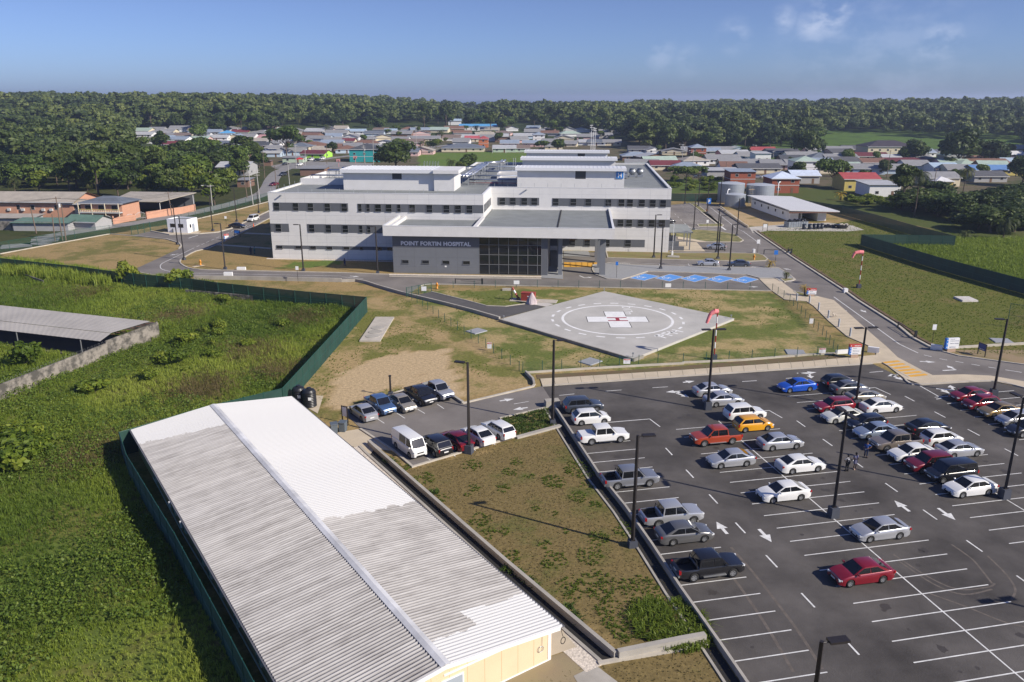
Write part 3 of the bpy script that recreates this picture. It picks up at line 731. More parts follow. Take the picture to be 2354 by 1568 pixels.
for u in (22.0, 27.9, 32.6, 37.6, 43.0, 48.0, 53.0, 56.9): jt.bx(u, u + .03, VR - .004, VR + .1, .1, HR_)
jt.build('panel_joint', M_joint, hosp)
bd = MB()
T = .03
for u0, u1, z0, z1 in ((-29.0, -12.4, 10.53, 12.28), (-10.3, 16.88, 10.5, 12.22), (-29.98, -25.85, 5.9, 7.7), (-21.8, 0, 5.9, 7.7), (-29.1, 0, 2.2, 2.95)):
 bd.bx(u0, u1, VL - T, VL + .1, z0, z1)
for u0, u1, z0, z1 in ((18.3, 27.9, 10.35, 12.08), (30.9, 57.72, 10.28, 12.03), (44.2, 57.72, 5.72, 7.46), (30.5, 52.3, 1.06, 2.78)):
 bd.bx(u0, u1, VR - T, VR + .1, z0, z1)
bd.bx(16.8, 16.9 + T, VL + 1.0, VR - .8, 10.5, 12.15)
bd.bx(-30 - T, -29.9, VL - T, VL + 9, 10.53, 12.28); bd.bx(-30 - T, -29.9, VL - T, VL + 12, 5.9, 7.7)
bd.build('window_band', M_gpan, hosp)
def window(u0, z1, u1, z0, v, mid=True, face=0):
 """frame with pane; set in the band, frame proud of the wall"""
 f = MB(); t = .07; d0, d1 = v - .06, v + .02
 uu0, uu1 = u0, u1
 f.bx(uu0, uu1, d0, d1, z1 - t, z1); f.bx(uu0 - .06, uu1 + .06, d0 - .06, d1, z0 - .05, z0 + t * .6)
 f.bx(uu0, uu0 + t, d0, d1, z0, z1); f.bx(uu1 - t, uu1, d0, d1, z0, z1)
 if mid: f.bx(uu0, uu1, d0, d1, z0 + (z1 - z0) * .40, z0 + (z1 - z0) * .40 + t)
 o = f.build('window', M_frame, hosp)
 g = MB(); g.bx(uu0 + .03, uu1 - .03, v - .045, v, z0 + .03, z1 - .03); g.build('pane', M_glass, o)
for a in [(-28.89, 12.28, -27.54, 10.63), (-24.63, 12.25, -23.32, 10.62), (-21.35, 12.26, -20.03, 10.6), (-17.63, 12.26, -16.31, 10.58), (-13.9, 12.24, -12.58, 10.58), (-10.23, 12.2, -9.38, 10.58), (-8.45, 12.22, -7.6, 10.58), (-6.53, 12.2, -5.15, 10.59), (-4.18, 12.21, -2.84, 10.57), (-1.72, 12.22, -0.88, 10.58), (0.91, 12.18, 2.26, 10.53), (4.63, 12.16, 5.99, 10.54), (8.28, 12.16, 9.68, 10.52), (10.77, 12.15, 12.15, 10.51), (13.22, 12.14, 14.61, 10.52),
  (-28.92, 7.64, -27.56, 5.99), (-21.43, 7.64, -20.1, 5.99), (-17.7, 7.62, -16.39, 5.98), (-13.97, 7.61, -12.63, 5.97), (-10.29, 7.62, -9.41, 5.99), (-8.52, 7.62, -7.67, 6.0)]:
 window(*a, VL - T)
for a in [(-29.06, 2.92, -27.61, 2.2), (-24.78, 2.93, -23.37, 2.23), (-21.47, 2.92, -20.08, 2.2), (-17.82, 2.93, -16.41, 2.19), (-14.03, 2.91, -12.64, 2.21), (-10.34, 2.92, -9.58, 2.2), (-6.48, 2.94, -5.39, 2.2), (-4.3, 2.91, -3.0, 2.2)]:
 window(*a, VL - T, mid=False)
for a in [(18.72, 12.06, 20.15, 10.44), (21.15, 12.06, 22.58, 10.44), (23.77, 12.07, 25.21, 10.43), (26.07, 12.07, 27.52, 10.43), (30.98, 12.03, 32.4, 10.4), (35.01, 12.03, 36.44, 10.4), (38.42, 12.02, 39.86, 10.39), (42.95, 11.98, 44.37, 10.38), (45.88, 11.99, 47.33, 10.37), (47.8, 11.99, 49.23, 10.35), (50.47, 11.96, 51.92, 10.34), (52.91, 11.96, 54.34, 10.32), (55.22, 11.94, 56.64, 10.3),
  (45.84, 7.42, 47.28, 5.8), (47.8, 7.42, 49.25, 5.8), (50.46, 7.41, 51.88, 5.79), (52.88, 7.42, 54.34, 5.78), (55.16, 7.43, 56.67, 5.79),
  (34.97, 2.72, 36.4, 1.14), (38.39, 2.75, 39.8, 1.15), (42.89, 2.73, 44.33, 1.15), (47.75, 2.76, 49.17, 1.16)]:
 window(*a, VR - T)
for v0 in (14.4, 17.2, 20.0, 22.8):
 f = MB(); x = 16.9 + T + .05
 f.bx(16.85, x, v0, v0 + .07, 10.55, 12.1); f.bx(16.85, x, v0 + 1.25, v0 + 1.32, 10.55, 12.1); f.bx(16.85, x, v0 + .07, v0 + 1.25, 12.03, 12.1); f.bx(16.85, x, v0 + .07, v0 + 1.25, 10.55, 10.62)
 o = f.build('window', M_frame, hosp)
 MB().bx(16.85, x - .02, v0 + .05, v0 + 1.27, 10.58, 12.07).build('pane', M_glass, o)
eb = MB(); eb.bx(0, 17.5, 0, VL - .05, 0, 7.7); eb.build('entrance_wall', M_sgn, hosp)
ej = MB()
for u in (4.35, 8.75, 13.1): ej.bx(u, u + .03, -.004, .1, 0, 5.3)
for z in (1.35, 3.3): ej.bx(.02, 17.48, -.004, .1, z, z + .02)
ej.build('panel_joint', pm('joint_grey', (.10, .105, .115), .8), hosp)
sb = MB(); sb.bx(.0, 17.5, -.035, .1, 5.28, 7.7); shade_band = sb.build('canopy_shade_band', M_gpan, hosp)  # darker band under the canopy: its cast shade put into the wall colour
for a in [(1.77, 2.71, 3.21, 1.97), (5.88, 2.72, 7.37, 1.99), (10.06, 2.72, 11.54, 1.98), (14.19, 2.71, 15.67, 1.98)]:
 window(*a, -.004, mid=False)
MB().bx(10.5, 10.9, -.03, .02, 1.35, 1.65).build('notice_plate', pm('notice_white', (.75, .75, .72), .6), hosp)
def text_mesh(txt, size, depth=.02, spacing=1.0, bold=0.0):
 c = D.curves.new('lettering', 'FONT'); c.body = txt; c.size = size; c.extrude = depth; c.space_character = spacing; c.offset = bold
 c.resolution_u = 4
 o = D.objects.new('lettering', c); COL.objects.link(o)
 dg = bpy.context.evaluated_depsgraph_get()
 me = D.meshes.new_from_object(o.evaluated_get(dg))
 D.objects.remove(o); D.curves.remove(c)
 return me
def text_fit(txt, parent, name, mat, x0, x1, z0, z1, y, bold=0.0, depth=.03):
 """letters standing on a wall that faces -y, fitted to the box"""
 me = text_mesh(txt, 1.0, depth, 1.05, bold)
 co = np.empty(len(me.vertices) * 3, np.float32); me.vertices.foreach_get('co', co); co = co.reshape(-1, 3)
 mn, mx = co.min(0), co.max(0)
 v = np.empty_like(co)
 v[:, 0] = x0 + (co[:, 0] - mn[0]) / (mx[0] - mn[0]) * (x1 - x0)
 v[:, 2] = z0 + (co[:, 1] - mn[1]) / (mx[1] - mn[1]) * (z1 - z0)
 v[:, 1] = y - co[:, 2]
 me.vertices.foreach_set('co', v.ravel()); me.materials.clear(); me.materials.append(mat); me.update()
 o = D.objects.new(name, me); COL.objects.link(o)
 if parent: o.parent = parent
 return o
text_fit('POINT FORTIN HOSPITAL', hosp, 'name_lettering', M_lett, 1.73, 15.86, 5.66, 6.52, -.075, .045, .04)
cw = MB(); cw.bx(17.55, 29.95, .08, 9.0, 0, 7.7); cw.build('lobby_glass', M_glass, hosp)
ml = MB()
for u in (17.52, 19.5, 21.44, 23.38, 25.3, 27.25, 29.16, 29.95): ml.bx(u - .05, u + .05, -.02, .075, 0, 7.7)
for z in (.06, 2.04, 4.02, 6.0): ml.bx(17.5, 29.95, -.012, .075, z - .05, z + .05)
ml.build('mullions', M_frame, hosp)
rw_ = MB(); rw_.bx(29.98, 31.2, .0, 8.85, 0, 7.7); rw_.bx(29.98, 30.6, 8.86, VR - .1, 0, 7.7); rw_.bx(17.0, 29.9, 9.1, VR - .1, 0, 7.7)
rw_.build('lobby_side_wall', M_gpan, hosp)
cp = MB()
CZ0, CZ1 = 7.75, 9.74
cp.bx(-1.5, 44.1, -1.45, -1.1, CZ0, CZ1)
cp.bx(-1.5, -1.15, -1.1, VL - .02, CZ0, CZ1); cp.bx(43.75, 44.1, -1.1, VR - .02, CZ0, CZ1)
cp.bx(16.45, 17.15, -1.1, VL - .02, 8.9, CZ1); cp.bx(-.35, .25, -1.1, VL - .02, 8.9, CZ1 - .02)
cp.bx(17.15, 43.75, VR - .3, VR - .02, 9.1, 9.5)
canopy = cp.build('entrance_canopy', M_panel, hosp)
cs = MB(); cs.bx(-1.14, 16.9, -1.09, VL - .04, CZ0 + .01, CZ0 + .3); cs.bx(16.9, 43.74, -1.09, VR - .04, CZ0 + .01, CZ0 + .3); cs.build('soffit', M_soff, canopy)
cd = MB(); cd.bx(-1.14, 16.44, -1.09, VL - .04, 8.5, 9.0); cd.bx(17.16, 43.74, -1.09, VR - .32, 8.6, 9.34); cd.build('canopy_deck', M_roofm, canopy)
MB().bx(32.9, 33.15, -1.0, VR - .4, 9.34, 9.46).build('expansion_joint', M_dark, canopy)
cb = MB(); cb.bx(-1.53, 44.13, -1.48, -1.06, CZ1, CZ1 + .05); cb.bx(-1.53, -1.1, -1.06, VL - .02, CZ1, CZ1 + .05); cb.bx(43.7, 44.13, -1.06, VR - .02, CZ1, CZ1 + .05); cb.build('canopy_cap', M_roofw, canopy)
M_col = pm('column_grey', (.18, .19, .205), .6)
for u, v, s in ((33.65, 1.1, .78), (42.06, 1.8, 1.15), (41.55, 8.4, .8), (41.2, 20.6, .8), (33.2, 8.6, .75), (33.0, 16.5, .75), (32.9, 24.5, .75), (41.2, 14.6, .8)):
 c = MB(); c.bx(u - s / 2, u + s / 2, v - s / 2, v + s / 2, 0, CZ0 + .02); c.bx(u - s / 2 - .04, u + s / 2 + .04, v - s / 2 - .04, v + s / 2 + .04, 0, .25); c.build('column', M_col, hosp)
def plant(u0, u1, v0, v1, z1, over, vents, slab=.75):
 b = MB(); b.bx(u0, u1, v0, v1, HL - .4, z1); o = b.build('plant_room', M_panel, hosp)
 r = MB(); r.bx(u0 - over, u1 + over, v0 - 1.0, v1 + .8, z1, z1 + slab)
 n = int((u1 - u0 + 2 * over) / .9)
 for k in range(n): r.bx(u0 - over + k * .9, u0 - over + k * .9 + .06, v0 - .98, v1 + .78, z1 + slab, z1 + slab + .06)
 r.build('roof', M_roofw, o)
 for a in vents: MB().bx(a[0], a[1], v0 - .03, v0 + .05, a[2], a[3]).build('louvre_vent', pm('vent_dark', (.05, .052, .056), .6), o)
 return o
ph1 = plant(-16.1, 4.7, 22.6, 31.5, 17.88, .4, [(-4.83, -2.7, 16.5, 17.78)])
MB().bx(4.72, 9.25, 22.0, 31.5, HL - .4, 17.87).bx(4.7, 10.4, 21.1, 32.2, 17.885, 18.62).build('annexe', M_panel, ph1)
ph2 = plant(22.6, 47.2, 31.0, 36.2, 17.95, .4, [(36.0, 38.4, 16.1, 18.0)], .65)
ph3 = plant(21.4, 46.3, 63.2, 68.0, 17.9, .5, [], .65)
ph4 = plant(20.4, 45.0, 92.8, 97.0, 17.9, .6, [(36.0, 38.2, 16.8, 17.8)], .65)
hs = MB().bx(45.35, 46.97, 30.83, 31.02, 16.25, 17.8).build('hospital_symbol_sign', M_hblue, hosp)
text_fit('H', hs, 'lettering', pm('sign_white', (.85, .86, .88), .4), 45.72, 46.6, 16.5, 17.55, 30.81, .03, .03)
for u0, u1, v0, v1 in ((-29.6, -18, 33, 52), (16, 21.5, 50, 56), (17.5, 22, 38, 43.5)):
 MB().ribbon([(u0, v0), (u1, v0), (u1, v1), (u0, v1)], .25, HL - .4, HL + 1.1, closed=True).build('light_well_upstand', M_panel, hosp)
def rack(pts, n, gap, r, z, mat, legs=True):
 b = MB()
 for k in range(n):
  off = (k - (n - 1) / 2) * gap
  q = []
  for i, p in enumerate(pts):
   d = np.array(pts[min(i + 1, len(pts) - 1)]) - np.array(pts[max(i - 1, 0)]); d = d / np.linalg.norm(d)
   q.append((p[0] - d[1] * off, p[1] + d[0] * off, z))
  b.path(q, r, 8)
 o = b.build('pipe_run', mat, hosp, smooth=True)
 if legs:
  for a, c in zip(pts, pts[1:]):
   L = math.dist(a, c); m = max(1, int(L / 4))
   d = (np.array(c) - np.array(a)) / L
   for j in range(m + 1):
    p = np.array(a) + d * L * j / m; wd = n * gap / 2 + .2; g = MB()
    for sgn in (-1, 1):
     g.tube((p[0] - d[1] * wd * sgn, p[1] + d[0] * wd * sgn, HL - .4), (p[0] - d[1] * wd * sgn, p[1] + d[0] * wd * sgn, z - r), .07, n=4)
    g.tube((p[0] - d[1] * wd, p[1] + d[0] * wd, z - r - .05), (p[0] + d[1] * wd, p[1] - d[0] * wd, z - r - .05), .07, n=4)
    g.build('pipe_stand', M_steel, o)
rack([(9.4, 34), (10.2, 38), (10.3, 72)], 3, .85, .30, 16.2, M_pipe)
rack([(10.3, 72), (14.5, 76), (14.5, 82)], 2, .9, .28, 16.4, M_pipe)
rack([(10.5, 36.5), (22.5, 37)], 2, .5, .14, 15.2, M_pipeb); rack([(10.5, 46.5), (22.5, 47)], 2, .6, .14, 15.2, M_pipeb)
rack([(10.5, 58), (21.5, 58.5)], 3, .6, .16, 15.3, M_pipeb); rack([(4.5, 74), (22, 75)], 2, .6, .14, 15.2, M_pipeb)
rack([(10.5, 35.6), (22.5, 35.9)], 1, .4, .08, 14.5, M_pred); rack([(-28, 36), (-17, 36)], 2, .7, .14, 16.0, M_pipeb); rack([(-27, 46), (-17, 47)], 2, .9, .25, 16.3, M_pipe)
rack([(-28, 62), (-5, 62)], 3, .7, .2, 15.6, M_pipe)
for u, v in ((11.6, 36.2), (12.6, 48), (15.5, 60), (18, 77)):
 l = MB()
 for sx in (-.4, .4):
  l.tube((u + sx, v, HL - .4), (u + sx * .7, v + .8, HL + 3.0), .06, n=4)
 for k in range(8): l.tube((u - .4, v + k * .11, HL - .2 + k * .4), (u + .4, v + k * .11, HL - .2 + k * .4), .05, n=4)
 l.build('roof_ladder', M_steel, hosp)
for v, u in ((47.5, -25.5), (80.2, -9), (80.2, -6.5)):
 l = MB()
 for k in range(3): l.path([(u + k * .8, v, HL - .3), (u + k * .8, v, HL + 1.4), (u + k * .8 + .4, v - .5, HL + 1.7), (u + k * .8 + .4, v - 1, HL + .4)], .06, 5)
 l.build('ladder_hoop', M_steel, hosp)
for u, v in ((50.6, 58.4), (52.6, 58.5)):
 k = MB(); k.box((u, v, HL - .1), (1.5, 1.4, .7)); k.lathe([(.3, .25), (.85, .7), (1.0, 1.15), (.85, 1.6), (.5, 1.75), (.9, 1.9), (.9, 1.98)], 16, (u, v, HL)); k.build('exhaust_fan', M_steel, hosp, smooth=False)
dk = MB(); dk.bx(48.4, 49.6, 62, 72, HL - .2, HL + .8); dk.bx(48.2, 49.2, 54, 61, HL - .2, HL + .5); dk.build('air_duct', M_steel, hosp)
lrm = MB().tube((0, 0, 0), (0, 0, .9), .03, n=4).mesh('lightning_rod', M_steel)
for k in range(16): inst('lightning_rod', lrm, hosp, (-29.5 + k * 3.05, VL + .6, HL))
for k in range(14): inst('lightning_rod', lrm, hosp, (17.6 + k * 3.05, VR + .6, HL))
for k in range(9): inst('lightning_rod', lrm, hosp, (-29.5, VL + 2 + k * 3.4, HL))
for k in range(6): inst('lightning_rod', lrm, hosp, (16.5, VL + 1 + k * 2.6, HL))
er = MB()
for k in range(38): er.bx(57.05, 57.5, VR + 2 + k * 1.85, VR + 3.2 + k * 1.85, HL, HL + .22)
er.build('edge_blocks', M_roofw, hosp)
pr = MB(); pr.bx(57.8, 63.4, 30.2, 42.5, 4.0, 4.25); porch = pr.build('side_porch_roof', M_roofm, hosp)
pl = MB()
for u, v in ((62.9, 30.8), (62.9, 36), (62.9, 41.8), (59.5, 30.8), (59.5, 41.8)): pl.bx(u - .12, u + .12, v - .12, v + .12, 0, 3.99)
pl.build('porch_posts', M_col, porch)
MB().bx(57.8, 61.5, 29.6, 30.0, 0, 1.0).bx(57.8, 60.4, 30.6, 31.0, 0, 2.0).bx(57.8, 59.6, 31.6, 32, 0, 3.2).build('porch_wall', M_gpan, porch)
for u, v in ((-27, VL - .3), (25.0, VR - .3)):
 MB().box((u, v, HL - .55), (.35, .7, .16)).build('floodlight', M_steel, hosp)
# helipad
M_pwht = pm('pad_white', (.76, .76, .74), .8, var=.08, vscale=1.2)
hp = thing('helipad', 'diamond shaped grey concrete helipad with white circle, cross and red H', 'helipad', (16.7, 121.9, 0))
MB().prism([(-18.5, .1), (0, 19.2), (18.7, .5), (-.3, -19.8)], 0, .35).build('pad_slab', M_pad, hp)
MB().ribbon([(-18.75, -.05), (-.35, -20.15)], .22, -.1, .42).ribbon([(-.35, -20.15), (1.2, -18.6)], .22, -.1, .42).build('pad_edge', M_drain, hp)
def ring(r, w, a0, a1, z, n):
 b = MB(); b.ribbon([(r * math.cos(t), r * math.sin(t)) for t in np.linspace(a0, a1, n)], w, 0, z, flat=True); return b
ring(8.65, .42, 0, 2 * math.pi, .356, 73).build('white_circle', M_pwht, hp)
db = MB()
for k in range(22):
 a = 2 * math.pi * k / 22
 db.ribbon([(10.3 * math.cos(t), 10.3 * math.sin(t)) for t in np.linspace(a, a + .13, 4)], .4, 0, .356, flat=True)
db.build('dashed_circle', M_pwht, hp)
cr = MB(); w_ = 1.6; L_ = 4.75
crp = [(-w_, -L_), (w_, -L_), (w_, -w_), (L_, -w_), (L_, w_), (w_, w_), (w_, L_), (-w_, L_), (-w_, w_), (-L_, w_), (-L_, -w_), (-w_, -w_)]
MB().ribbon(crp, .22, 0, .353, closed=True, flat=True).build('cross_outline', M_dark, hp)
cr.flat(crp, .356); cro = cr.build('white_cross', M_pwht, hp)
hb_ = MB(); hb_.flat([(-1.55, .62), (1.6, .62), (1.6, 1.1), (-1.55, 1.1)], .360); hb_.flat([(-1.55, -1.1), (1.6, -1.1), (1.6, -.62), (-1.55, -.62)], .360); hb_.flat([(-.25, -.64), (.35, -.64), (.35, .64), (-.25, .64)], .3605)
hb_.build('red_letter', M_red, cro)
def ground_text(txt, parent, name, mat, org, ux, uy, size, z):
 me = text_mesh(txt, size, 0.0, 1.06, .01)
 n = len(me.vertices); co = np.empty(n * 3, np.float32); me.vertices.foreach_get('co', co); co = co.reshape(-1, 3)
 v = np.zeros_like(co)
 for i in range(2): v[:, i] = org[i] + co[:, 0] * ux[i] + co[:, 1] * uy[i]
 v[:, 2] = z
 me.vertices.foreach_set('co', v.ravel()); me.materials.clear(); me.materials.append(mat); me.update()
 o = D.objects.new(name, me); COL.objects.link(o)
 if parent: o.parent = parent
 return o
ground_text('D17m', hp, 'size_lettering', M_pwht, (1.75, 8.1), (0.0, -1.0), (1.0, 0.0), 2.0, .356)
k2 = .7071
ground_text('PFH', hp, 'initials_lettering', M_pwht, (5.6, -10.6), (k2, k2), (-k2, k2), 2.9, .356)
for x, y in ((-18, .1), (0, 18.7), (18.2, .5), (-.3, -19.2)):
 MB().tube((x, y, .35), (x, y, .75), .05, n=5).box((x, y, .85), (.22, .2, .2)).build('edge_light', M_steel, hp)
# fences
M_fence = pm('fence_cloth_green', (.013, .052, .040), .7, var=.25, vscale=.5, detail=6)
M_fpost = pm('fence_post_green', (.012, .075, .055), .5)
def seethrough(name, col, a):
 m = D.materials.new(name); m.use_nodes = True; nt = m.node_tree
 b = nt.nodes['Principled BSDF']; b.inputs['Base Color'].default_value = (*col, 1); b.inputs['Roughness'].default_value = .6; b.inputs['Alpha'].default_value = a
 MATS[name] = m
 return m
M_mesh = seethrough('fence_wire_green', (.02, .12, .08), .16)
M_mesh2 = seethrough('fence_wire_fine', (.02, .10, .07), .09)
M_cloth = seethrough('fence_cloth', (.010, .045, .034), .93)
def fence(label, pts, h, step, panel, post, group=None, pr=.045, rail=True, z0=.03, name='fence', base=False):
 t = thing(name, label, 'fence', (pts[0][0], pts[0][1], 0), 0, group)
 ox, oy = pts[0]
 P = [(p[0] - ox, p[1] - oy) for p in pts]
 pn = MB()
 posts = []
 zz = lambda x, y: float(land(x + ox, y + oy))
 for a, b in zip(P, P[1:]):
  L = math.dist(a, b); n = max(1, round(L / step))
  for k in range(n):
   q = (a[0] + (b[0] - a[0]) * k / n, a[1] + (b[1] - a[1]) * k / n)
   r = (a[0] + (b[0] - a[0]) * (k + 1) / n, a[1] + (b[1] - a[1]) * (k + 1) / n)
   za, zb = zz(*q), zz(*r)
   pn.add([(*q, z0 + za), (*r, z0 + zb), (*r, h + zb), (*q, h + za)], [(0, 1, 2, 3)])
   posts.append(q)
 posts.append(P[-1])
 pn.build('mesh_panel', panel, t)
 if rail:
  rl_ = MB()
  for a, b in zip(P, P[1:]):
   rl_.tube((*a, h + zz(*a)), (*b, h + zz(*b)), .03, n=4); rl_.tube((*a, h / 2 + zz(*a)), (*b, h / 2 + zz(*b)), .022, n=4)
  rl_.build('rail', post, t)
 if base:
  MB().ribbon(P, .25, 0, .25).build('concrete_base', M_conc, t)
 me = MB().tube((0, 0, 0), (0, 0, h + .08), pr, n=5).mesh('post', post)
 for q in posts[:100]: inst('post', me, t, (q[0], q[1], zz(*q)))
 return t
FT = lambda t, pts, z=2.6: [G(t, x, y, z) for x, y in pts]
f1 = FT('D', [(-260, 44), (0, 57), (100, 68), (530, 115), (830, 155), (1000, 172), (1320, 200), (1500, 226), (2030, 281), (2354, 310)]) + FT('E', [(172, 325)])
fence('long dark green cloth fence between the weed field and the hospital road', f1, 2.6, 3.0, M_cloth, M_fpost, pr=.05)
f2 = FT('E', [(172, 325)]) + FT('D', [(1945, 955)])
fence('teal green cloth fence beside the sand patch and the small car park', f2, 2.6, 2.5, M_fence, M_fpost)
f3 = FT('D', [(1945, 955), (1400, 1086), (820, 1258)])
fence('short green fence behind the far gable of the long shed', f3, 2.6, 2.5, M_fence, M_fpost)
f4 = FT('D', [(820, 1258)]) + FT('G', [(870, 0), (1200, 540), (1520, 1130), (1750, 1568), (1830, 1730)])
fence('green fence along the dark side of the long corrugated shed', f4, 2.6, 2.5, pm('fence_cloth_teal', (.018, .075, .06), .7, var=.2, vscale=.5), M_fpost)
f5 = FT('B', [(2275, 818)]) + FT('C', [(0, 820), (255, 822), (650, 835), (830, 862), (1100, 905), (1350, 970), (1600, 1040), (1880, 1112)])
fence('dark green boundary fence below the village houses and the white shed', f5, 2.6, 3.0, M_cloth, M_fpost)
f6 = FT('C', [(1880, 1112), (1550, 1104), (1232, 1101)])
fence('green cloth fence running back from the corner of the right field', f6, 2.6, 3.0, M_cloth, M_fpost)
f7 = FT('C', [(1232, 1101), (1500, 1180), (1780, 1262), (2350, 1410), (2700, 1500)])
fence('dark green fence across the right side field towards the edge of the photo', f7, 2.6, 3.0, M_fence, M_fpost)
hwf = [G('A', x, y, 0) for x, y in ((0, 1225), (70, 1212), (260, 1180), (520, 1130), (760, 1100), (910, 1110))]
fence('see-through green wire fence beside the old road on the left', hwf, 2.3, 6.0, M_mesh, M_fpost)
hwf2 = [G('A', x, y, 0) for x, y in ((1040, 1080), (1150, 1055), (1350, 985), (1640, 915), (1850, 860))]
fence('see-through green wire fence on the bank behind the white guard booth', hwf2, 2.3, 5.0, M_mesh, M_fpost)
gt = [G('A', 910, 1110, 0), G('A', 1038, 1080, 0)]
fence('green steel entrance gate standing half open by the guard booth', gt, 2.5, 2.2, M_mesh, M_fpost, name='entrance_gate', pr=.07)
fence('low green wire fence on the forecourt side of the helipad lawn', GP('E', [(770, 265), (1350, 258), (2354, 268)]) + GP('F', [(615, 283)]), 1.35, 4.0, M_mesh2, M_fpost, rail=False)
fence('low green wire fence on the walkway side of the helipad lawn', GP('F', [(615, 283), (735, 360), (900, 535), (960, 590), (1060, 720)]), 1.35, 2.5, M_mesh, M_fpost, rail=False)
fence('low green wire fence along the car park side of the helipad lawn', GP('F', [(1060, 725), (785, 738), (315, 765), (0, 782)]) + GP('E', [(2180, 785), (1780, 812), (1250, 842)]), 1.35, 2.9, M_mesh2, M_fpost, rail=False)
fence('low green wire fence across the dry lawn from drive gate to car park', GP('E', [(1225, 838), (1105, 750), (995, 678), (800, 555), (670, 470), (560, 390), (485, 345)]), 1.35, 2.6, M_mesh2, M_fpost, rail=False)
fence('small green gate with a white notice at the helipad drive', GP('E', [(450, 325), (487, 318), (620, 290)]), 1.7, 1.6, M_mesh, M_fpost, name='drive_gate', pr=.06)
bsf = GP('F', [(2232, 525), (2354, 545), (2500, 560)])
fence('tall green wire enclosure at the right edge beyond the sandy verge', bsf, 3.6, 4.0, M_mesh, M_fpost)
# long corrugated shed in front
SHX = rad(-55.45)
shed = thing('long_shed', 'long low building with half painted white, half stained grey corrugated roof', 'building', (-37.64, 72.75, 0), SHX)
SL, SW, SR, SE, SRZ = 48.3, 16.3, 7.95, 2.55, 3.46
def corrugated(t0, z0, t1, z1, L, per=.29, amp=.05, over=0.0):
 n = int(L / per) * 6 + 1
 s = np.linspace(-over, L, n)
 wv = amp * np.cos(2 * np.pi * s / per)
 v = np.concatenate([np.stack([s, np.full(n, t0), z0 + wv], 1), np.stack([s, np.full(n, t1), z1 + wv], 1)])
 i = np.arange(n - 1)
 f = np.stack([i, i + 1, n + i + 1, n + i], 1) if t1 > t0 else np.stack([i, n + i, n + i + 1, i + 1], 1)
 return v, f.ravel()
def roof_mat(name, side):
 m = D.materials.new(name); m.use_nodes = True; nt = m.node_tree; b = nt.nodes['Principled BSDF']; b.inputs['Roughness'].default_value = .6
 N = nt.nodes.new; Lk = nt.links.new
 tc = N('ShaderNodeTexCoord'); sx = N('ShaderNodeSeparateXYZ'); Lk(tc.outputs['Object'], sx.inputs[0])
 def noise(sc, scale=(1, 1, 1), det=6):
  mp_ = N('ShaderNodeMapping'); mp_.inputs['Scale'].default_value = scale; Lk(tc.outputs['Object'], mp_.inputs[0])
  n = N('ShaderNodeTexNoise'); n.inputs['Scale'].default_value = sc; n.inputs['Detail'].default_value = det; n.inputs['Roughness'].default_value = .65
  Lk(mp_.outputs[0], n.inputs['Vector']); return n.outputs[0]
 def mt(op, a, c):
  k = N('ShaderNodeMath'); k.operation = op
  for i, q in enumerate((a, c)):
   if isinstance(q, (int, float)): k.inputs[i].default_value = q
   else: Lk(q, k.inputs[i])
  return k.outputs[0]
 rag = mt('MULTIPLY', mt('SUBTRACT', noise(.9, (1, .8, 1), 8), .5), 2.2)
 x = mt('ADD', sx.outputs[0], rag); y = sx.outputs[1]
 if side == 'left':
  lim = mt('ADD', mt('MULTIPLY', y, .25), 4.0)
  bare = mt('GREATER_THAN', x, lim)
 else:
  a = mt('GREATER_THAN', x, 28.9)
  st_ = mt('SUBTRACT', 45.9, mt('MULTIPLY', mt('GREATER_THAN', mt('ADD', y, rag), 11.6), 1.75))
  bare = mt('MULTIPLY', a, mt('LESS_THAN', mt('ADD', sx.outputs[0], mt('MULTIPLY', rag, .35)), st_))
 streak = noise(1.0, (2.3, .09, 1), 6); fine = noise(2.2, (3, .35, 1), 7); blot = noise(.28, (1, 1, 1), 5)
 sg = N('ShaderNodeMapRange'); sg.inputs[1].default_value = .38; sg.inputs[2].default_value = .60; Lk(streak, sg.inputs[0])
 fg = N('ShaderNodeMapRange'); fg.inputs[1].default_value = .34; fg.inputs[2].default_value = .68; Lk(fine, fg.inputs[0])
 bgx = N('ShaderNodeMapRange'); bgx.inputs[1].default_value = .32; bgx.inputs[2].default_value = .70; Lk(blot, bgx.inputs[0])
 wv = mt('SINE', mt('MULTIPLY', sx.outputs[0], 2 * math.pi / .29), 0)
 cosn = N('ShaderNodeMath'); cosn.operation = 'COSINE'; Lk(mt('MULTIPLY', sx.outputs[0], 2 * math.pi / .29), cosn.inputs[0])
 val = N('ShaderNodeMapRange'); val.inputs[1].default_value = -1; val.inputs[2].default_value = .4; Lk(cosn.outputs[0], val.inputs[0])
 dark_mix = mt('MULTIPLY', mt('ADD', mt('MULTIPLY', sg.outputs[0], .55), mt('MULTIPLY', fg.outputs[0], .45)), mt('ADD', .45, mt('MULTIPLY', bgx.outputs[0], .55)))
 dark_mix = mt('ADD', mt('MULTIPLY', dark_mix, .72), mt('MULTIPLY', mt('SUBTRACT', 1.0, val.outputs[0]), .40))  # streaky stains, plus darker along the corrugation valleys
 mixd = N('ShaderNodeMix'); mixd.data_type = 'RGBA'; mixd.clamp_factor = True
 mixd.inputs[6].default_value = (.50, .485, .465, 1); mixd.inputs[7].default_value = (.10, .088, .08, 1); Lk(dark_mix, mixd.inputs[0])
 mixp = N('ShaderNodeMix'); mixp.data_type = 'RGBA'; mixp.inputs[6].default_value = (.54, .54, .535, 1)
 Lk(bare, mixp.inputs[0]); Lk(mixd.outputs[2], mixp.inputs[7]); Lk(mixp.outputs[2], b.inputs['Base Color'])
 return m
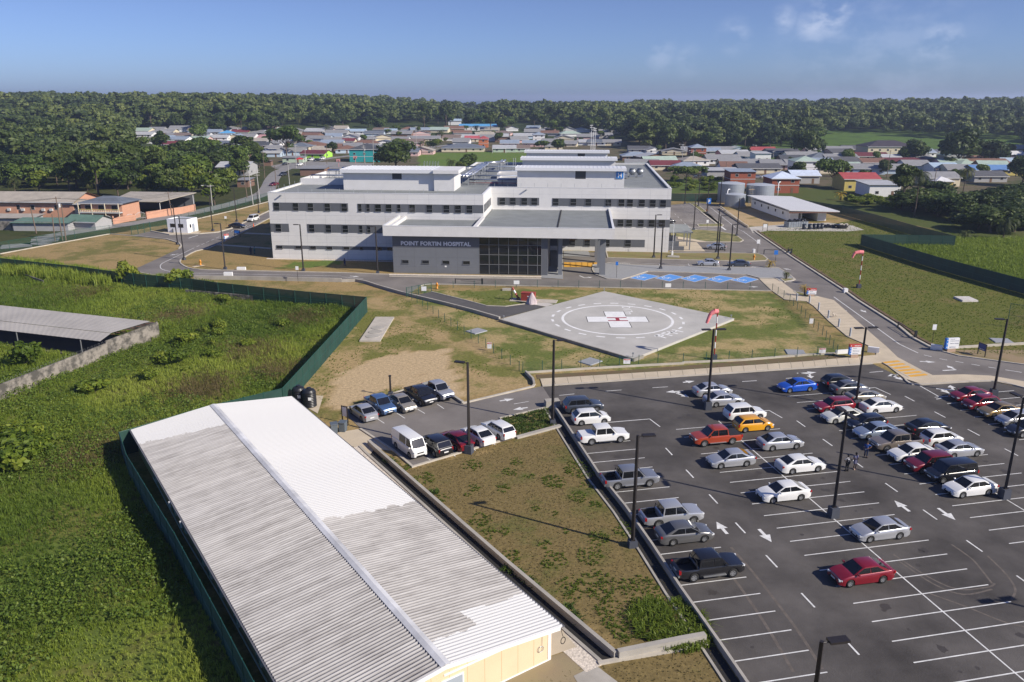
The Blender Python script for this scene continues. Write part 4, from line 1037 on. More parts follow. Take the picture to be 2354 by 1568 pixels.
for side, (t0, z0, t1, z1) in (('left', (-.05, SE, SR, SRZ)), ('right', (SR, SRZ, SW, SE))):
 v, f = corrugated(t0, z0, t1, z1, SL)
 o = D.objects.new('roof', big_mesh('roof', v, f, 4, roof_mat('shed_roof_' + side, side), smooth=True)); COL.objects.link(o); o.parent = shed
M_shw = pm('shed_white_trim', (.80, .80, .79), .5)
rd = MB(); rd.add([(0, SR - .32, SRZ + .02), (SL, SR - .32, SRZ + .02), (SL, SR, SRZ + .10), (0, SR, SRZ + .10), (0, SR + .32, SRZ + .02), (SL, SR + .32, SRZ + .02)], [(0, 1, 2, 3), (3, 2, 5, 4)])
rd.build('ridge_cap', pm('ridge_metal', (.60, .60, .60), .6, var=.3, vscale=.35, detail=7), shed)
M_cream = pm('cream_render', (.69, .55, .36), .85, var=.05, vscale=.4)
wl_ = MB()
wl_.ribbon([(.5, .45), (SL - .6, .45), (SL - .6, SW - .65), (.5, SW - .65)], .25, 0, 2.5, closed=True)
for s in (.5, SL - .6): wl_.add([(s - .12, .45, 2.5), (s - .12, SW - .65, 2.5), (s - .12, SR, SRZ - .06), (s + .12, .45, 2.5), (s + .12, SW - .65, 2.5), (s + .12, SR, SRZ - .06)], [(0, 1, 2), (3, 5, 4), (0, 3, 4, 1), (1, 4, 5, 2), (2, 5, 3, 0)])
wl_.build('wall', M_cream, shed)
bt = MB(); sE = SL - .6 + .125
for a, c in (((0.2, SE - .1), (SR, SRZ - .12)), ((SR, SRZ - .12), (SW - .2, SE - .1))):
 bt.add([(SL + .02, a[0], a[1] - .12), (SL + .02, c[0], c[1] - .12), (SL + .02, c[0], c[1] + .14), (SL + .02, a[0], a[1] + .14), (SL - .05, a[0], a[1] - .12), (SL - .05, c[0], c[1] - .12), (SL - .05, c[0], c[1] + .14), (SL - .05, a[0], a[1] + .14)], [(0, 1, 2, 3), (4, 7, 6, 5), (3, 2, 6, 7), (0, 4, 5, 1)])
bt.build('barge_board', M_shw, shed)
tr = MB(); tr.bx(sE, sE + .03, SW - .80, SW - .58, 0, 2.5); tr.bx(sE, sE + .03, .45, SW - .8, 0, .12); tr.bx(sE, sE + .035, SR + .1, SW - .8, 2.36, 2.5); tr.build('wall_trim', M_shw, shed)
pj = MB()
for t in np.arange(1.2, SW - 1, 1.2): pj.bx(sE - .01, sE + .006, t, t + .02, .15, 2.6)
pj.build('panel_joint', pm('cream_joint', (.52, .37, .18), .9), shed)
wd = MB(); wd.bx(sE, sE + .05, SR - .1, SR + 1.4, .9, 2.1); wf = wd.build('window', M_shw, shed); MB().bx(sE + .03, sE + .06, SR, SR + 1.3, 1.0, 2.0).build('pane', pm('pale_glass', (.35, .40, .45), .15), wf)
gu = MB()
for t, z in ((-.1, SE - .03), (SW + .05, SE - .03)): gu.bx(-.1, SL, t - .08, t + .08, z - .09, z)
gu.build('gutter', pm('gutter_dark', (.12, .12, .13), .6), shed)
for k, s in enumerate((10.3, 17.6, 21.0, 26.4, 28.4, 31.0, 34.9, 39.5, 43.0)):
 a = MB(); a.bx(s - .45, s + .45, -.02, .30, 1.35, 2.0); o = a.build('air_conditioner', pm('ac_body', (.55, .55, .53), .6), shed); MB().lathe([(.24, 0), (.24, .02)], 12, (0, 0, 0)).build('fan_grille', M_frame, o, (s - .1, -.03, 1.67)); o.children[0].rotation_euler = (rad(90), 0, 0)
MB().path([(8, .2, .6), (20, .1, .5), (30, .2, .55), (46, .1, .5)], .05, 5).build('waste_pipe', pm('pvc_pipe', (.6, .6, .6), .5), shed)
for s in (17.4, 21.2):
 MB().tube((s, -.2, 1.9), (s + .05, -.25, 2.5), .08).build('vent_pipe', pm('pvc_pipe', (.6, .6, .6), .5), shed)
for k, t in enumerate((SW - 1.4,)):
 b = MB(); n = 14; b.path([(sE + .08, t + .2 * math.cos(q), 1.2 + .2 * math.sin(q)) for q in np.linspace(0, 2 * math.pi, n)], .02, 4); b.path([(sE + .06, t + .1, 1.4), (sE + .06, t + .15, 2.4)], .012, 4); b.build('cable_coil', M_steel, shed)
b = MB(); b.path([(sE + .2, SW + .25 + .18 * math.cos(q), 1.2 + .24 * math.sin(q)) for q in np.linspace(0, 2 * math.pi, 14)], .03, 4); b.path([(sE, SW + .1, 2.3), (sE + .2, SW + .25, 1.45)], .02, 4); b.build('cable_coil', M_dark, shed)
# derelict warehouse on the left with its block wall
wa = np.array(G('D', 690, 630, 2.5)); wb = np.array(G('D', 1035, 492, 3.0)); w0 = np.array(G('D', 0, 552, 2.5)); wt0 = np.array(G('D', 0, 380, 3.1)); wm1 = np.array(G('D', 765, 575, 2.75)); wm0 = np.array(G('D', 0, 490, 2.75))
wh = thing('derelict_warehouse', 'old open sided warehouse with pale sheet metal roof in the weeds', 'warehouse', (wa[0], wa[1], 0))
rel = lambda p, z: (p[0] - wa[0], p[1] - wa[1], z)
e0 = w0 + (w0 - wa) * .6; e1 = wt0 + (wt0 - wb) * .6; em = wm0 + (wm0 - wm1) * .6
M_oldroof = pm('old_sheet_roof', (.40, .375, .335), .7, var=.12, vscale=.25, detail=7)
def slope(b, A, B, C_, D_, n=70, amp=.04):
 """ribbed sheet between edges A-B and D-C"""
 A, B, C_, D_ = map(np.array, (A, B, C_, D_)); vs = []
 for i in range(n + 1):
  t = i / n; up_ = amp * (1 if i % 2 else -1)
  p = A + (B - A) * t; q = D_ + (C_ - D_) * t
  vs += [(p[0], p[1], p[2] + up_), (q[0], q[1], q[2] + up_)]
 b.add(vs, [(2 * i, 2 * i + 2, 2 * i + 3, 2 * i + 1) for i in range(n)])
rb = MB(); slope(rb, rel(e0, 2.5), rel(wa, 2.5), rel(wm1, 2.75), rel(em, 2.75), amp=.008); rb.build('lower_roof', M_oldroof, wh)
rb = MB(); slope(rb, rel(em, 2.8), rel(wm1, 2.8), rel(wb, 3.0), rel(e1, 3.1), amp=.008); rb.build('upper_roof', M_oldroof, wh)
g0 = np.array(G('D', 745, 735, 0)); g1 = np.array(G('D', 1100, 600, 0)); g9 = np.array(G('D', 0, 1040, 0)); g10 = g9 + (g9 - g0) * 1.2
M_block = pm('block_wall_stained', (.30, .27, .23), .95, var=.1, vscale=.9, col2=(.075, .07, .06), detail=9, bump=.3, bscale=3, thr=(.42, .58))
gw = MB(); gd = (g1 - g0)
gw.add([rel(g0, 0), rel(g1, 0), rel(g1, 2.3), rel(g0, 2.2), rel(g0 + np.array([-.15, .25]), 0), rel(g1 + np.array([-.15, .25]), 0), rel(g1 + np.array([-.15, .25]), 2.3), rel(g0 + np.array([-.15, .25]), 2.2)], [(0, 1, 2, 3), (4, 7, 6, 5), (3, 2, 6, 7), (0, 3, 7, 4), (1, 5, 6, 2)])
gw.build('gable_wall', M_block, wh)
back = MB(); back.ribbon([rel(g1, 0)[:2], rel(e1, 0)[:2]], .25, 0, 2.1); back.ribbon([rel(e1 , 0)[:2], rel(e0, 0)[:2]], .25, 0, 2.0); back.build('back_wall', M_block, wh)
pm_ = MB().tube((0, 0, 0), (0, 0, 2.4), .08, n=6).mesh('post', M_frame)
for k in range(3):
 p = wa + (e0 - wa) * (.12 + .4 * k); inst('post', pm_, wh, rel(p, 0))
MB().flat([rel(wa, 0)[:2], rel(wb, 0)[:2], rel(e1, 0)[:2], rel(e0, 0)[:2]], .04).build('floor_slab', pm('slab_dark', (.10, .09, .08), .95), wh)  # floor slab in one dark base colour
pt = MB()
for k in range(9): p = wm1 + (wb - wm1) * k / 8; pt.tube(rel(p, 2.62 + .03 * k), rel(p + np.array([.5, .1]), 2.58 + .03 * k), .05, n=4)
pt.build('rafter_ends', pm('rust_steel', (.13, .06, .04), .8), wh)
bw = thing('boundary_wall', 'stained concrete block boundary wall in front of the derelict warehouse', 'wall', (g0[0], g0[1], 0))
rel2 = lambda p, z=None: (p[0] - g0[0], p[1] - g0[1])
bwm = MB(); bwm.ribbon([rel2(g0), rel2(g9), rel2(g10)], .25, 0, 1.9); bwm.build('wall', M_block, bw)
wv_ = MB()
for k in range(60):
 p = g0 + (g10 - g0) * k / 60; r_ = .18
 wv_.path([(p[0] - g0[0] + r_ * math.cos(q) * .2, p[1] - g0[1] + r_ * math.cos(q), 2.1 + r_ * math.sin(q)) for q in np.linspace(0, 2 * math.pi, 7)], .012, 3)
wv_.build('barbed_wire', M_frame, bw)
for a, c, lb in (((1280, 278), (1780, 322), 'low broken concrete wall below the green fence by the bushes'), ((170, 170), (300, 215), 'grey broken wall stub half hidden in tall grass far left')):
 p = np.array(G('D', *a, .8)); q = np.array(G('D', *c, .8))
 t = tag(MB().ribbon([(0, 0), tuple(q - p)], .2, 0, .9).build('broken_wall', M_block, loc=(p[0], p[1], 0)), lb, 'wall')
# guard booth, white shed, tanks
bc = np.array(G('A', 1160, 1087, 0)); br = np.array(G('A', 1297, 1093, 0)); d_ = (br - bc); L = np.linalg.norm(d_)
gb = thing('guard_booth', 'small white flat roofed guard booth beside the entrance gate', 'booth', (bc[0], bc[1], 0), math.atan2(d_[1], d_[0]))
M_bw = pm('booth_white', (.78, .79, .82), .7, var=.03, vscale=1)
b = MB(); b.ribbon([(.1, .1), (L - .1, .1), (L - .1, 4.4), (.1, 4.4)], .2, 0, 3.6, closed=True); b.build('wall', M_bw, gb)
MB().bx(.2, L - .2, .2, 4.3, 3.2, 3.3).build('roof', M_roofm, gb)
for x0, x1 in ((.9, 2.3), (3.3, 4.8)):
 o = MB().bx(x0, x1, -.04, .05, 1.45, 2.4).build('window', M_frame, gb); MB().bx(x0 + .06, x1 - .06, -.05, 0, 1.5, 2.35).build('pane', M_glass, o)
MB().bx(L - .05, L + .04, 2.0, 3.0, .1, 2.2).build('door', pm('door_grey', (.3, .34, .4), .6), gb)
MB().bx(L - .05, L + .04, 1.0, 1.6, 1.3, 2.2).build('window', M_glass, gb)
MB().bx(1.5, 1.75, -.35, -.1, 0, 1.1).build('meter_box', M_gpan, gb)
sa = np.array(G('C', 733, 1013, 0)); sd = np.array(G('C', 525, 918, 0)); sb_ = np.array(G('C', 983, 1010, 0))
dx = sb_ - sa; sw_ = np.linalg.norm(dx); sl_ = np.linalg.norm(sd - sa)
ws = thing('container_store', 'white store of shipping containers under a wide pale sloping roof', 'shed', (sa[0], sa[1], 0), math.atan2(dx[1], dx[0]))
M_cont = pm('container_white', (.72, .73, .73), .6, var=.05, vscale=.6)
Lr = 30.0
def cont(x0, x1):
 b = MB(); b.bx(x0, x1, 0, Lr, .15, 2.75)
 n = int((x1 - x0) / .3)
 for k in range(n): b.bx(x0 + .06 + k * .3, x0 + .2 + k * .3, -.04, 0, .2, 2.7)
 return b
cont(0, 2.5).build('left_container', M_cont, ws); cont(sw_ - 2.5, sw_).build('right_container', M_cont, ws)
for k, y in enumerate((5, 10.5, 16, 21.5, 27)):
 o = MB().bx(-.05, .02, y - .45, y + .45, 1.5, 2.3).build('window', M_frame, ws); MB().bx(-.06, 0, y - .38, y + .38, 1.57, 2.23).build('pane', M_glass, o)
MB().bx(2.5, sw_ - 2.5, 14, 14.2, 0, 2.8).build('inner_wall', M_gpan, ws)
rr = MB(); z0, z1 = 3.7, 3.15
rr.add([(-1.3, -2.2, z0 - .05), (sw_ + 2.8, -2.2, z1), (sw_ + 2.8, Lr + 1, z1 + .3), (-1.3, Lr + 1, z0 + .3), (-1.3, -2.2, z0 - .3), (sw_ + 2.8, -2.2, z1 - .25), (sw_ + 2.8, Lr + 1, z1 + .05), (-1.3, Lr + 1, z0 + .05)], [(0, 1, 2, 3), (7, 6, 5, 4), (0, 4, 5, 1), (1, 5, 6, 2), (3, 2, 6, 7), (0, 3, 7, 4)])
rr.build('roof', pm('store_roof', (.58, .585, .59), .6, var=.05, vscale=.4), ws)
rb = MB(); rb.bx(-1.25, sw_ + 2.7, -2.1, -1.95, 2.72, 3.05); rb.build('roof_beam', pm('rust_steel', (.13, .06, .04), .8), ws)
MB().bx(3.4, 3.5, -.1, 2, 0, 2.4).build('door', M_cont, ws)
M_tank = pm('tank_steel', (.31, .345, .385), .5, metal=.35, var=.06, vscale=.4)
def tank(px, py, r, hh, label, level):
 c = G('C', px, py, 0); cy = c[1] + r
 t = thing('water_tank', label, 'tank', (c[0], cy, 0), 0, 'steel water tanks by the white store')
 MB().lathe([(r, .5), (r, hh)], 40).build('shell', M_tank, t, smooth=False)
 MB().lathe([(r + .06, hh), (r + .06, hh + .12), (r * .5, hh + .45), (.2, hh + .6)], 40).build('roof', pm('tank_roof', (.45, .48, .51), .5, metal=.2), t)
 MB().lathe([(r + .3, 0), (r + .3, .5)], 40).build('base', M_conc, t)
 rg = MB()
 for z in np.arange(1.6, hh, 1.1): rg.lathe([(r + .02, z), (r + .02, z + .05)], 40)
 rg.build('ring_seams', M_steel, t)
 return t, c, cy
t1, c1, y1_ = tank(358, 898, 4.4, 6.2, 'round grey steel water tank behind the small tank', 0)
t1.location.y += 4; t1.location.x += .6
t2, _, _ = tank(553, 888, 4.6, 5.7, 'widest grey steel water tank behind the white store', 0)
t3, c3, y3_ = tank(375, 915, 3.2, 3.8, 'smallest grey steel water tank standing in front of the two bigger ones', 0)
sc = thing('scaffold_tower', 'narrow scaffold ladder tower between the steel water tanks', 'scaffold', (*G('C', 465, 905, 0), 0))
b = MB()
for x in (-.5, .5):
 for y in (0, 1): b.tube((x, y, 0), (x, y, 6.8), .05, n=4)
b.build('uprights', M_steel, sc)
b = MB()
for k in range(9): b.tube((-.5, 0, .6 + k * .7), (.5, 0, .6 + k * .7), .04, n=4)
b.box((0, .5, 5.3), (1.8, 1.2, .1)); b.build('rungs', pm('timber_pale', (.4, .3, .18), .8), sc)
for px, py, h_, lb in ((300, 905, 5.0, 'white curved fill pipe on the left of the small tank'), (650, 850, 5.2, 'white curved fill pipe on the right of the wide tank')):
 g = G('C', px, py, 0); b = MB(); b.path([(0, 0, 0), (0, 0, h_), (.5, .6, h_ + .4), (1.0, 1.2, h_ + .3)], .16, 8)
 tag(b.build('fill_pipe', M_shw, loc=(g[0], g[1], 0), smooth=True), lb, 'pipe')
M_skip = pm('skip_steel', (.22, .25, .28), .7, var=.3, vscale=1.5)
sk0 = np.array(G('C', 725, 1055, 0)); sk1 = np.array(G('C', 860, 1050, 0)); dv = sk1 - sk0; sL = np.linalg.norm(dv)
sk = thing('rubbish_skip', 'long grey steel skip heaped with black rubbish bags', 'skip', (sk0[0], sk0[1], 0), math.atan2(dv[1], dv[0]))
b = MB(); b.ribbon([(.05, .05), (sL, .05), (sL, 2.2), (.05, 2.2)], .1, .1, 1.55, closed=True); b.bx(0, sL, 0, 2.2, .05, .15); b.build('tub', M_skip, sk)
b = MB()
for k in range(8): b.bx(.1 + k * sL / 8, .22 + k * sL / 8, -.08, 0, .1, 1.5)
b.build('ribs', M_steel, sk)
M_bag = pm('black_bag', (.015, .015, .017), .35)
def bag_mesh(seed):
 r = random.Random(seed); bm = bmesh.new(); bmesh.ops.create_icosphere(bm, subdivisions=2, radius=.42)
 for v in bm.verts: v.co = Vector((v.co.x * 1.1, v.co.y, v.co.z * .8)) * (1 + r.uniform(-.14, .14))
 me = D.meshes.new('rubbish_bag'); bm.to_mesh(me); bm.free(); me.materials.append(M_bag); return me
BAG = [bag_mesh(i) for i in range(3)]
for k in range(22):
 x = random.uniform(.4, sL - .4); y = random.uniform(.4, 1.8)
 p = Matrix.Rotation(sk.rotation_euler.z, 2) @ Vector((x, y))
 o = inst('rubbish_bag', BAG[k % 3], None, (sk0[0] + p.x, sk0[1] + p.y, 1.45 + random.uniform(0, .45)), random.uniform(0, 6), random.uniform(.8, 1.15))
 tag(o, 'knotted black rubbish bag heaped in the long grey skip', 'rubbish bag', 'black bags in the skip')
for k in range(10):
 g = G('C', 975 + k * 8, 1050 + (k % 3) * 3, 0)
 tag(inst('rubbish_bag', BAG[k % 3], None, (g[0], g[1], .33 + .2 * (k % 2)), k, random.uniform(.8, 1.2)), 'black rubbish bag dumped on the ground right of the bins', 'rubbish bag', 'black bags on the ground')
M_drum = pm('bin_navy', (.018, .024, .036), .45)
bin0 = None
for k, (x, lb) in enumerate(((833, 'navy wheeled bin at the front left of the skip row'), (873, 'second navy wheeled bin beside the skip'), (905, 'middle navy wheeled bin in the row by the skip'), (932, 'fourth navy wheeled bin in the row by the skip'), (955, 'last navy wheeled bin next to the dumped bags'))):
 g = G('C', x, 1066 - k * 1.0, 0)
 if not bin0:
  bin0 = thing('wheeled_bin', lb, 'bin', g, 0, 'navy bins by the skip')
  MB().lathe([(.42, 0), (.5, .3), (.55, 1.25)], 14).build('body', M_drum, bin0, smooth=True)
  MB().lathe([(.58, 1.25), (.58, 1.35), (.4, 1.48), (.1, 1.5)], 14).build('lid', M_drum, bin0)
 else: copy_tree(bin0, g, 0, lb)
g = G('C', 1095, 1058, 0)
bt_ = thing('rubbish_basket', 'wide black open tub full of pale rubbish on the concrete', 'tub', g)
MB().lathe([(1.2, 0), (1.75, .9), (1.8, 1.0), (1.6, .9)], 18).build('tub', M_bag, bt_)
b = MB()
for k in range(16): b.box((random.uniform(-1.1, 1.1), random.uniform(-1, 1), random.uniform(.9, 1.25)), (random.uniform(.3, .7), .4, .25), random.uniform(0, 3))
b.build('rubbish', pm('mixed_rubbish', (.55, .5, .42), .9, var=.4, vscale=3), bt_)
sheet('concrete_apron', GP('C', [(1000, 1020), (1170, 1040), (1248, 1070), (1130, 1080), (600, 1075), (480, 1090), (455, 1050), (720, 1030)]), .03, pm('apron_pale', (.46, .43, .38), .95, var=.15, vscale=.4))
structure(MB().ribbon(GP('C', [(250, 925), (450, 1055)]), .3, 0, .55).build('retaining_kerb', M_walk))
# cars
M_tyre = pm('tyre_rubber', (.012, .012, .012), .85)
M_rim = pm('alloy_rim', (.42, .43, .44), .35, metal=.7)
M_cglass = pm('car_glass', (.010, .011, .013), .04, spec=.7)
M_cdark = pm('car_underside', (.012, .012, .013), .8)
M_lamp = pm('headlamp_glass', (.62, .64, .66), .12)
M_tail = pm('tail_lamp', (.35, .012, .012), .2)
M_plate = pm('number_plate', (.75, .75, .72), .5)
M_bed = pm('bed_liner', (.02, .02, .022), .7)
PAINT = {}
def paint(name, col, metal=0.0, rough=.28):
 if name not in PAINT:
  m = pm('paint_' + name, col, rough, metal=metal, coat=.8)
  PAINT[name] = m
 return PAINT[name]
for n_, c_, m_ in (('white', (.74, .74, .72), 0), ('pearl', (.60, .60, .55), 0), ('silver', (.47, .48, .50), .45), ('pale silver', (.50, .50, .47), .4), ('grey', (.15, .15, .15), .4), ('steel', (.27, .28, .30), .45), ('slate', (.055, .065, .085), .3),
     ('black', (.012, .012, .014), 0), ('navy', (.018, .022, .035), .2), ('blue', (.010, .085, .50), .2), ('mid blue', (.10, .18, .34), .45), ('ice blue', (.30, .36, .46), .45), ('red', (.22, .009, .020), .15), ('dark red', (.17, .010, .020), .2),
     ('orange red', (.40, .055, .018), .2), ('yellow', (.72, .34, .012), 0), ('gold', (.34, .24, .11), .5), ('tan', (.26, .22, .18), .45), ('beige', (.36, .33, .27), .4)):
 paint(n_, c_, m_)
KIND = dict(
sedan=dict(L=4.55, W=1.76, H=1.46, belt=.92, hood=.92, nose=.66, trunk=1.00, xf0=1.18, xf1=.25, xr1=-.88, xr0=-1.86, r=.315, zl=.20, wf=1.40, wr=-1.25),
hatch=dict(L=4.1, W=1.70, H=1.52, belt=.94, hood=.96, nose=.68, trunk=.98, xf0=1.22, xf1=.30, xr1=-1.38, xr0=-1.98, r=.31, zl=.20, wf=1.28, wr=-1.28),
wagon=dict(L=4.45, W=1.72, H=1.49, belt=.92, hood=.90, nose=.70, trunk=.98, xf0=1.05, xf1=.30, xr1=-1.72, xr0=-2.13, r=.315, zl=.20, wf=1.38, wr=-1.28),
suv=dict(L=4.5, W=1.82, H=1.68, belt=1.06, hood=1.04, nose=.82, trunk=1.08, xf0=1.08, xf1=.40, xr1=-1.65, xr0=-2.12, r=.355, zl=.28, wf=1.40, wr=-1.30),
pickup=dict(L=5.2, W=1.84, H=1.78, belt=1.08, hood=1.08, nose=.92, trunk=1.08, xf0=1.30, xf1=.58, xr1=-.92, xr0=-1.06, r=.38, zl=.36, wf=1.62, wr=-1.45, bed=(-2.45, -1.16)),
van=dict(L=4.75, W=1.72, H=2.0, belt=1.12, hood=1.10, nose=.86, trunk=1.12, xf0=2.12, xf1=1.55, xr1=-2.22, xr0=-2.34, r=.33, zl=.24, wf=1.55, wr=-1.30),
mpv=dict(L=4.6, W=1.78, H=1.82, belt=1.02, hood=1.0, nose=.78, trunk=1.05, xf0=1.55, xf1=.85, xr1=-1.95, xr0=-2.22, r=.33, zl=.22, wf=1.45, wr=-1.35),
)
def car_proto(kind, cover=False):
 k = KIND[kind]; L = k['L']; W = k['W'] / 2; zl = k['zl']; r = k['r']
 root = thing('parked_car', kind, kind)
 ra = r + .07
 bed = k.get('bed')
 base = [-L / 2, -L / 2 + .10, -L / 2 + .32, k['xr0'], 0.0, k['xf0'], k['xf0'] + (L / 2 - k['xf0']) * .45, L / 2 - .40, L / 2 - .14, L / 2]
 for xw in (k['wf'], k['wr']):
  base += [xw + ra * math.cos(t) for t in np.linspace(0, math.pi, 9)]
 if bed: base += [bed[0] - .001, bed[0], bed[1], bed[1] + .001]
 xs = sorted(set(round(x, 4) for x in base if -L / 2 <= x <= L / 2))
 def top(x):
  if bed and x < k['xr0']: return 1.02
  if x <= k['xr0']: return k['trunk'] - .05 * ((k['xr0'] - x) / max(.01, L / 2 + k['xr0'])) ** 2
  if x >= k['xf0']:
   t = (x - k['xf0']) / (L / 2 - k['xf0'])
   return k['hood'] + (k['nose'] - k['hood']) * t ** 1.7
  t = (x - k['xr0']) / (k['xf0'] - k['xr0']); return k['trunk'] + (k['hood'] - k['trunk']) * t
 def wid(x):
  e = (L / 2 - abs(x))
  return W * (1 - .16 * max(0, 1 - e / .5) ** 2.2) * (1 - .02 * (abs(x) / (L / 2)))
 secs = []
 for x in xs:
  w = wid(x); zt = top(x); e = L / 2 - abs(x)
  zlo = zl + .10 * max(0, 1 - e / .35)
  if e < .12: zt -= (.16 if x > 0 else .10) * (1 - e / .12)
  za = zlo
  for xw in (k['wf'], k['wr']):
   d = abs(x - xw)
   if d < ra: za = max(za, r + math.sqrt(max(0, ra * ra - d * d)))
  inb = bed and bed[0] <= x <= bed[1]
  wt = w * (.95 if bed else .92)
  wi = w * .88
  pts = [(0, zlo), (w - .27, zlo), (w - .27, za), (w - .01, za), (w, za + (zt - za) * .5), (w * .985, zt - .07), (wt, zt), (wi, zt + .004 if not inb else zt), (wi, zt - .42 if inb else zt + .006), (0, zt - .42 if inb else zt + .025)]
  secs.append((x, pts))
 np_ = len(secs[0][1])
 vs = []; fs = []; ms = []
 for x, p in secs:
  for y, z in p: vs.append((x, y, z))
  for y, z in p: vs.append((x, -y, z))
 st = 2 * np_
 for i in range(len(secs) - 1):
  inb = bed and bed[0] <= secs[i][0] < bed[1] - .0005
  for j in range(np_ - 1):
   a = i * st + j; b = (i + 1) * st + j
   mi = 1 if j in (0, 1, 2) else (2 if (inb and j >= 7) else 0)
   fs.append((a, a + 1, b + 1, b)); ms.append(mi)
   a += np_; b += np_
   fs.append((a, b, b + 1, a + 1)); ms.append(mi)
 for i in (0, len(secs) - 1):
  o = i * st
  f = [o + j for j in range(np_)] + [o + np_ + j for j in range(np_ - 1, -1, -1)]
  fs.append(f if i else f[::-1]); ms.append(0)
 zb = lambda x: top(x) - .02
 H = k['H']; wb = W * .90; wr_ = W * (.78 if kind in ('pickup', 'suv') else .73)
 if kind in ('van', 'mpv'): wr_ = W * .80
 g = []
 for x, z, w in ((k['xr0'], zb(k['xr0']), wb), (k['xr1'] - (k['xr1'] - k['xr0']) * .12, H - .06, wr_ + .03), (k['xr1'] + .12, H - .012, wr_), ((k['xr1'] + k['xf1']) / 2, H, wr_), (k['xf1'] - .10, H - .012, wr_), (k['xf1'] + (k['xf0'] - k['xf1']) * .10, H - .05, wr_ + .02), (k['xf0'], zb(k['xf0']), wb)):
  g.append((x, z, w))
 o = len(vs)
 for x, z, w in g:
  vs += [(x, w, z - .035 if z > 1.2 else z), (x, w * .75, z), (x, -w * .75, z), (x, -w, z - .035 if z > 1.2 else z)]
 n = len(g)
 for i in range(n - 1):
  a = o + i * 4; b = a + 4
  for j in range(3): fs.append((a + j, a + j + 1, b + j + 1, b + j)[::-1]); ms.append(0)
 o2 = len(vs)
 for x, z, w in g: vs += [(x, wb * 1.0, zb(x)), (x, -wb * 1.0, zb(x))]
 for i in range(n - 1):
  a = o + i * 4; c = o2 + i * 2
  fs.append((a, a + 4, c + 2, c)[::-1]); ms.append(0)
  fs.append((a + 3, a + 7, c + 3, c + 1)); ms.append(0)
 b = MB(); b.v = vs; b.f = [list(f) for f in fs]; b.m = ms
 body = b.build('body', [PAINT['white'], M_cdark, M_bed], root)
 bm = bmesh.new(); bm.from_mesh(body.data); bmesh.ops.remove_doubles(bm, verts=bm.verts, dist=.0005); bmesh.ops.recalc_face_normals(bm, faces=bm.faces); bm.to_mesh(body.data); bm.free()
 body.data.polygons.foreach_set('use_smooth', [True] * len(body.data.polygons))
 try: body.data.set_sharp_from_angle(angle=rad(38))
 except Exception: pass
 def quadpane(name, p, off, parent=root, mat=M_cglass):
  p = [Vector(q) for q in p]
  nrm = (p[1] - p[0]).cross(p[2] - p[0]).normalized()
  if nrm.dot(Vector(off)) < 0: nrm = -nrm; p = p[::-1]
  f = MB(); m = len(p)
  f.add([q + nrm * .012 for q in p] + [q - nrm * .01 for q in p], [list(range(m))] + [(i, m + i, m + (i + 1) % m, (i + 1) % m) for i in range(m)])
  return f.build(name, mat, parent)
 def lerp3(a, c, t): return tuple(a[i] + (c[i] - a[i]) * t for i in range(3))
 def slopep(i, j, t0, t1, sx):
  A = Vector((g[i][0], 0, g[i][1])); Bv = Vector((g[j][0], 0, g[j][1]))
  q = []
  for t, s in ((t0, -1), (t0, 1), (t1, 1), (t1, -1)):
   p = A + (Bv - A) * t; w = (g[i][2] + (g[j][2] - g[i][2]) * t) * .90
   q.append((p.x, s * w, p.z))
  quadpane('windscreen' if sx > 0 else 'rear_window', q, (sx, 0, .3))
 slopep(6, 5, .06, .93, 1); slopep(0, 1, .10 if kind in ('sedan',) else .12, .93, -1)
 zt = H - .11
 def sidex(x0, z0, x1, z1):
  pass
 def roofw(z): return wb + (wr_ - wb) * (z - zb(0)) / (H - zb(0))
 for s in (1, -1):
  z0 = zb(0) + .05; z1 = H - .10
  f0 = k['xf0'] - .22; f1 = k['xf1'] + .02; r1 = k['xr1'] + .10; r0 = k['xr0'] + (.42 if kind == 'sedan' else .22)
  if kind == 'pickup': r1 = k['xr1'] + .06; r0 = k['xr0'] + .12
  mid = (f0 + r0) / 2 + .02 if kind not in ('wagon', 'suv', 'mpv', 'van') else .02 + .1
  cuts = [(f0, f1, mid + .035, mid + .035), (mid - .035, mid - .035, r0, r1)]
  if kind in ('wagon', 'suv', 'mpv'):
   m2 = -.98; cuts = [(f0, f1, mid + .035, mid + .035), (mid - .035, mid - .035, m2 + .03, m2 + .03), (m2 - .03, m2 - .03, r0, r1)]
  if kind == 'van': cuts = [(1.90, 1.50, .85, .85), (.62, .62, -.62, -.62)]
  for a0, a1, b0, b1 in cuts:
   y0, y1 = roofw(z0) * s, (roofw(z1) + .012) * s
   quadpane('side_window', [(a0, y0, z0), (b0, y0, z0), (b1, y1, z1), (a1, y1, z1)], (0, s, 0))
 for s in (1, -1):
  zf = k['nose'] - .06; wl_ = W * .70
  MB().box((L / 2 - .17, s * wl_, zf), (.26, .34, .13), s * -.35).build('headlight', M_lamp, root)
  zt_ = (k['trunk'] - .18) if not bed else .86
  MB().box((-L / 2 + .09, s * W * .80, zt_), (.16, .26 if kind in ('sedan',) else .18, .15 if kind == 'sedan' else .28), s * .25).build('tail_light', M_tail, root)
  MB().box((k['xf0'] - .32, s * (W + .07), k['belt'] + .10), (.12, .17, .11)).build('mirror', PAINT['white'], root)
 MB().bx(L / 2 - .10, L / 2 + .008, -W * .42, W * .42, k['nose'] - .24, k['nose'] - .12).build('grille', M_cdark, root)
 MB().bx(L / 2 - .08, L / 2 + .012, -W * .55, W * .55, zl + .10, zl + .22).build('air_intake', M_cdark, root)
 MB().bx(L / 2 - .02, L / 2 + .02, -.24, .24, zl + .24, zl + .34).build('number_plate', M_plate, root)
 MB().bx(-L / 2 - .012, -L / 2 + .02, -.24, .24, zl + .34, zl + .46).build('number_plate', M_plate, root)
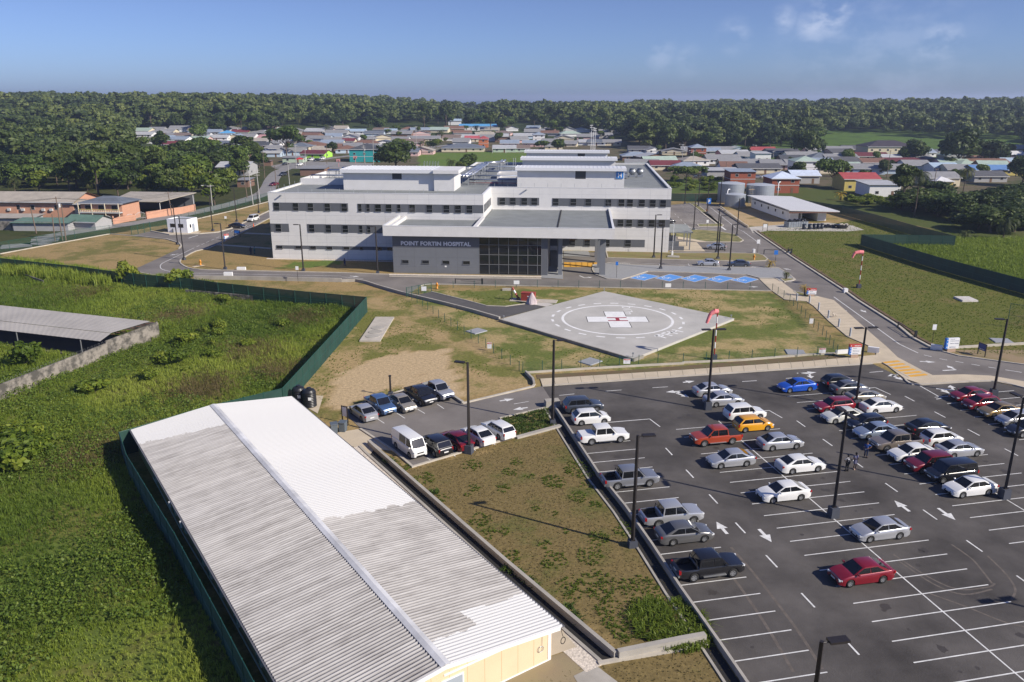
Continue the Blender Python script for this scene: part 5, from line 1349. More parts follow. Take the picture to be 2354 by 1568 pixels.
 if kind == 'pickup':
  MB().bx(-L / 2 - .06, -L / 2 + .05, -W * .86, W * .86, zl + .10, zl + .26).build('rear_bumper', M_rim, root)
  for s in (1, -1): MB().bx(-.75, 1.05, s * (W - .02), s * (W + .10), zl + .02, zl + .08).build('side_step', M_rim, root)
  if cover:
   MB().box(((bed[0] + bed[1]) / 2, 0, 1.04), (bed[1] - bed[0] + .04, W * 1.8, .07)).build('bed_cover', M_bed, root)
  else:
   rb_ = MB()
   for s in (1, -1): rb_.path([(bed[1] - .05, s * W * .8, 1.02), (bed[1] - .05, s * W * .62, 1.55)], .03, 5)
   rb_.tube((bed[1] - .05, -W * .62, 1.55), (bed[1] - .05, W * .62, 1.55), .03, n=5); rb_.build('roll_bar', M_cdark, root)
 tyre = MB().lathe([(r * .62, -.10), (r * .92, -.10), (r, -.06), (r, .06), (r * .92, .10), (r * .62, .10)], 20, caps=False).mesh('tyre', M_tyre, True)
 rim = MB(); rim.lathe([(r * .66, -.085), (r * .66, .075), (r * .60, .088), (r * .12, .07)], 20); rimm = rim.mesh('rim', M_rim)
 spk = MB()
 for q in range(5):
  a = q * 2 * math.pi / 5 + .3; spk.box((r * .42 * math.cos(a), r * .42 * math.sin(a), .079), (r * .22, r * .13, .012), a)
 spm = spk.mesh('rim_openings', M_cdark)
 for xw in (k['wf'], k['wr']):
  for s in (1, -1):
   t = inst('wheel', tyre, root, (xw, s * (W - .115), r)); t.rotation_euler = (rad(-90) * s, 0, 0)
   q = inst('rim', rimm, t); inst('spokes', spm, t)
 return root
PROTO = {}
USED = set()
def place_car(label, kind, colour, loc, heading, group, name=None, cover=False):
 key = kind + ('_cover' if cover else '')
 if key not in PROTO:
  PROTO[key] = car_proto(kind, cover); root = PROTO[key]
 else:
  root = copy_tree(PROTO[key])
 root.name = name or {'sedan': 'saloon_car', 'hatch': 'hatchback_car', 'wagon': 'estate_car', 'suv': 'crossover_car', 'pickup': 'pickup_truck', 'van': 'panel_van', 'mpv': 'people_carrier'}[kind]
 root['label'] = label; root['category'] = 'pickup' if kind == 'pickup' else 'van' if kind == 'van' else 'car'
 root['group'] = group
 root.location = (loc[0], loc[1], loc[2] if len(loc) > 2 else .03)
 root.rotation_euler = (0, 0, heading)
 for c in root.children:
  if c.name.startswith(('body', 'mirror')):
   c.material_slots[0].link = 'OBJECT'; c.material_slots[0].material = PAINT[colour]
 return root
HR0 = math.atan2(bx_[1], bx_[0])
def lot_car(label, kind, colour, t, a, b, face, row, **k):
 """from where the two near-side wheels touch the ground"""
 p = (np.array(G(t, *a, 0)) + np.array(G(t, *b, 0))) / 2 - ax * KIND[kind]['W'] / 2
 return place_car(label, kind, colour, tuple(p), HR0 + (math.pi if face == 'L' else 0), row, **k)
R1 = 'cars parked along the drain wall'; R2 = 'cars in the middle rows'; R3 = 'cars in the far double row'; R4 = 'cars at the right edge'
lot_car('dark slate crossover at the top of the drain wall row', 'suv', 'slate', 'E', (1585, 1140), (1770, 1122), 'R', R1)
lot_car('white hatchback in the drain wall row beside the dark crossover', 'hatch', 'white', 'E', (1655, 1218), (1812, 1203), 'R', R1)
lot_car('white double cab pickup with covered bed by the drain wall', 'pickup', 'white', 'E', (1717, 1352), (1922, 1337), 'R', R1, cover=True)
lot_car('steel grey pickup with dark blue sheen behind a lamp post', 'pickup', 'steel', 'H', (1897, 250), (2118, 230), 'R', R1)
lot_car('bright silver pickup with open bed next to the grey sedan', 'pickup', 'silver', 'I', (-177, 512), (67, 490), 'R', R1)
lot_car('grey sedan in the drain wall row between silver and black pickups', 'sedan', 'grey', 'I', (-70, 632), (138, 617), 'R', R1)
lot_car('black pickup with chrome side steps, nearest of the drain wall row', 'pickup', 'black', 'I', (65, 888), (340, 853), 'R', R1)
lot_car('orange red pickup with black bed cover beside the yellow hatchback', 'pickup', 'orange red', 'F', (348, 1348), (150, 1362), 'L', R2, cover=True)
lot_car('silver sedan facing left, in front of the orange red pickup', 'sedan', 'silver', 'F', (445, 1500), (265, 1515), 'L', R2)
lot_car('white sedan facing left with alloy wheels, alone beside the centre line', 'sedan', 'white', 'I', (818, 325), (628, 340), 'L', R2)
lot_car('silver sedan with a tall boot spoiler near the lamp post', 'sedan', 'silver', 'I', (1495, 592), (1298, 612), 'L', R2)
lot_car('crimson sedan with dark roof glass, nearest car of all', 'sedan', 'red', 'I', (1383, 893), (1158, 922), 'L', R2)
lot_car('silver sedan at the top end of the middle row, half behind a lamp post', 'sedan', 'silver', 'F', (140, 1030), (300, 1005), 'R', R2)
lot_car('silver sedan by the lamp post base, second from the top of the middle row', 'sedan', 'silver', 'F', (228, 1093), (368, 1075), 'R', R2)
lot_car('white crossover between the silver sedans and the yellow hatchback', 'suv', 'white', 'F', (360, 1198), (535, 1170), 'R', R2)
lot_car('yellow hatchback, the only yellow car in the car park', 'hatch', 'yellow', 'F', (430, 1262), (583, 1255), 'R', R2)
lot_car('silver sedan facing right behind the yellow hatchback', 'sedan', 'silver', 'F', (612, 1395), (778, 1377), 'R', R2)
lot_car('white sedan facing right with dark rear window, below the silver sedan', 'sedan', 'white', 'F', (740, 1552), (935, 1538), 'R', R2)
lot_car('bright blue sedan facing left at the top of the far double row', 'sedan', 'blue', 'F', (873, 982), (745, 990), 'L', R3)
lot_car('black hatchback at the top of the far double row', 'hatch', 'black', 'F', (1030, 970), (1165, 945), 'R', R3)
lot_car('dull grey sedan behind a lamp post in the far double row', 'sedan', 'grey', 'F', (1095, 1012), (1250, 990), 'R', R3)
lot_car('pale beige sedan behind a lamp post in the far double row', 'sedan', 'beige', 'F', (1205, 1072), (1360, 1050), 'R', R3)
lot_car('red estate car facing left next to the pale beige sedan', 'wagon', 'red', 'F', (1150, 1115), (980, 1138), 'L', R3)
lot_car('white sedan facing right with black wheels beside the red estate', 'sedan', 'white', 'F', (1322, 1135), (1463, 1128), 'R', R3)
lot_car('ivory sedan facing left with a dark roof glass, below the red estate', 'sedan', 'pearl', 'F', (1210, 1190), (1048, 1207), 'L', R3)
lot_car('black hatchback facing left between the ivory and ice blue sedans', 'hatch', 'navy', 'F', (1365, 1240), (1222, 1260), 'L', R3)
lot_car('ice blue sedan facing left beside the tan pickup', 'sedan', 'ice blue', 'F', (1440, 1300), (1280, 1318), 'L', R3)
lot_car('tan pickup with open black bed in the far double row', 'pickup', 'tan', 'F', (1605, 1380), (1397, 1402), 'L', R3)
lot_car('black sedan facing right behind the tan pickup', 'sedan', 'black', 'F', (1640, 1292), (1805, 1272), 'R', R3)
lot_car('white hatchback facing right behind the tan pickup bed', 'hatch', 'white', 'F', (1745, 1367), (1885, 1350), 'R', R3)
lot_car('silver sedan facing right at the near end of the far double row', 'sedan', 'silver', 'F', (1865, 1445), (2017, 1432), 'R', R3)
lot_car('white sedan facing left, just below the tan pickup', 'sedan', 'white', 'F', (1700, 1455), (1530, 1475), 'L', R3)
lot_car('dark red small crossover facing left next to the black people carrier', 'suv', 'dark red', 'F', (1822, 1530), (1652, 1555), 'L', R3)
lot_car('black people carrier facing left between dark red crossover and white sedan', 'mpv', 'black', 'I', (1985, 185), (1790, 210), 'L', R3)
lot_car('white sedan with a black sunroof beside a lamp post base', 'sedan', 'white', 'I', (2110, 288), (1932, 305), 'L', R3)
lot_car('crimson sedan at the top of the right edge row', 'sedan', 'red', 'F', (2090, 1040), (1930, 1062), 'L', R4)
lot_car('bright red hatchback beside the crimson sedan at the right edge', 'hatch', 'red', 'F', (2155, 1100), (2020, 1118), 'L', R4)
lot_car('gold sedan in the right edge row', 'sedan', 'gold', 'F', (2300, 1150), (2132, 1172), 'L', R4)
lot_car('silver hatchback behind a lamp post at the right edge', 'hatch', 'silver', 'F', (2400, 1212), (2260, 1232), 'L', R4)
lot_car('black sedan cut off by the right edge of the photo', 'sedan', 'black', 'F', (2490, 1282), (2345, 1303), 'L', R4)
A2 = rad(-54.6)
R5 = 'cars in the upper row of the small car park'; R6 = 'cars in the lower row of the small car park'
def small(label, kind, colour, x, y, face, grp, **k):
 place_car(label, kind, colour, (*G('E', x, y, 0), .034), A2 + (math.pi if face == 'U' else 0), grp, **k)
small('silver sedan reversed in at the left end of the upper small row', 'sedan', 'silver', 152, 1150, 'U', R5)
small('mid blue pickup in the upper row of the small car park', 'pickup', 'mid blue', 268, 1105, 'D', R5)
small('pale gold sedan between the blue and black pickups', 'sedan', 'beige', 418, 1088, 'D', R5)
small('black pickup with sun-faded bonnet in the upper small row', 'pickup', 'black', 545, 1040, 'D', R5, cover=True)
small('silver pickup with bonnet scoop at the right end of the upper small row', 'pickup', 'silver', 665, 1005, 'D', R5)
small('white panel van at the left end of the lower small row', 'van', 'white', 468, 1388, 'D', R6)
small('black crossover beside the white panel van', 'suv', 'black', 645, 1385, 'U', R6)
small('dark red sedan behind the lamp post in the small car park', 'sedan', 'dark red', 790, 1345, 'U', R6)
small('white sedan in the lower row between dark red sedan and white estate', 'sedan', 'white', 940, 1312, 'U', R6)
small('white estate car at the right end of the lower small row', 'wagon', 'white', 1080, 1272, 'U', R6)
def side_car(label, kind, colour, t, a, b, grp):
 p = np.array(G(t, *a, 0)); q = np.array(G(t, *b, 0)); d = q - p; hd = math.atan2(d[1], d[0]); c = (p + q) / 2
 n_ = np.array([-d[1], d[0]]) / np.linalg.norm(d)
 if n_[1] < 0: n_ = -n_
 c = c + n_ * KIND[kind]['W'] / 2
 place_car(label, kind, colour, (*c, .03), hd, grp)
R7 = 'cars beside the hospital'; R8 = 'cars on the old road'
side_car('silver sedan parked by the grey paving in front of the hospital', 'sedan', 'silver', 'C', (220, 1322), (132, 1321), R7)
side_car('dark blue sedan parked by the grey paving behind a lamp post', 'sedan', 'slate', 'C', (435, 1329), (345, 1328), R7)
side_car('silver sedan standing at the side porch with a man beside it', 'sedan', 'silver', 'C', (270, 1208), (187, 1205), R7)
side_car('white people carrier parked on the entrance road bank', 'mpv', 'white', 'M', (1405, 1152), (1340, 1172), R7)
side_car('black sedan on the entrance road below the white people carrier', 'sedan', 'black', 'M', (1128, 1240), (1190, 1242), R7)
side_car('black crossover half hidden behind the right corner of the hospital', 'suv', 'black', 'B', (2240, 1030), (2275, 1028), R7)
for lb, kd, cl, x, y in (('dark pickup driving along the old road behind the hospital', 'suv', 'slate', 1655, 690), ('dark red car driving along the old road towards the camera', 'sedan', 'dark red', 1558, 795), ('white car parked by the red tent on the old road', 'sedan', 'white', 1825, 583), ('white crossover at the lime green house', 'suv', 'white', 1945, 533), ('dark blue car between two white cars on the old road', 'sedan', 'navy', 2005, 540), ('white pickup at the far end of the old road queue', 'suv', 'white', 2065, 522), ('black car parked beside the tin roofed shop', 'sedan', 'black', 1680, 578)):
 g = G('M', x, y)
 place_car(lb, kd, cl, (*g, float(land(*g)) + .08), rad(-110), R8)
for lb, cl, x, y in (('white sedan parked by the carport in the right village', 'white', 800, 578), ('grey car parked under trees beside the right village road', 'grey', 640, 555), ('silver hatchback tucked beside the brick house', 'silver', 1250, 560)):
 g = G('O', x, y); place_car(lb, 'sedan', cl, (*g, .03), rad(170), 'cars in the right village')
for c in COL.objects:
 if c.name.startswith('bed_cover'):
  c.material_slots[0].link = 'OBJECT'; c.material_slots[0].material = PAINT['white'] if 'white double cab' in c.parent['label'] else M_bed
# lamp posts
M_lampm = pm('lamp_bronze', (.022, .018, .017), .5)
M_lbase = pm('lamp_base_paint', (.055, .062, .082), .8)
M_lens = pm('lamp_lens', (.5, .5, .48), .3)
def lamp_head(b, s, z, t=0.0):
 """flat shoebox head on a short arm towards direction t"""
 ca, sa = math.cos(t), math.sin(t)
 b.tube((0, 0, z), (ca * .45, sa * .45, z + .02), .04, n=6)
def lamp_proto(double, base_h, bw):
 r = thing('lamp_post', 'lamp', 'lamp post')
 b = MB(); b.box((0, 0, base_h / 2), (bw, bw, base_h), taper=.92); b.build('base', M_lbase, r)
 b = MB(); b.tube((0, 0, base_h), (0, 0, 9.55), .17, .125, 4); b.box((0, 0, base_h + .05), (.34, .34, .1)); b.build('pole', M_lampm, r)
 for t in ((0, math.pi) if double else (0,)):
  a = MB(); lamp_head(a, 1, 9.45, t); arm = a.build('arm', M_lampm, r)
  h = MB(); h.box((math.cos(t) * .85, math.sin(t) * .85, 9.5), (1.0, .45, .12), t); hd = h.build('lamp_head', M_lampm, arm)
  MB().box((math.cos(t) * .9, math.sin(t) * .9, 9.435), (.6, .32, .02), t).build('lens', M_lens, hd)
 return r
LP = {}
def lamp(t, x, y, label, grp, rz=0.0, double=False, bh=.5, bw=.6, h=None):
 key = (double, bh, bw)
 g = G(t, x, y, 0)
 if key not in LP: LP[key] = lamp_proto(double, bh, bw); o = LP[key]
 else: o = copy_tree(LP[key])
 o['label'] = label; o['group'] = grp; o.location = (g[0], g[1], 0); o.rotation_euler = (0, 0, rz)
 if h: o.scale = (1, 1, h / 9.5)
 return o
g1_ = 'lamp posts in the car parks'; g2_ = 'lamp posts round the hospital'
lamp('E', 880, 1400, 'black lamp post in front of the dark red sedan in the small car park', g1_, rad(160), bh=.9, bw=.75)
lamp('E', 1455, 1200, 'black single arm lamp post on the grass wedge by the drain wall', g1_, rad(8), bh=.55, bw=.6)
lamp('F', 170, 1100, 'black double arm lamp post at the top of the middle car row', g1_, rad(5), True, .95, .75)
lamp('F', 1188, 1085, 'black double arm lamp post among the cars of the far double row', g1_, rad(8), True, .95, .75)
lamp('I', 1033, 430, 'black lamp post standing on a tall block in mid car park', g1_, rad(-80), True, .95, .75)
lamp('H', 2005, 632, 'black lamp post on the brown lawn by the drain wall', g1_, rad(8), bh=.55, bw=.7)
lamp('F', 2137, 1010, 'black lamp post behind the crimson sedan at the right edge', g1_, rad(172), bh=.9, bw=.75)
lamp('I', 2210, 300, 'black lamp post beside the white sedan with the sunroof', g1_, rad(-80), True, .95, .75)
pb_ = np.array(G('P', 2085, 1492, 9.4));
o = lamp('I', 945, 1568, 'black lamp post cut off by the bottom edge of the photo', g1_, rad(10), bh=.95, bw=.75); gq = G('P', 1888, 1478, 9.45); o.location = (gq[0], gq[1], 0)
def by_top(o, u, v): q = G('P', u, v, 9.5); o.location = (q[0], q[1], 0)
for (x, y), lb, rz in (((1225, 1170), 'left one of two black lamp posts in front of the guard booth', 150), ((1270, 1276), 'right one of two black lamp posts in front of the guard booth', 150), ((1553, 1342), 'black lamp post on the dry lawn left of the hospital beside the hydrant', 170), ((2092, 1352), 'black lamp post in front of the left wing of the hospital', 175), ((1468, 1077), 'black lamp post on the grass bank right of the guard booth', 160), ((1633, 1012), 'black lamp post on the grass bank behind the parked black sedan', 160), ((1785, 952), 'black lamp post at the top of the bank close to the hospital corner', 160)):
 lamp('A', x, y, lb, g2_, rad(rz))
lamp('B', 250, 1370, 'black lamp post in the shade left of the entrance wall', g2_, rad(180)); lamp('B', 2152, 1262, 'black lamp post on the grass strip by the right wing', g2_, rad(10)); lamp('B', 2200, 1340, 'black lamp post on the left part of the grey paving', g2_, rad(185))
for (x, y), lb in (((318, 1350), 'black lamp post on the grey paving beside the dark blue sedan'), ((240, 1270), 'front one of two close lamp posts by the side porch'), ((230, 1226), 'rear one of two close lamp posts by the side porch'), ((370, 1112), 'black lamp post at the tip of the green verge'), ((73, 1070), 'black lamp post at the corner of the side parking lot'), ((105, 908), 'black lamp post at the far end of the side parking lot'), ((165, 958), 'black lamp post on the long verge by the parking sign'), ((12, 890), 'black lamp post against the green fence behind the hospital'), ((255, 900), 'black lamp post in front of the steel water tanks')):
 lamp('C', x, y, lb, g2_, rad(10))
q = G('I', 2160, 1003, 0); sh = 9.5 / math.tan(SUN_EL)
g_ = (q[0] + SUN_DIR.x / math.cos(SUN_EL) * sh, q[1] + SUN_DIR.y / math.cos(SUN_EL) * sh)
o = lamp('I', 2160, 1003, 'black lamp post just outside the right edge of the photo', g1_, rad(10), True, .95, .75); o.location = (g_[0], g_[1], 0)
st_ = thing('lamp_stub', 'short black pole behind the upper row of the small car park', 'pole', (*G('E', 340, 1012, 0), 0))
MB().tube((0, 0, 0), (0, 0, 2.6), .13, .11, 4).build('pole', M_lampm, st_); MB().box((0, 0, .3), (.55, .55, .6)).build('base', M_lbase, st_); MB().box((0, 0, 2.62), (.3, .3, .12)).build('cap', M_lampm, st_)
# windsocks
M_sock = pm('windsock_pink', (.80, .24, .25), .8)
def windsock(label, t, x, y, h, hang):
 g = G(t, x, y, 0)
 r = thing('windsock', label, 'windsock', g, 0, 'windsocks by the helipad')
 MB().box((0, 0, .35), (.7, .7, .7)).build('base', M_lbase, r)
 p = MB(); n = 7
 for k in range(n): p.tube((0, 0, .7 + (h - .7) * k / n), (0, 0, .7 + (h - .7) * (k + 1) / n), .09, n=8, mi=k % 2)
 p.build('pole', [pm('pole_red', (.30, .02, .02), .5), pm('pole_white', (.75, .75, .73), .5)], r)
 MB().tube((0, 0, h), (0, 0, h + .7), .03).build('finial', M_lampm, r)
 s = MB(); c = hang; prev = None
 for k in range(len(c) - 1): s.tube(c[k][:3], c[k + 1][:3], c[k][3], c[k + 1][3], 12, caps=False)
 s.build('sock', M_sock, r, smooth=True)
windsock('drooping pink windsock on a striped pole near the car park', 'F', 213, 755, 6.9, [(.05, 0, 6.75, .32), (-.45, -.1, 6.75, .34), (-.85, -.15, 6.5, .30), (-1.0, -.2, 6.35, .26), (-1.3, -.3, 5.55, .22), (-1.42, -.3, 5.2, .19)])
windsock('pink windsock on a striped pole in the right side field', 'F', 1210, 262, 6.9, [(0, 0, 6.7, .38), (-.8, 0, 6.75, .36), (-1.5, -.05, 6.6, .28), (-1.75, -.1, 6.2, .22), (-1.9, -.1, 5.7, .16)])
# signs
M_sred = pm('sign_red', (.50, .06, .045), .5); M_sblu = pm('sign_blue_panel', (.02, .16, .55), .5); M_sw = pm('sign_panel_white', (.78, .79, .80), .5); M_stxt = pm('sign_text_grey', (.25, .27, .33), .6); M_plinth = pm('sign_plinth', (.42, .30, .22), .9, var=.05); M_swt = pm('sign_text_white', (.8, .8, .8), .6)
def direction_sign(label, t, x, y, rz, w, rows, red=True, ph=.9, rh=.62, sub=None):
 g = G(t, x, y, 0)
 r = thing('direction_sign', label, 'sign', g, rz, 'direction signs')
 MB().box((0, .05, ph / 2), (w * .62, .35, ph)).build('plinth', M_plinth, r)
 z = ph + rh * (len(rows) + (1 if red else 0))
 if red:
  b = MB().bx(-w / 2, w / 2, -.14, .24, z - rh, z).build('red_panel', M_sred, r); text_fit('EMERGENCY', b, 'lettering', M_swt, -w * .12, w * .43, z - rh * .68, z - rh * .32, -.15, .02, .01)
  MB().add([(-w * .44, -.15, z - rh * .5), (-w * .36, -.15, z - rh * .75), (-w * .36, -.15, z - rh * .25)], [(0, 1, 2)]).build('arrow', M_swt, b); z -= rh
 for k, tx in enumerate(rows):
  b = MB().bx(-w / 2 + w * .16, w / 2, -.13, .23, z - rh + .02, z).build('panel', M_sw, r)
  a = MB().bx(-w / 2, -w / 2 + w * .158, -.14, .24, z - rh, z).build('arrow_panel', M_sblu, r)
  MB().add([(-w * .46, -.15, z - rh * .5), (-w * .38, -.15, z - rh * .72), (-w * .38, -.15, z - rh * .28)], [(0, 1, 2)]).build('arrow', M_swt, a)
  ls = tx.split('|')
  for i, l in enumerate(ls):
   if not l: continue
   zz = z - rh * (i + .5) / len(ls); hh = rh * .17 / max(1, len(ls) * .72)
   text_fit(l, b, 'lettering', M_stxt, -w * .2, -w * .2 + min(.66, .042 * len(l)) * w, zz - hh, zz + hh, -.14, .01, .006)
  z -= rh
direction_sign('red topped direction sign with three white rows at the car park corner', 'F', 1178, 747, rad(4), 1.65, ['Mortuary', 'Main Entrance', 'Bulk Stores'], ph=.55, rh=.36)
direction_sign('red topped direction sign with two white rows beside the walkway crossing', 'F', 882, 325, rad(-2), 1.65, ['Mortuary', 'Staff Entrance'], ph=.5, rh=.36)
direction_sign('white direction sign with a blue edge on the sandy verge', 'F', 1845, 703, rad(8), 2.0, ['Drop Off|Disabled Parking', 'Visitors Parking', 'Bulk Stores'], red=False, ph=.5, rh=.5)
direction_sign('red topped direction sign in the shade of the entrance road', 'A', 1563, 1140, rad(30), 1.15, ['', ''], ph=.3, rh=.42)
def board_sign(label, t, a, b_, hh, col, z0, z1, txt=None):
 p = np.array(G(t, *a, 0)); q = np.array(G(t, *b_, 0)); d = q - p; L = np.linalg.norm(d)
 r = thing('notice_board', label, 'sign', (p[0], p[1], 0), math.atan2(d[1], d[0]), 'framed boards on two posts')
 for x in (0, L): MB().box((x, 0, hh / 2), (.1, .1, hh)).build('post', M_lampm, r)
 bd_ = MB().bx(.06, L - .06, -.03, .03, z0, z1).build('board', col, r)
 fr = MB().bx(0, L, -.05, .05, z1, z1 + .08); fr.build('top_rail', M_lampm, r)
 if txt: text_fit(txt, bd_, 'lettering', M_swt, L * .12, L * .85, z0 + (z1 - z0) * .12, z0 + (z1 - z0) * .24, -.04, .01, .006)
board_sign('blue board on two dark posts on the sandy verge', 'F', (2030, 718), (2080, 738), 1.75, pm('board_navy', (.02, .05, .22), .5), .75, 1.65, 'POINT FORTIN')
board_sign('blue framed board in the shade beside the entrance road', 'M', (1148, 1325), (1205, 1328), 1.7, M_sblu, .9, 1.6)
board_sign('white framed board in front of the white container store', 'C', (549, 1075), (580, 1075), 1.9, M_sw, .9, 1.8)
board_sign('white framed board at the left end of the small car park', 'E', (8, 1190), (45, 1198), 2.0, M_sw, .8, 1.9)
def post_sign(label, t, x, y, h, w, hh, col, name='post_sign', txt=None):
 g = G(t, x, y, 0); r = thing(name, label, 'sign', g, 0, 'small signs on single posts')
 MB().tube((0, 0, 0), (0, 0, h), .035, n=5).build('post', M_lampm, r)
 p = MB().bx(-w / 2, w / 2, -.06, -.03, h - hh, h).build('panel', col, r)
 if txt: text_fit(txt, p, 'lettering', M_swt, -w * .25, w * .25, h - hh * .85, h - hh * .25, -.07, .02, .006)
post_sign('tall blue parking sign on the verge of the side parking lot', 'C', 173, 955, 4.6, 1.3, 1.7, M_sblu, txt='P')
post_sign('blue disabled parking sign at the end of the grey paving', 'C', 632, 1327, 3.6, .8, .9, M_sblu)
post_sign('blue disabled parking sign beside the entrance canopy', 'B', 1895, 1402, 3.3, .5, .7, M_sblu)
post_sign('small white sign in front of the side parking island', 'C', 165, 1075, 2.9, .6, .8, M_sw); post_sign('white and red sign post by the boom barrier', 'C', 513, 1232, 3.2, .7, .9, M_sw)
post_sign('white sign post on the right field edge near the sandy verge', 'F', 1713, 662, 3.2, .55, .8, M_sw); post_sign('white sign post on the concrete drain wall left of the entrance', 'J', 347, 1415, 3.2, .55, .7, M_sw); post_sign('white sign on the grass bank above the parked black sedan', 'M', 1060, 1210, 2.6, .6, .7, M_sw)
def fence_notice(label, t, x, y, z, w, hh, red):
 g = G(t, x, y, z)
 r = thing('fence_notice', label, 'notice', (g[0], g[1] - .05, z - hh / 2), 0, 'white notices on the low fences')
 MB().bx(-w / 2, w / 2, -.02, 0, 0, hh).build('board', M_sw, r)
 if red:
  o = MB().bx(-w * .46, w * .46, -.025, -.02, hh * .72, hh * .95).build('red_band', M_sred, r); text_fit('WARNING', o, 'lettering', M_swt, -w * .25, w * .42, hh * .78, hh * .89, -.027, .02, .004)
  tb = MB()
  for k, f in enumerate((.5, .38, .62, .3)): tb.bx(-w * .3, -w * .3 + w * f, -.024, -.02, hh * (.62 - k * .13), hh * (.65 - k * .13))
  tb.build('text_lines', M_stxt, r)
fence_notice('white warning notice with red band on the fence by the helipad tip', 'E', 1967, 767, 0.75, .9, .68, True); fence_notice('white warning notice with red band near the big direction sign', 'F', 960, 693, 0.75, .9, .68, True)
fence_notice('white notice on the forecourt fence in front of the glass entrance', 'E', 1207, 224, 1.0, 1.05, .7, False); fence_notice('white notice on the forecourt fence below the blue bays', 'E', 2252, 244, 1.0, 1.05, .7, False)
fence_notice('white notice on the small green drive gate', 'E', 568, 267, 1.1, .9, .8, False); fence_notice('white notice on the lawn fence halfway down to the car park', 'E', 1020, 658, .8, .6, .9, True); fence_notice('white notice low on the walkway fence', 'F', 884, 490, .7, .6, .8, False)
# bollards, hydrants, barriers, blocks
M_boll = pm('bollard_grey', (.36, .39, .43), .6)
bol = None
for k, (x, y, lb) in enumerate(((782, 355, 'grey bollard nearest the crossing on the walkway'), (870, 370, 'second grey bollard from the crossing along the walkway'), (933, 420, 'third grey bollard from the crossing along the walkway'), (1000, 475, 'grey bollard just left of the dog on the walkway'), (1072, 535, 'fifth grey bollard along the walkway lawn edge'), (1150, 600, 'last grey bollard of the walkway row, nearest the big sign'))):
 g = (*G('F', x, y, 0), .08)
 if bol is None:
  bol = thing('path_bollard', lb, 'bollard', g, 0, 'grey bollards along the walkway'); MB().tube((0, 0, 0), (0, 0, 1.25), .14, .14, 10).build('post', M_boll, bol); MB().tube((0, 0, 1.25), (0, 0, 1.32), .16, .12, 10).build('cap', M_boll, bol)
 else: copy_tree(bol, g, 0, lb)
M_hyd = pm('hydrant_orange', (.65, .27, .03), .5)
hyd = None
for t, x, y, lb in (('A', 1383, 1314, 'orange fire hydrant on the dry lawn left of the hospital'), ('E', 659, 270, 'orange fire hydrant beside the helipad drive gate'), ('R', 1563, 640, 'orange fire hydrant on the verge near the boom barrier'), ('C', 163, 950, 'small orange hydrant on the long verge by the parking sign')):
 g = (*G(t, x, y, 0), .1)
 if hyd is None:
  hyd = thing('fire_hydrant', lb, 'hydrant', g, 0, 'orange fire hydrants'); MB().lathe([(.24, 0), (.24, .06), (.17, .1), (.17, .75), (.22, .78), (.2, .95), (.07, 1.08), (.06, 1.2)], 12).build('barrel', M_hyd, hyd, smooth=True)
  MB().tube((-.34, 0, .6), (.34, 0, .6), .09, n=8).build('outlets', M_hyd, hyd)
 else: copy_tree(hyd, g, 0, lb)
M_bar = pm('barrier_black', (.02, .02, .022), .5)
def boom(label, t, a, b_, h=1.1):
 p = np.array(G(t, *a, 0)); q = np.array(G(t, *b_, 0)); d = q - p; L = np.linalg.norm(d)
 r = thing('boom_barrier', label, 'barrier', (p[0], p[1], 0), math.atan2(d[1], d[0]), 'black swing barriers')
 MB().box((0, 0, .6), (.3, .3, 1.2)).build('post', M_bar, r); MB().box((L, 0, .5), (.15, .15, 1.0)).build('rest_post', M_bar, r)
 MB().tube((0, 0, h), (L, 0, h), .06, n=6).tube((L * .25, 0, h - .3), (L * .8, 0, h - .3), .04, n=5).build('boom', M_bar, r)
boom('black swing barrier across the road below the white store', 'C', (745, 1235), (557, 1237)); boom('black swing barrier parked open along the right road kerb', 'F', (1600, 612), (1480, 540), .95); boom('black swing barrier behind the forecourt fence', 'E', (970, 240), (785, 233), .9)
def block(label, t, x, y, d, mat=M_shw, rz=0.0, name='concrete_block', z0=0.0):
 g = G(t, x, y, 0); b = MB(); b.box((0, 0, d[2] / 2), d, taper=.96)
 return tag(b.build(name, mat, loc=(g[0], g[1], z0), rz=rz), label, 'block')
block('white concrete block at the right road bend beside the sign', 'F', 1745, 690, (1.5, .45, .75), M_shw, rad(-32)); block('white concrete end block beside the big direction sign', 'F', 1310, 708, (1.5, .4, .8), M_shw, rad(-25)); block('white block on the right road kerb below the windsock', 'F', 1118, 295, (.7, .7, .8), M_shw); block('small white block at the tip of the verge by the boom barrier', 'C', 487, 1228, (.6, .5, .9), M_shw)
block('white concrete block on the lawn kerb left of the hospital', 'A', 1665, 1345, (1.8, .5, .6), M_shw); block('white concrete block on the drain wall by the left road', 'A', 1577, 1405, (1.7, .5, 1.3), M_shw)
block('pale concrete manhole box in the right side field', 'F', 1948, 345, (2.8, 3.0, .3), pm('manhole_pale', (.55, .52, .48), .9, var=.15, vscale=1)); block('concrete gully box at the start of the car park drain', 'E', 1452, 1078, (1.7, 1.0, .8), M_conc, rad(12)); block('low concrete box in the lawn behind the helipad drive', 'E', 1140, 278, (1.7, 1.0, .3), M_conc)
block('white walled stub left of the big direction sign', 'F', 1100, 715, (2.2, .3, .55), M_shw, rad(12))
for x, y, lb in ((930, 562, 'grey drain cover slab on the lawn beside the drive'), (1715, 772, 'grey drain cover slab on the lawn at the car park fence')):
 block(lb, 'E', x, y, (2.6, 2.2, .12), M_gpan if False else pm('slab_grey', (.30, .31, .33), .8), rad(45), 'drain_cover')
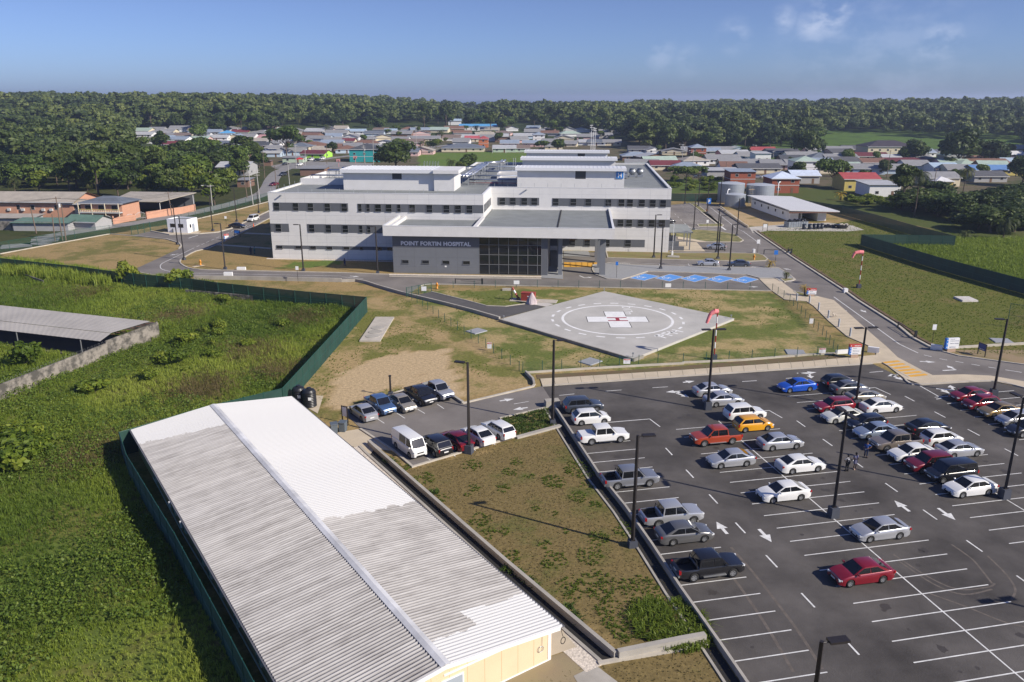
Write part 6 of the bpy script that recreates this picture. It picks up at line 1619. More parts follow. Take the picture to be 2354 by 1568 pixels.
block('grey drain cover slab on the helipad lawn near the warning notice', 'F', 775, 708, (2.6, 2.2, .12), pm('slab_grey', (.30, .31, .33), .8), rad(-8), 'drain_cover'); block('grey drain cover slab on the right side field edge', 'F', 2195, 628, (2.6, 2.2, .12), pm('slab_grey', (.30, .31, .33), .8), rad(-8), 'drain_cover')
p0 = np.array(G('E', 195, 635, 0)); p1 = np.array(G('E', 300, 470, 0)); d = p1 - p0; L = np.linalg.norm(d)
tk = thing('septic_slab', 'long pale concrete slab with three round covers in the dry lawn', 'slab', (p0[0], p0[1], 0), math.atan2(d[1], d[0]))
MB().bx(0, L, -1.5, 1.5, 0, .22).build('slab', pm('slab_pale', (.46, .42, .36), .9, var=.14, vscale=.6), tk)
for k in range(3): MB().lathe([(1.05, .22), (1.05, .27), (.2, .275)], 24, (L * (.17 + .17 * k), 0, 0)).build('round_cover', M_conc, tk)
g = G('E', 1280, 352, 0)
pd_ = tag(MB().bx(-3.0, 5.2, -.9, 1.3, 0, .12).build('equipment_plinth', M_kerb, loc=(g[0], g[1], 0), rz=rad(-12)), 'narrow concrete strip under the red box by the helipad', 'plinth')
rbx = thing('fire_hose_box', 'red steel equipment box on the strip by the helipad', 'box', (g[0], g[1], .12), rad(-12)); M_rbx = pm('box_red', (.32, .05, .035), .5)
MB().bx(-1.0, 1.4, -.55, .7, 0, 1.35).build('cabinet', M_rbx, rbx); MB().bx(-1.05, 1.45, -.6, .75, 1.35, 1.42).build('lid', M_rbx, rbx); MB().bx(.1, 1.2, -.565, -.55, .75, .9).build('label_strip', M_sw, rbx)
ex = thing('foam_trolley', 'red and white extinguisher trolley leaning beside the red box', 'trolley', (g[0] - 2.1, g[1] + .4, .12), rad(-12))
e_ = MB();
for k in range(4): e_.tube((.6 - k * .28, 0, .2 + k * .5), (.6 - (k + 1) * .28, 0, .2 + (k + 1) * .5), .17, n=10, mi=1 if k == 2 else 0)
e_.build('cylinder', [M_rbx, M_sw], ex); MB().path([(-.6, -.3, 0), (-.65, -.3, 1.9), (-.65, .3, 1.9), (-.6, .3, 0)], .05, 5).build('handle_frame', M_bar, ex); MB().tube((.5, -.4, .25), (.5, -.3, .25), .25, n=12).tube((.5, .3, .25), (.5, .4, .25), .25, n=12).build('wheels', M_tyre, ex)
gt_ = G('E', 1312, 372, 0); r2 = random.Random(4)
bmm = bmesh.new(); bmesh.ops.create_cone(bmm, segments=24, radius1=.85, radius2=.16, depth=1.9, cap_ends=True); bmesh.ops.subdivide_edges(bmm, edges=bmm.edges[:], cuts=3)
for v in bmm.verts:
 a = math.atan2(v.co.y, v.co.x); v.co.xy *= 1 + .06 * math.sin(a * 5 + v.co.z * 2) + .05 * math.sin(a * 3); v.co.z += .95; v.co.x *= 1.1 + .25 * math.sin(v.co.z * 2)
me = D.meshes.new('covered_equipment'); bmm.to_mesh(me); bmm.free(); me.materials.append(pm('cover_pink', (.52, .44, .44), .8));
o = D.objects.new('covered_equipment', me); COL.objects.link(o); o.location = (gt_[0], gt_[1], .05); tag(o, 'equipment wrapped in a pale pink cover beside the helipad', 'covered equipment')
sheet('equipment_path', GP('E', [(1345, 352), (1462, 376), (1410, 394), (1300, 374)]), .045, pm('path_pale', (.5, .47, .43), .9))
tb0 = None; M_btank = pm('tank_black', (.016, .017, .02), .4)
for x, y, lb in ((2065, 1062, 'left one of two black ribbed water tanks behind the long shed'), (2138, 1078, 'right one of two black ribbed water tanks behind the long shed')):
 g = G('D', x, y, 0)
 if tb0 is None:
  tb0 = thing('black_water_tank', lb, 'tank', g, 0, 'black plastic water tanks')
  pr_ = []
  for k in range(9): pr_ += [(.72, .05 + k * .2), (.78, .09 + k * .2), (.78, .17 + k * .2), (.72, .21 + k * .2)]
  MB().lathe(pr_, 24).build('body', M_btank, tb0, smooth=True); MB().lathe([(.74, 1.84), (.6, 2.05), (.25, 2.2), (.25, 2.3)], 24).build('lid', M_btank, tb0); MB().bx(.05, .4, -.80, -.77, 1.0, 1.35).build('sticker', M_sw, tb0)
 else: copy_tree(tb0, g, 0, lb)
b0 = None; M_gbin = pm('bin_grey', (.10, .125, .15), .6)
for t, x, y, lb in (('D', 2305, 1262, 'left grey wheelie bin by the end of the long shed'), ('E', 12, 1250, 'right grey wheelie bin by the end of the long shed')):
 g = G(t, x, y, 0)
 if b0 is None:
  b0 = thing('wheelie_bin', lb, 'bin', g, rad(20), 'grey wheelie bins'); MB().box((0, 0, .55), (.62, .7, 1.0), taper=1.15).build('body', M_gbin, b0); MB().box((0, -.03, 1.1), (.78, .86, .1)).build('lid', M_gbin, b0); MB().tube((-.3, .3, .12), (.3, .3, .12), .12, n=8).build('wheels', M_tyre, b0)
 else: copy_tree(b0, g, rad(-10), lb)
fp = thing('flag_pole', 'white flag pole without a flag in front of the right wing', 'flag pole', (*G('R', 465, 580, 0), .1)); MB().tube((0, 0, 0), (0, 0, 7.2), .07, .04, 8).build('pole', M_shw, fp); MB().box((0, 0, .4), (.4, .4, .8)).build('base', M_shw, fp)
block('grey sloped plinth beside the white flag pole', 'R', 480, 605, (2.6, 1.6, .3), M_conc, rad(-15), 'plinth')
for t, x, y, lb in (('M', 1222, 1225, 'orange traffic cone beside the parked black sedan'), ('M', 1345, 1225, 'orange traffic cone alone on the entrance road')):
 g = G(t, x, y, 0); r = thing('traffic_cone', lb, 'cone', (g[0], g[1], .02)); MB().box((0, 0, .03), (.5, .5, .06)).build('base', M_hyd, r); MB().lathe([(.2, .06), (.05, 1.0)], 12).build('cone', pm('cone_orange', (.7, .12, .04), .5), r)
# people and the dog
def skin_mesh(name, V, E, Rr, mat, sub=1):
 me = D.meshes.new(name); me.from_pydata(V, E, [])
 o = D.objects.new(name, me); COL.objects.link(o)
 md = o.modifiers.new('s', 'SKIN');
 for i, r in enumerate(Rr):
  me.skin_vertices[0].data[i].radius = (r, r) if not hasattr(r, '__len__') else r
 me.skin_vertices[0].data[0].use_root = True
 sm = o.modifiers.new('d', 'SUBSURF'); sm.levels = sub; sm.render_levels = sub
 dg = bpy.context.evaluated_depsgraph_get()
 m2 = D.meshes.new_from_object(o.evaluated_get(dg))
 D.objects.remove(o); D.meshes.remove(me)
 m2.name = name; m2.materials.clear(); m2.materials.append(mat)
 m2.polygons.foreach_set('use_smooth', [True] * len(m2.polygons))
 return m2
M_hair = pm('hair_black', (.012, .010, .009), .8)
def person(label, t, x, y, rz, shirt, trousers, skin=(.10, .055, .035), arms=('down', 'down'), dress=False, sit=False, z=.03, stride=0.0, h=1.72):
 g = G(t, x, y, 0)
 root = thing('person', label, 'person', (g[0], g[1], z), rz)
 ms = pm('skin_%d' % int(skin[0] * 1000), skin, .6)
 dz = -.42 if sit else 0.0
 V = [(0, 0, .95 + dz), (0, .01, 1.15 + dz), (0, .02, 1.38 + dz), (0, 0, 1.50 + dz), (0, -.02, 1.60 + dz), (0, -.03, 1.70 + dz)]
 Rr = [(.15, .11), (.15, .105), (.17, .10), .055, .085, .075]
 E = [(0, 1), (1, 2), (2, 3), (3, 4), (4, 5)]
 hands = []
 AJ = {}
 for s, a in ((1, arms[0]), (-1, arms[1])):
  sh = (s * .19, .02, 1.41 + dz)
  if a == 'down': el, wr = (s * .26, .03, 1.13 + dz), (s * .27, -.04, .88 + dz)
  elif a == 'hip': el, wr = (s * .42, .10, 1.17 + dz), (s * .20, -.02, 1.02 + dz)
  elif a == 'hold': el, wr = (s * .25, .02, 1.13 + dz), (s * .10, -.26, 1.20 + dz)
  i = len(V); V += [sh, el, wr]; Rr += [.058, .044, .030]; E += [(2, i), (i, i + 1), (i + 1, i + 2)]; AJ[s] = (sh, el, wr)
  hands.append((s, el, wr))
 LJ = {}
 for s in (1, -1):
  hip = (s * .09, 0, .90 + dz)
  if sit: kn, an, toe = (s * .12, -.42, .50), (s * .12, -.38, .08), (s * .12, -.56, .03)
  else: kn, an, toe = (s * .10, -.02 - s * stride * .5, .49), (s * .11, .03 - s * stride, .08), (s * .12, -.14 - s * stride, .03)
  i = len(V); V += [hip, kn, an, toe]; Rr += [.085, .058, .040, .035]; E += [(0, i), (i, i + 1), (i + 1, i + 2), (i + 2, i + 3)]; LJ[s] = (hip, kn, an, toe)
 me = skin_mesh('body', V, E, Rr, ms)
 ob = D.objects.new('body', me); COL.objects.link(ob); ob.parent = root
 bm = bmesh.new(); bm.from_mesh(me)
 def tube(p, q, r):
  p = Vector(p); q = Vector(q); d = q - p
  m = Matrix.Translation((p + q) / 2) @ d.to_track_quat('Z', 'Y').to_matrix().to_4x4()
  bmesh.ops.create_cone(bm, cap_ends=True, segments=6, radius1=r, radius2=r * .8, depth=d.length * 1.15, matrix=m)
 for s, el, wr in hands:
  d = (Vector(wr) - Vector(el)).normalized(); sd = d.orthogonal().normalized(); n = d.cross(sd); w = Vector(wr)
  tube(w, w + d * .08, .026)
  for k in range(4):
   b_ = w + d * .08 + sd * (k - 1.5) * .018; L = (.030, .036, .034, .026)[k]; tube(b_, b_ + d * L, .009); tube(b_ + d * L, b_ + d * L * 1.6 + n * .018, .008)
  tube(w + d * .03 + sd * .03, w + d * .06 + sd * .055, .010); tube(w + d * .06 + sd * .055, w + d * .09 + sd * .06, .009)
 zz = 1.635 + dz
 for s in (1, -1):
  bmesh.ops.create_uvsphere(bm, u_segments=6, v_segments=4, radius=.022, matrix=Matrix.Translation((s * .087, -.02, zz)))
  bmesh.ops.create_uvsphere(bm, u_segments=6, v_segments=4, radius=.012, matrix=Matrix.Translation((s * .032, -.105, zz + .01)))
 tube((0, -.10, zz + .005), (0, -.125, zz - .03), .013); tube((-.025, -.10, zz - .06), (.025, -.10, zz - .06), .008)
 bm.to_mesh(me); bm.free()
 hb2 = MB(); hb2.lathe([(.02, .125), (.07, .10), (.098, .03), (.095, -.03)], 12, (0, 0, 0), caps=True); hb2.build('hair', M_hair, root, (0, .005, 1.665 + dz), smooth=True)
 sv = [(0, 0, .97 + dz), (0, .01, 1.15 + dz), (0, .02, 1.38 + dz), (0, .01, 1.46 + dz)]; sr = [(.175, .135), (.17, .125), (.19, .12), .07]; se = [(0, 1), (1, 2), (2, 3)]
 for s in (1, -1):
  a, b_, c_ = AJ[s]; m = tuple(a[i] + (b_[i] - a[i]) * .75 for i in range(3)); i = len(sv); sv += [a, m]; sr += [.075, .066]; se += [(2, i), (i, i + 1)]
 if dress: sv = [(0, 0, .50)] + sv; sr = [(.25, .21)] + sr; se = [(0, 1)] + [(a + 1, b_ + 1) for a, b_ in se]
 q = D.objects.new('dress' if dress else 'shirt', skin_mesh('shirt', sv, se, sr, shirt)); COL.objects.link(q); q.parent = root
 if not dress:
  tv = [(0, 0, .95 + dz)]; tr_ = [(.17, .135)]; te = []
  for s in (1, -1):
   hp_, kn, an, toe = LJ[s]; i = len(tv); tv += [hp_, kn, (an[0], an[1], an[2] + .03)]; tr_ += [.105, .078, .062]; te += [(0, i), (i, i + 1), (i + 1, i + 2)]
  q = D.objects.new('trousers', skin_mesh('trousers', tv, te, tr_, trousers)); COL.objects.link(q); q.parent = root
 for s in (1, -1):
  an, toe = LJ[s][2], LJ[s][3]; MB().box(((an[0] + toe[0]) / 2, (an[1] + toe[1]) / 2 + .0, .045), (.105, .28, .09), taper=.8).build('shoe', pm('shoe_pale', (.5, .34, .24), .6) if dress else M_hair, root)
 k = h / 1.78; root.scale = (k * 1.05, k * 1.05, k)
 return root
cl = lambda n, c, **k: pm('cloth_' + n, c, .85, **k)
person('person with hands on hips in a grey and black patterned shirt, black trousers', 'F', 1128, 1527, rad(190), cl('pattern', (.02, .02, .022), col2=(.55, .55, .58), vscale=6, var=.01, thr=(.5, .56)), cl('black', (.014, .014, .015)), (.035, .022, .017), ('hip', 'hip'))
person('person in a lavender grey dress looking at something held in both hands', 'F', 1182, 1512, rad(15), cl('lavender', (.23, .22, .30)), None, (.13, .07, .045), ('hold', 'hold'), dress=True)
person('person in royal blue top with one hand on the hip beside the tan pickup', 'F', 1258, 1432, rad(-20), cl('royal', (.008, .05, .22)), cl('jeans', (.015, .025, .07)), (.20, .11, .07), ('hip', 'down'))
person('person in dark blue coveralls walking on the lawn left of the entrance', 'J', 835, 1242, rad(60), cl('coverall', (.02, .04, .13)), cl('coverall', (.02, .04, .13)), stride=.12, z=.02)
person('person in dark clothes standing on the shaded lawn left of the hospital', 'M', 1318, 1510, rad(40), cl('navy', (.02, .025, .06)), cl('navy', (.02, .025, .06)), z=.02)
person('person in teal clothes standing on the shaded lawn left of the hospital', 'M', 1358, 1506, rad(-60), cl('teal', (.02, .25, .24)), cl('teal2', (.02, .15, .15)), z=.02)
person('person in black standing behind the silver sedan at the side porch', 'R', 1170, 520, rad(90), cl('black', (.014, .014, .015)), cl('black', (.014, .014, .015)), z=.05)
person('person in dark green sitting on a white block by the boom barrier', 'R', 2024, 555, rad(-70), cl('dgreen', (.012, .04, .028)), cl('dgreen2', (.012, .02, .02)), sit=True, z=.12)
block('white block the seated person uses by the boom barrier', 'R', 2030, 553, (.6, .6, .5), M_shw, 0, 'concrete_block')
g = G('F', 1043, 467, 0)
dg_ = thing('dog', 'small white and brown dog standing on the walkway', 'dog', (g[0], g[1], .10), rad(200))
V = [(-.28, 0, .46), (0, 0, .45), (.26, 0, .47), (.40, 0, .60), (.48, 0, .68), (.62, 0, .65), (-.34, 0, .50), (-.50, 0, .62)]
Rr = [.085, .08, .11, .065, .075, .035, .03, .015]; E = [(0, 1), (1, 2), (2, 3), (3, 4), (4, 5), (0, 6), (6, 7)]
for s in (1, -1):
 i = len(V); V += [(.25, s * .08, .34), (.24, s * .08, .19), (.27, s * .08, .03)]; Rr += [.05, .028, .024]; E += [(2, i), (i, i + 1), (i + 1, i + 2)]
 i = len(V); V += [(-.24, s * .08, .36), (-.20, s * .08, .27), (-.33, s * .08, .15), (-.29, s * .08, .03)]; Rr += [.06, .04, .024, .024]; E += [(0, i), (i, i + 1), (i + 1, i + 2), (i + 2, i + 3)]
o = D.objects.new('body', skin_mesh('body', V, E, Rr, pm('dog_fur', (.5, .45, .38), .9, col2=(.16, .08, .04), vscale=3, var=.01, thr=(.48, .54)))); COL.objects.link(o); o.parent = dg_
for s in (1, -1): MB().box((.44, s * .05, .77), (.04, .05, .09), taper=.4).build('ear', pm('dog_ear', (.16, .08, .04), .9), dg_)
# houses
RC = {'grey': (.26, .26, .26), 'pale grey': (.42, .43, .44), 'dark grey': (.10, .10, .105), 'charcoal': (.075, .08, .088), 'slate': (.14, .16, .19), 'blue grey': (.26, .31, .38), 'bright blue': (.10, .34, .62), 'pale blue': (.36, .46, .56), 'blue': (.12, .24, .48), 'white blue': (.55, .62, .74),
 'dark red': (.17, .035, .04), 'red': (.36, .07, .07), 'maroon': (.13, .03, .035), 'pink': (.48, .26, .25), 'pink red': (.48, .11, .12), 'green': (.12, .20, .15), 'pale green': (.36, .45, .38), 'cream': (.46, .46, .36), 'beige': (.38, .34, .28), 'brown': (.20, .15, .125), 'rusty': (.20, .11, .075), 'purple brown': (.055, .045, .055), 'white': (.66, .66, .66), 'teal': (.02, .23, .25)}
WC = {'white': (.72, .72, .72), 'cream': (.62, .55, .40), 'grey': (.36, .36, .36), 'orange': (.52, .16, .06), 'peach': (.54, .29, .19), 'brick': (.30, .085, .045), 'brown': (.20, .12, .085), 'green': (.22, .36, .12), 'lime': (.36, .68, .08), 'pale green': (.42, .52, .40), 'teal': (.02, .30, .31), 'pale blue': (.46, .56, .66), 'yellow': (.52, .42, .12), 'pink': (.62, .42, .40)}
def roofmat(n):
 c = RC[n]
 return pm('roof_' + n.replace(' ', '_'), c, .65, var=.16, vscale=.55, detail=7)
def wallmat(n):
 if n == 'brick': return pm('brick_red', WC[n], .9, var=.3, vscale=4, detail=3)
 return pm('house_' + n.replace(' ', '_'), WC[n], .85, var=.07, vscale=.8)
M_wf = pm('house_window_frame', (.42, .42, .41), .7); M_wp = pm('house_window_pane', (.03, .032, .036), .15); M_dr = pm('house_door', (.16, .09, .05), .7); M_trim = pm('roof_trim', (.55, .55, .54), .7)
def win_part(par, x, z, y, w=1.3, h=1.1, face=0, wallx=0):
 if face == 0:
  f = MB().bx(x - w / 2, x + w / 2, y - .05, y + .02, z, z + h).build('window', M_wf, par); MB().bx(x - w / 2 + .1, x + w / 2 - .1, y - .07, y, z + .1, z + h - .1).build('pane', M_wp, f)
 else:
  f = MB().bx(wallx - .02, wallx + .05, y - w / 2, y + w / 2, z, z + h).build('window', M_wf, par); MB().bx(wallx, wallx + .07, y - w / 2 + .1, y + w / 2 - .1, z + .1, z + h - .1).build('pane', M_wp, f)
def house(label, pos, w, d, wall, roof, kind='gable', hw=2.6, hr=1.7, rz=0.0, group=None, cat='house', name='house', detail=True, oh=.55, floors=1, stilts=False):
 z0 = float(land(*pos))
 r = thing(name, label, cat, (pos[0], pos[1], z0 - .05), rz, group)
 x0, x1, y0, y1 = -w / 2, w / 2, 0, d
 b = MB(); b.bx(x0, x1, y0, y1, -.3, hw)
 if kind == 'gable':
  b.add([(x0, y0, hw), (x0, y1, hw), (x0, d / 2, hw + hr), (x1, y0, hw), (x1, y1, hw), (x1, d / 2, hw + hr)], [(0, 2, 1), (3, 4, 5)])
 if kind == 'gable_y':
  b.add([(x0, y0, hw), (x1, y0, hw), (0, y0, hw + hr), (x0, y1, hw), (x1, y1, hw), (0, y1, hw + hr)], [(0, 1, 2), (3, 5, 4)])
 b.build('wall', wallmat(wall), r)
 q = MB(); X0, X1, Y0, Y1 = x0 - oh, x1 + oh, y0 - oh, y1 + oh; ze = hw - hr * oh / (d / 2) + .02; zr = hw + hr + .06; t = .1
 if kind == 'gable':
  P = [(X0, Y0, ze), (X1, Y0, ze), (X1, d / 2, zr), (X0, d / 2, zr), (X1, Y1, ze), (X0, Y1, ze)]
  F = [(0, 1, 2, 3), (3, 2, 4, 5)]
 elif kind == 'gable_y':
  ze = hw - hr * oh / (w / 2) + .02
  P = [(X0, Y0, ze), (0, Y0, zr), (0, Y1, zr), (X0, Y1, ze), (X1, Y0, ze), (X1, Y1, ze)]
  F = [(0, 1, 2, 3), (1, 4, 5, 2)]
 elif kind == 'hip':
  k = min(w, d) / 2
  if w >= d: P = [(X0, Y0, ze), (X1, Y0, ze), (X1, Y1, ze), (X0, Y1, ze), (x0 + k, d / 2, zr), (x1 - k, d / 2, zr)]; F = [(0, 1, 5, 4), (1, 2, 5), (2, 3, 4, 5), (3, 0, 4)]
  else: P = [(X0, Y0, ze), (X1, Y0, ze), (X1, Y1, ze), (X0, Y1, ze), (0, y0 + k, zr), (0, y1 - k, zr)]; F = [(0, 1, 4), (1, 2, 5, 4), (2, 3, 5), (3, 0, 4, 5)]
 else:
  P = [(X0, Y0, hw + .05), (X1, Y0, hw + .05), (X1, Y1, hw + hr), (X0, Y1, hw + hr)]; F = [(0, 1, 2, 3)]
  b2 = MB().add([(x0, y1 - .1, hw - .1), (x1, y1 - .1, hw - .1), (x1, y1 - .1, hw + hr * .9), (x0, y1 - .1, hw + hr * .9), (x0, y0, hw - .1), (x1, y0, hw - .1)], [(0, 1, 2, 3), (4, 0, 3), (5, 2, 1)]).build('upper_wall', wallmat(wall), r)
 n = len(P)
 q.add(P + [(p[0], p[1], p[2] - t) for p in P], [f for f in F] + [tuple(i + n for i in f[::-1]) for f in F])
 ro = q.build('roof', roofmat(roof), r)
 if kind != 'shed':
  e = MB(); e.bx(X0, X1, Y0 - .06, Y0, ze - .22, ze + .03); e.build('fascia', M_trim, ro)
 if detail:
  m = max(1, int(w / 4.2))
  for fl in range(floors):
   zb_ = 1.0 + fl * 2.9
   for k in range(m):
    x = x0 + w * (k + .5) / m
    if fl == 0 and k == m // 2 and m > 1: MB().bx(x - .45, x + .45, -.05, .02, 0, 2.05).build('door', M_dr, r)
    else: win_part(r, x, zb_, 0)
   win_part(r, 0, zb_, d * .35, face=1, wallx=x1)
 if floors > 1: MB().bx(x0 - .08, x1 + .08, y0 - .08, y1 + .08, 2.85, 3.05).build('floor_band', M_trim, r)
 return r
def at_house(label, t, x, yb, wpx, d, wall, roof, kind='gable', **k):
 g = G(t, x, yb); w = px_size(t, x, yb, wpx)
 return house(label, g, w, d * (1.3 if t in 'MN' else 1.1), wall, roof, kind, **k)
gl, gr, gc_ = 'houses of the left village', 'houses of the right village', 'houses beyond the playing field'
LH = [
('white walled barn with pale grey gable roof at the far left of the village', 'M', 185, 295, 165, 10, 'white', 'pale grey', 'gable', {}),
('low cream house with grey roof right of the white barn', 'M', 440, 262, 120, 9, 'cream', 'grey', 'gable', {}),
('long grey roofed house behind the palm of the left village', 'M', 900, 266, 170, 9, 'grey', 'blue grey', 'gable', {}),
('house under a bright sky blue roof in the left village', 'M', 1045, 280, 120, 9, 'pale blue', 'bright blue', 'hip', {}),
('green walled house with a dark red roof beside the sky blue one', 'M', 1200, 268, 170, 9, 'green', 'dark red', 'gable', {}),
('house with a long faded pink roof in the left village', 'M', 1520, 328, 250, 12, 'pink', 'pink', 'gable', dict(hr=1.8)),
('brown roofed low house at the back of the left village', 'M', 600, 305, 160, 9, 'cream', 'brown', 'gable', {}),
('pale grey house below the sky blue roof', 'M', 960, 326, 200, 9, 'white', 'pale grey', 'gable', {}),
('grey roofed house with a white gable end in the left village', 'M', 215, 352, 190, 10, 'white', 'grey', 'gable', {}),
('house with a washed pale blue roof in the left village', 'M', 400, 338, 170, 9, 'white', 'pale blue', 'gable', {}),
('house with a pale mint green roof in the left village', 'M', 385, 392, 170, 10, 'cream', 'pale green', 'gable', {}),
('house with a crimson roof between mint and cream roofs', 'M', 505, 400, 215, 10, 'white', 'dark red', 'gable', {}),
('wide house with a cream roof in the left village', 'M', 765, 398, 320, 12, 'white', 'cream', 'gable', {}),
('slate roofed house with small front gables in the left village', 'M', 1010, 395, 310, 11, 'pale blue', 'slate', 'hip', {}),
('pale house with a white gable beside the slate roof', 'M', 1260, 362, 165, 9, 'white', 'beige', 'gable', {}),
('house with a rose red roof and red trim near the grove', 'M', 610, 478, 230, 11, 'cream', 'pink red', 'hip', dict(hr=1.8)),
('long low hall with a dull green roof on the left of its pair', 'M', 980, 505, 330, 12, 'pale blue', 'green', 'gable', {}),
('long low hall with a dull green roof on the right of its pair', 'M', 1310, 490, 250, 12, 'cream', 'green', 'gable', {}),
('house with a dark slate roof above the green halls', 'M', 1370, 410, 240, 9, 'grey', 'charcoal', 'gable', {}),
('pale blue walled house with a light grey roof beside the big tree', 'M', 1530, 495, 180, 9, 'pale blue', 'pale grey', 'gable', {}),
('lime green house with a maroon roof on the old road', 'M', 1960, 505, 250, 10, 'lime', 'maroon', 'gable', dict(rz=-.15)),
('tin roofed shop with white front beside the red tent', 'M', 1755, 552, 200, 7, 'pale green', 'grey', 'shed', dict(hw=2.6, hr=.5)),
('cream two storey house with dark roof half hidden by the grove', 'M', 660, 690, 250, 10, 'cream', 'dark grey', 'gable', dict(hw=5.4, floors=2)),
('grey house with a pale roof half hidden by the grove', 'M', 1130, 690, 300, 11, 'grey', 'pale grey', 'gable', dict(hw=4.2)),
('small brown block hut beside the old road', 'M', 1235, 810, 110, 6, 'brown', 'grey', 'shed', dict(hw=2.8, hr=.4)),
('open roadside shelter with a pale tin roof left of the hospital roof', 'M', 1960, 690, 240, 8, 'brown', 'grey', 'shed', dict(hw=3.2, hr=.6, detail=False)),
('tiny brown timber kiosk on the roadside verge', 'M', 1490, 585, 70, 3, 'brown', 'brown', 'shed', dict(hw=2.4, hr=.3, detail=False)),
('wide cream house with a slate hip roof beside the playing field', 'N', 1310, 545, 430, 14, 'cream', 'slate', 'hip', dict(hr=2.2)),
('tall orange two storey house with a red roof', 'N', 1525, 500, 95, 8, 'orange', 'red', 'hip', dict(hw=6, floors=2)),
('pale green house with a light grey roof by the goal posts', 'N', 1745, 550, 230, 10, 'pale green', 'pale grey', 'gable', {}),
('low house with a rusty brown roof right of the goal posts', 'N', 1935, 548, 140, 9, 'pale green', 'brown', 'gable', {}),
('white two storey house with a blue hip roof beyond the field', 'N', 2105, 442, 120, 9, 'white', 'blue grey', 'hip', dict(hw=5.5, floors=2)),
('grey hip roofed house at the right end of the playing field', 'N', 2260, 525, 180, 11, 'cream', 'grey', 'hip', {}),
('long white school hall with a bright blue roof', 'N', 1475, 322, 390, 14, 'white', 'bright blue', 'gable', dict(hw=4)),
('beige roofed hall in front of the blue school roof', 'N', 1590, 358, 190, 12, 'cream', 'beige', 'gable', dict(hw=3.5)),
('brown walled house with a pale roof right of the orange house', 'N', 1715, 445, 135, 9, 'brown', 'pale grey', 'gable', dict(hw=4.5)),
('teal two storey building with a dark hip roof behind the big tree', 'N', 285, 650, 300, 14, 'teal', 'charcoal', 'hip', dict(hw=7, floors=2, hr=2.6)),
('house with a pale blue grey roof at the centre back', 'N', 180, 362, 200, 10, 'white', 'pale blue', 'gable', {}),
('small white house with pale blue roof behind the teal building', 'N', 550, 358, 120, 9, 'white', 'pale blue', 'gable', {}),
('house with a dark red roof left of the teal building', 'N', 110, 470, 120, 9, 'cream', 'dark red', 'gable', {}),
('grey roofed row house behind the yellow palm', 'N', 900, 440, 330, 11, 'cream', 'grey', 'gable', {}),
('white house with grey roof below the coconut palm', 'N', 1350, 425, 220, 9, 'white', 'pale grey', 'gable', {}),
('house with a rose pink roof in front of the orange house', 'N', 1405, 440, 140, 9, 'cream', 'pink red', 'gable', {}),
]
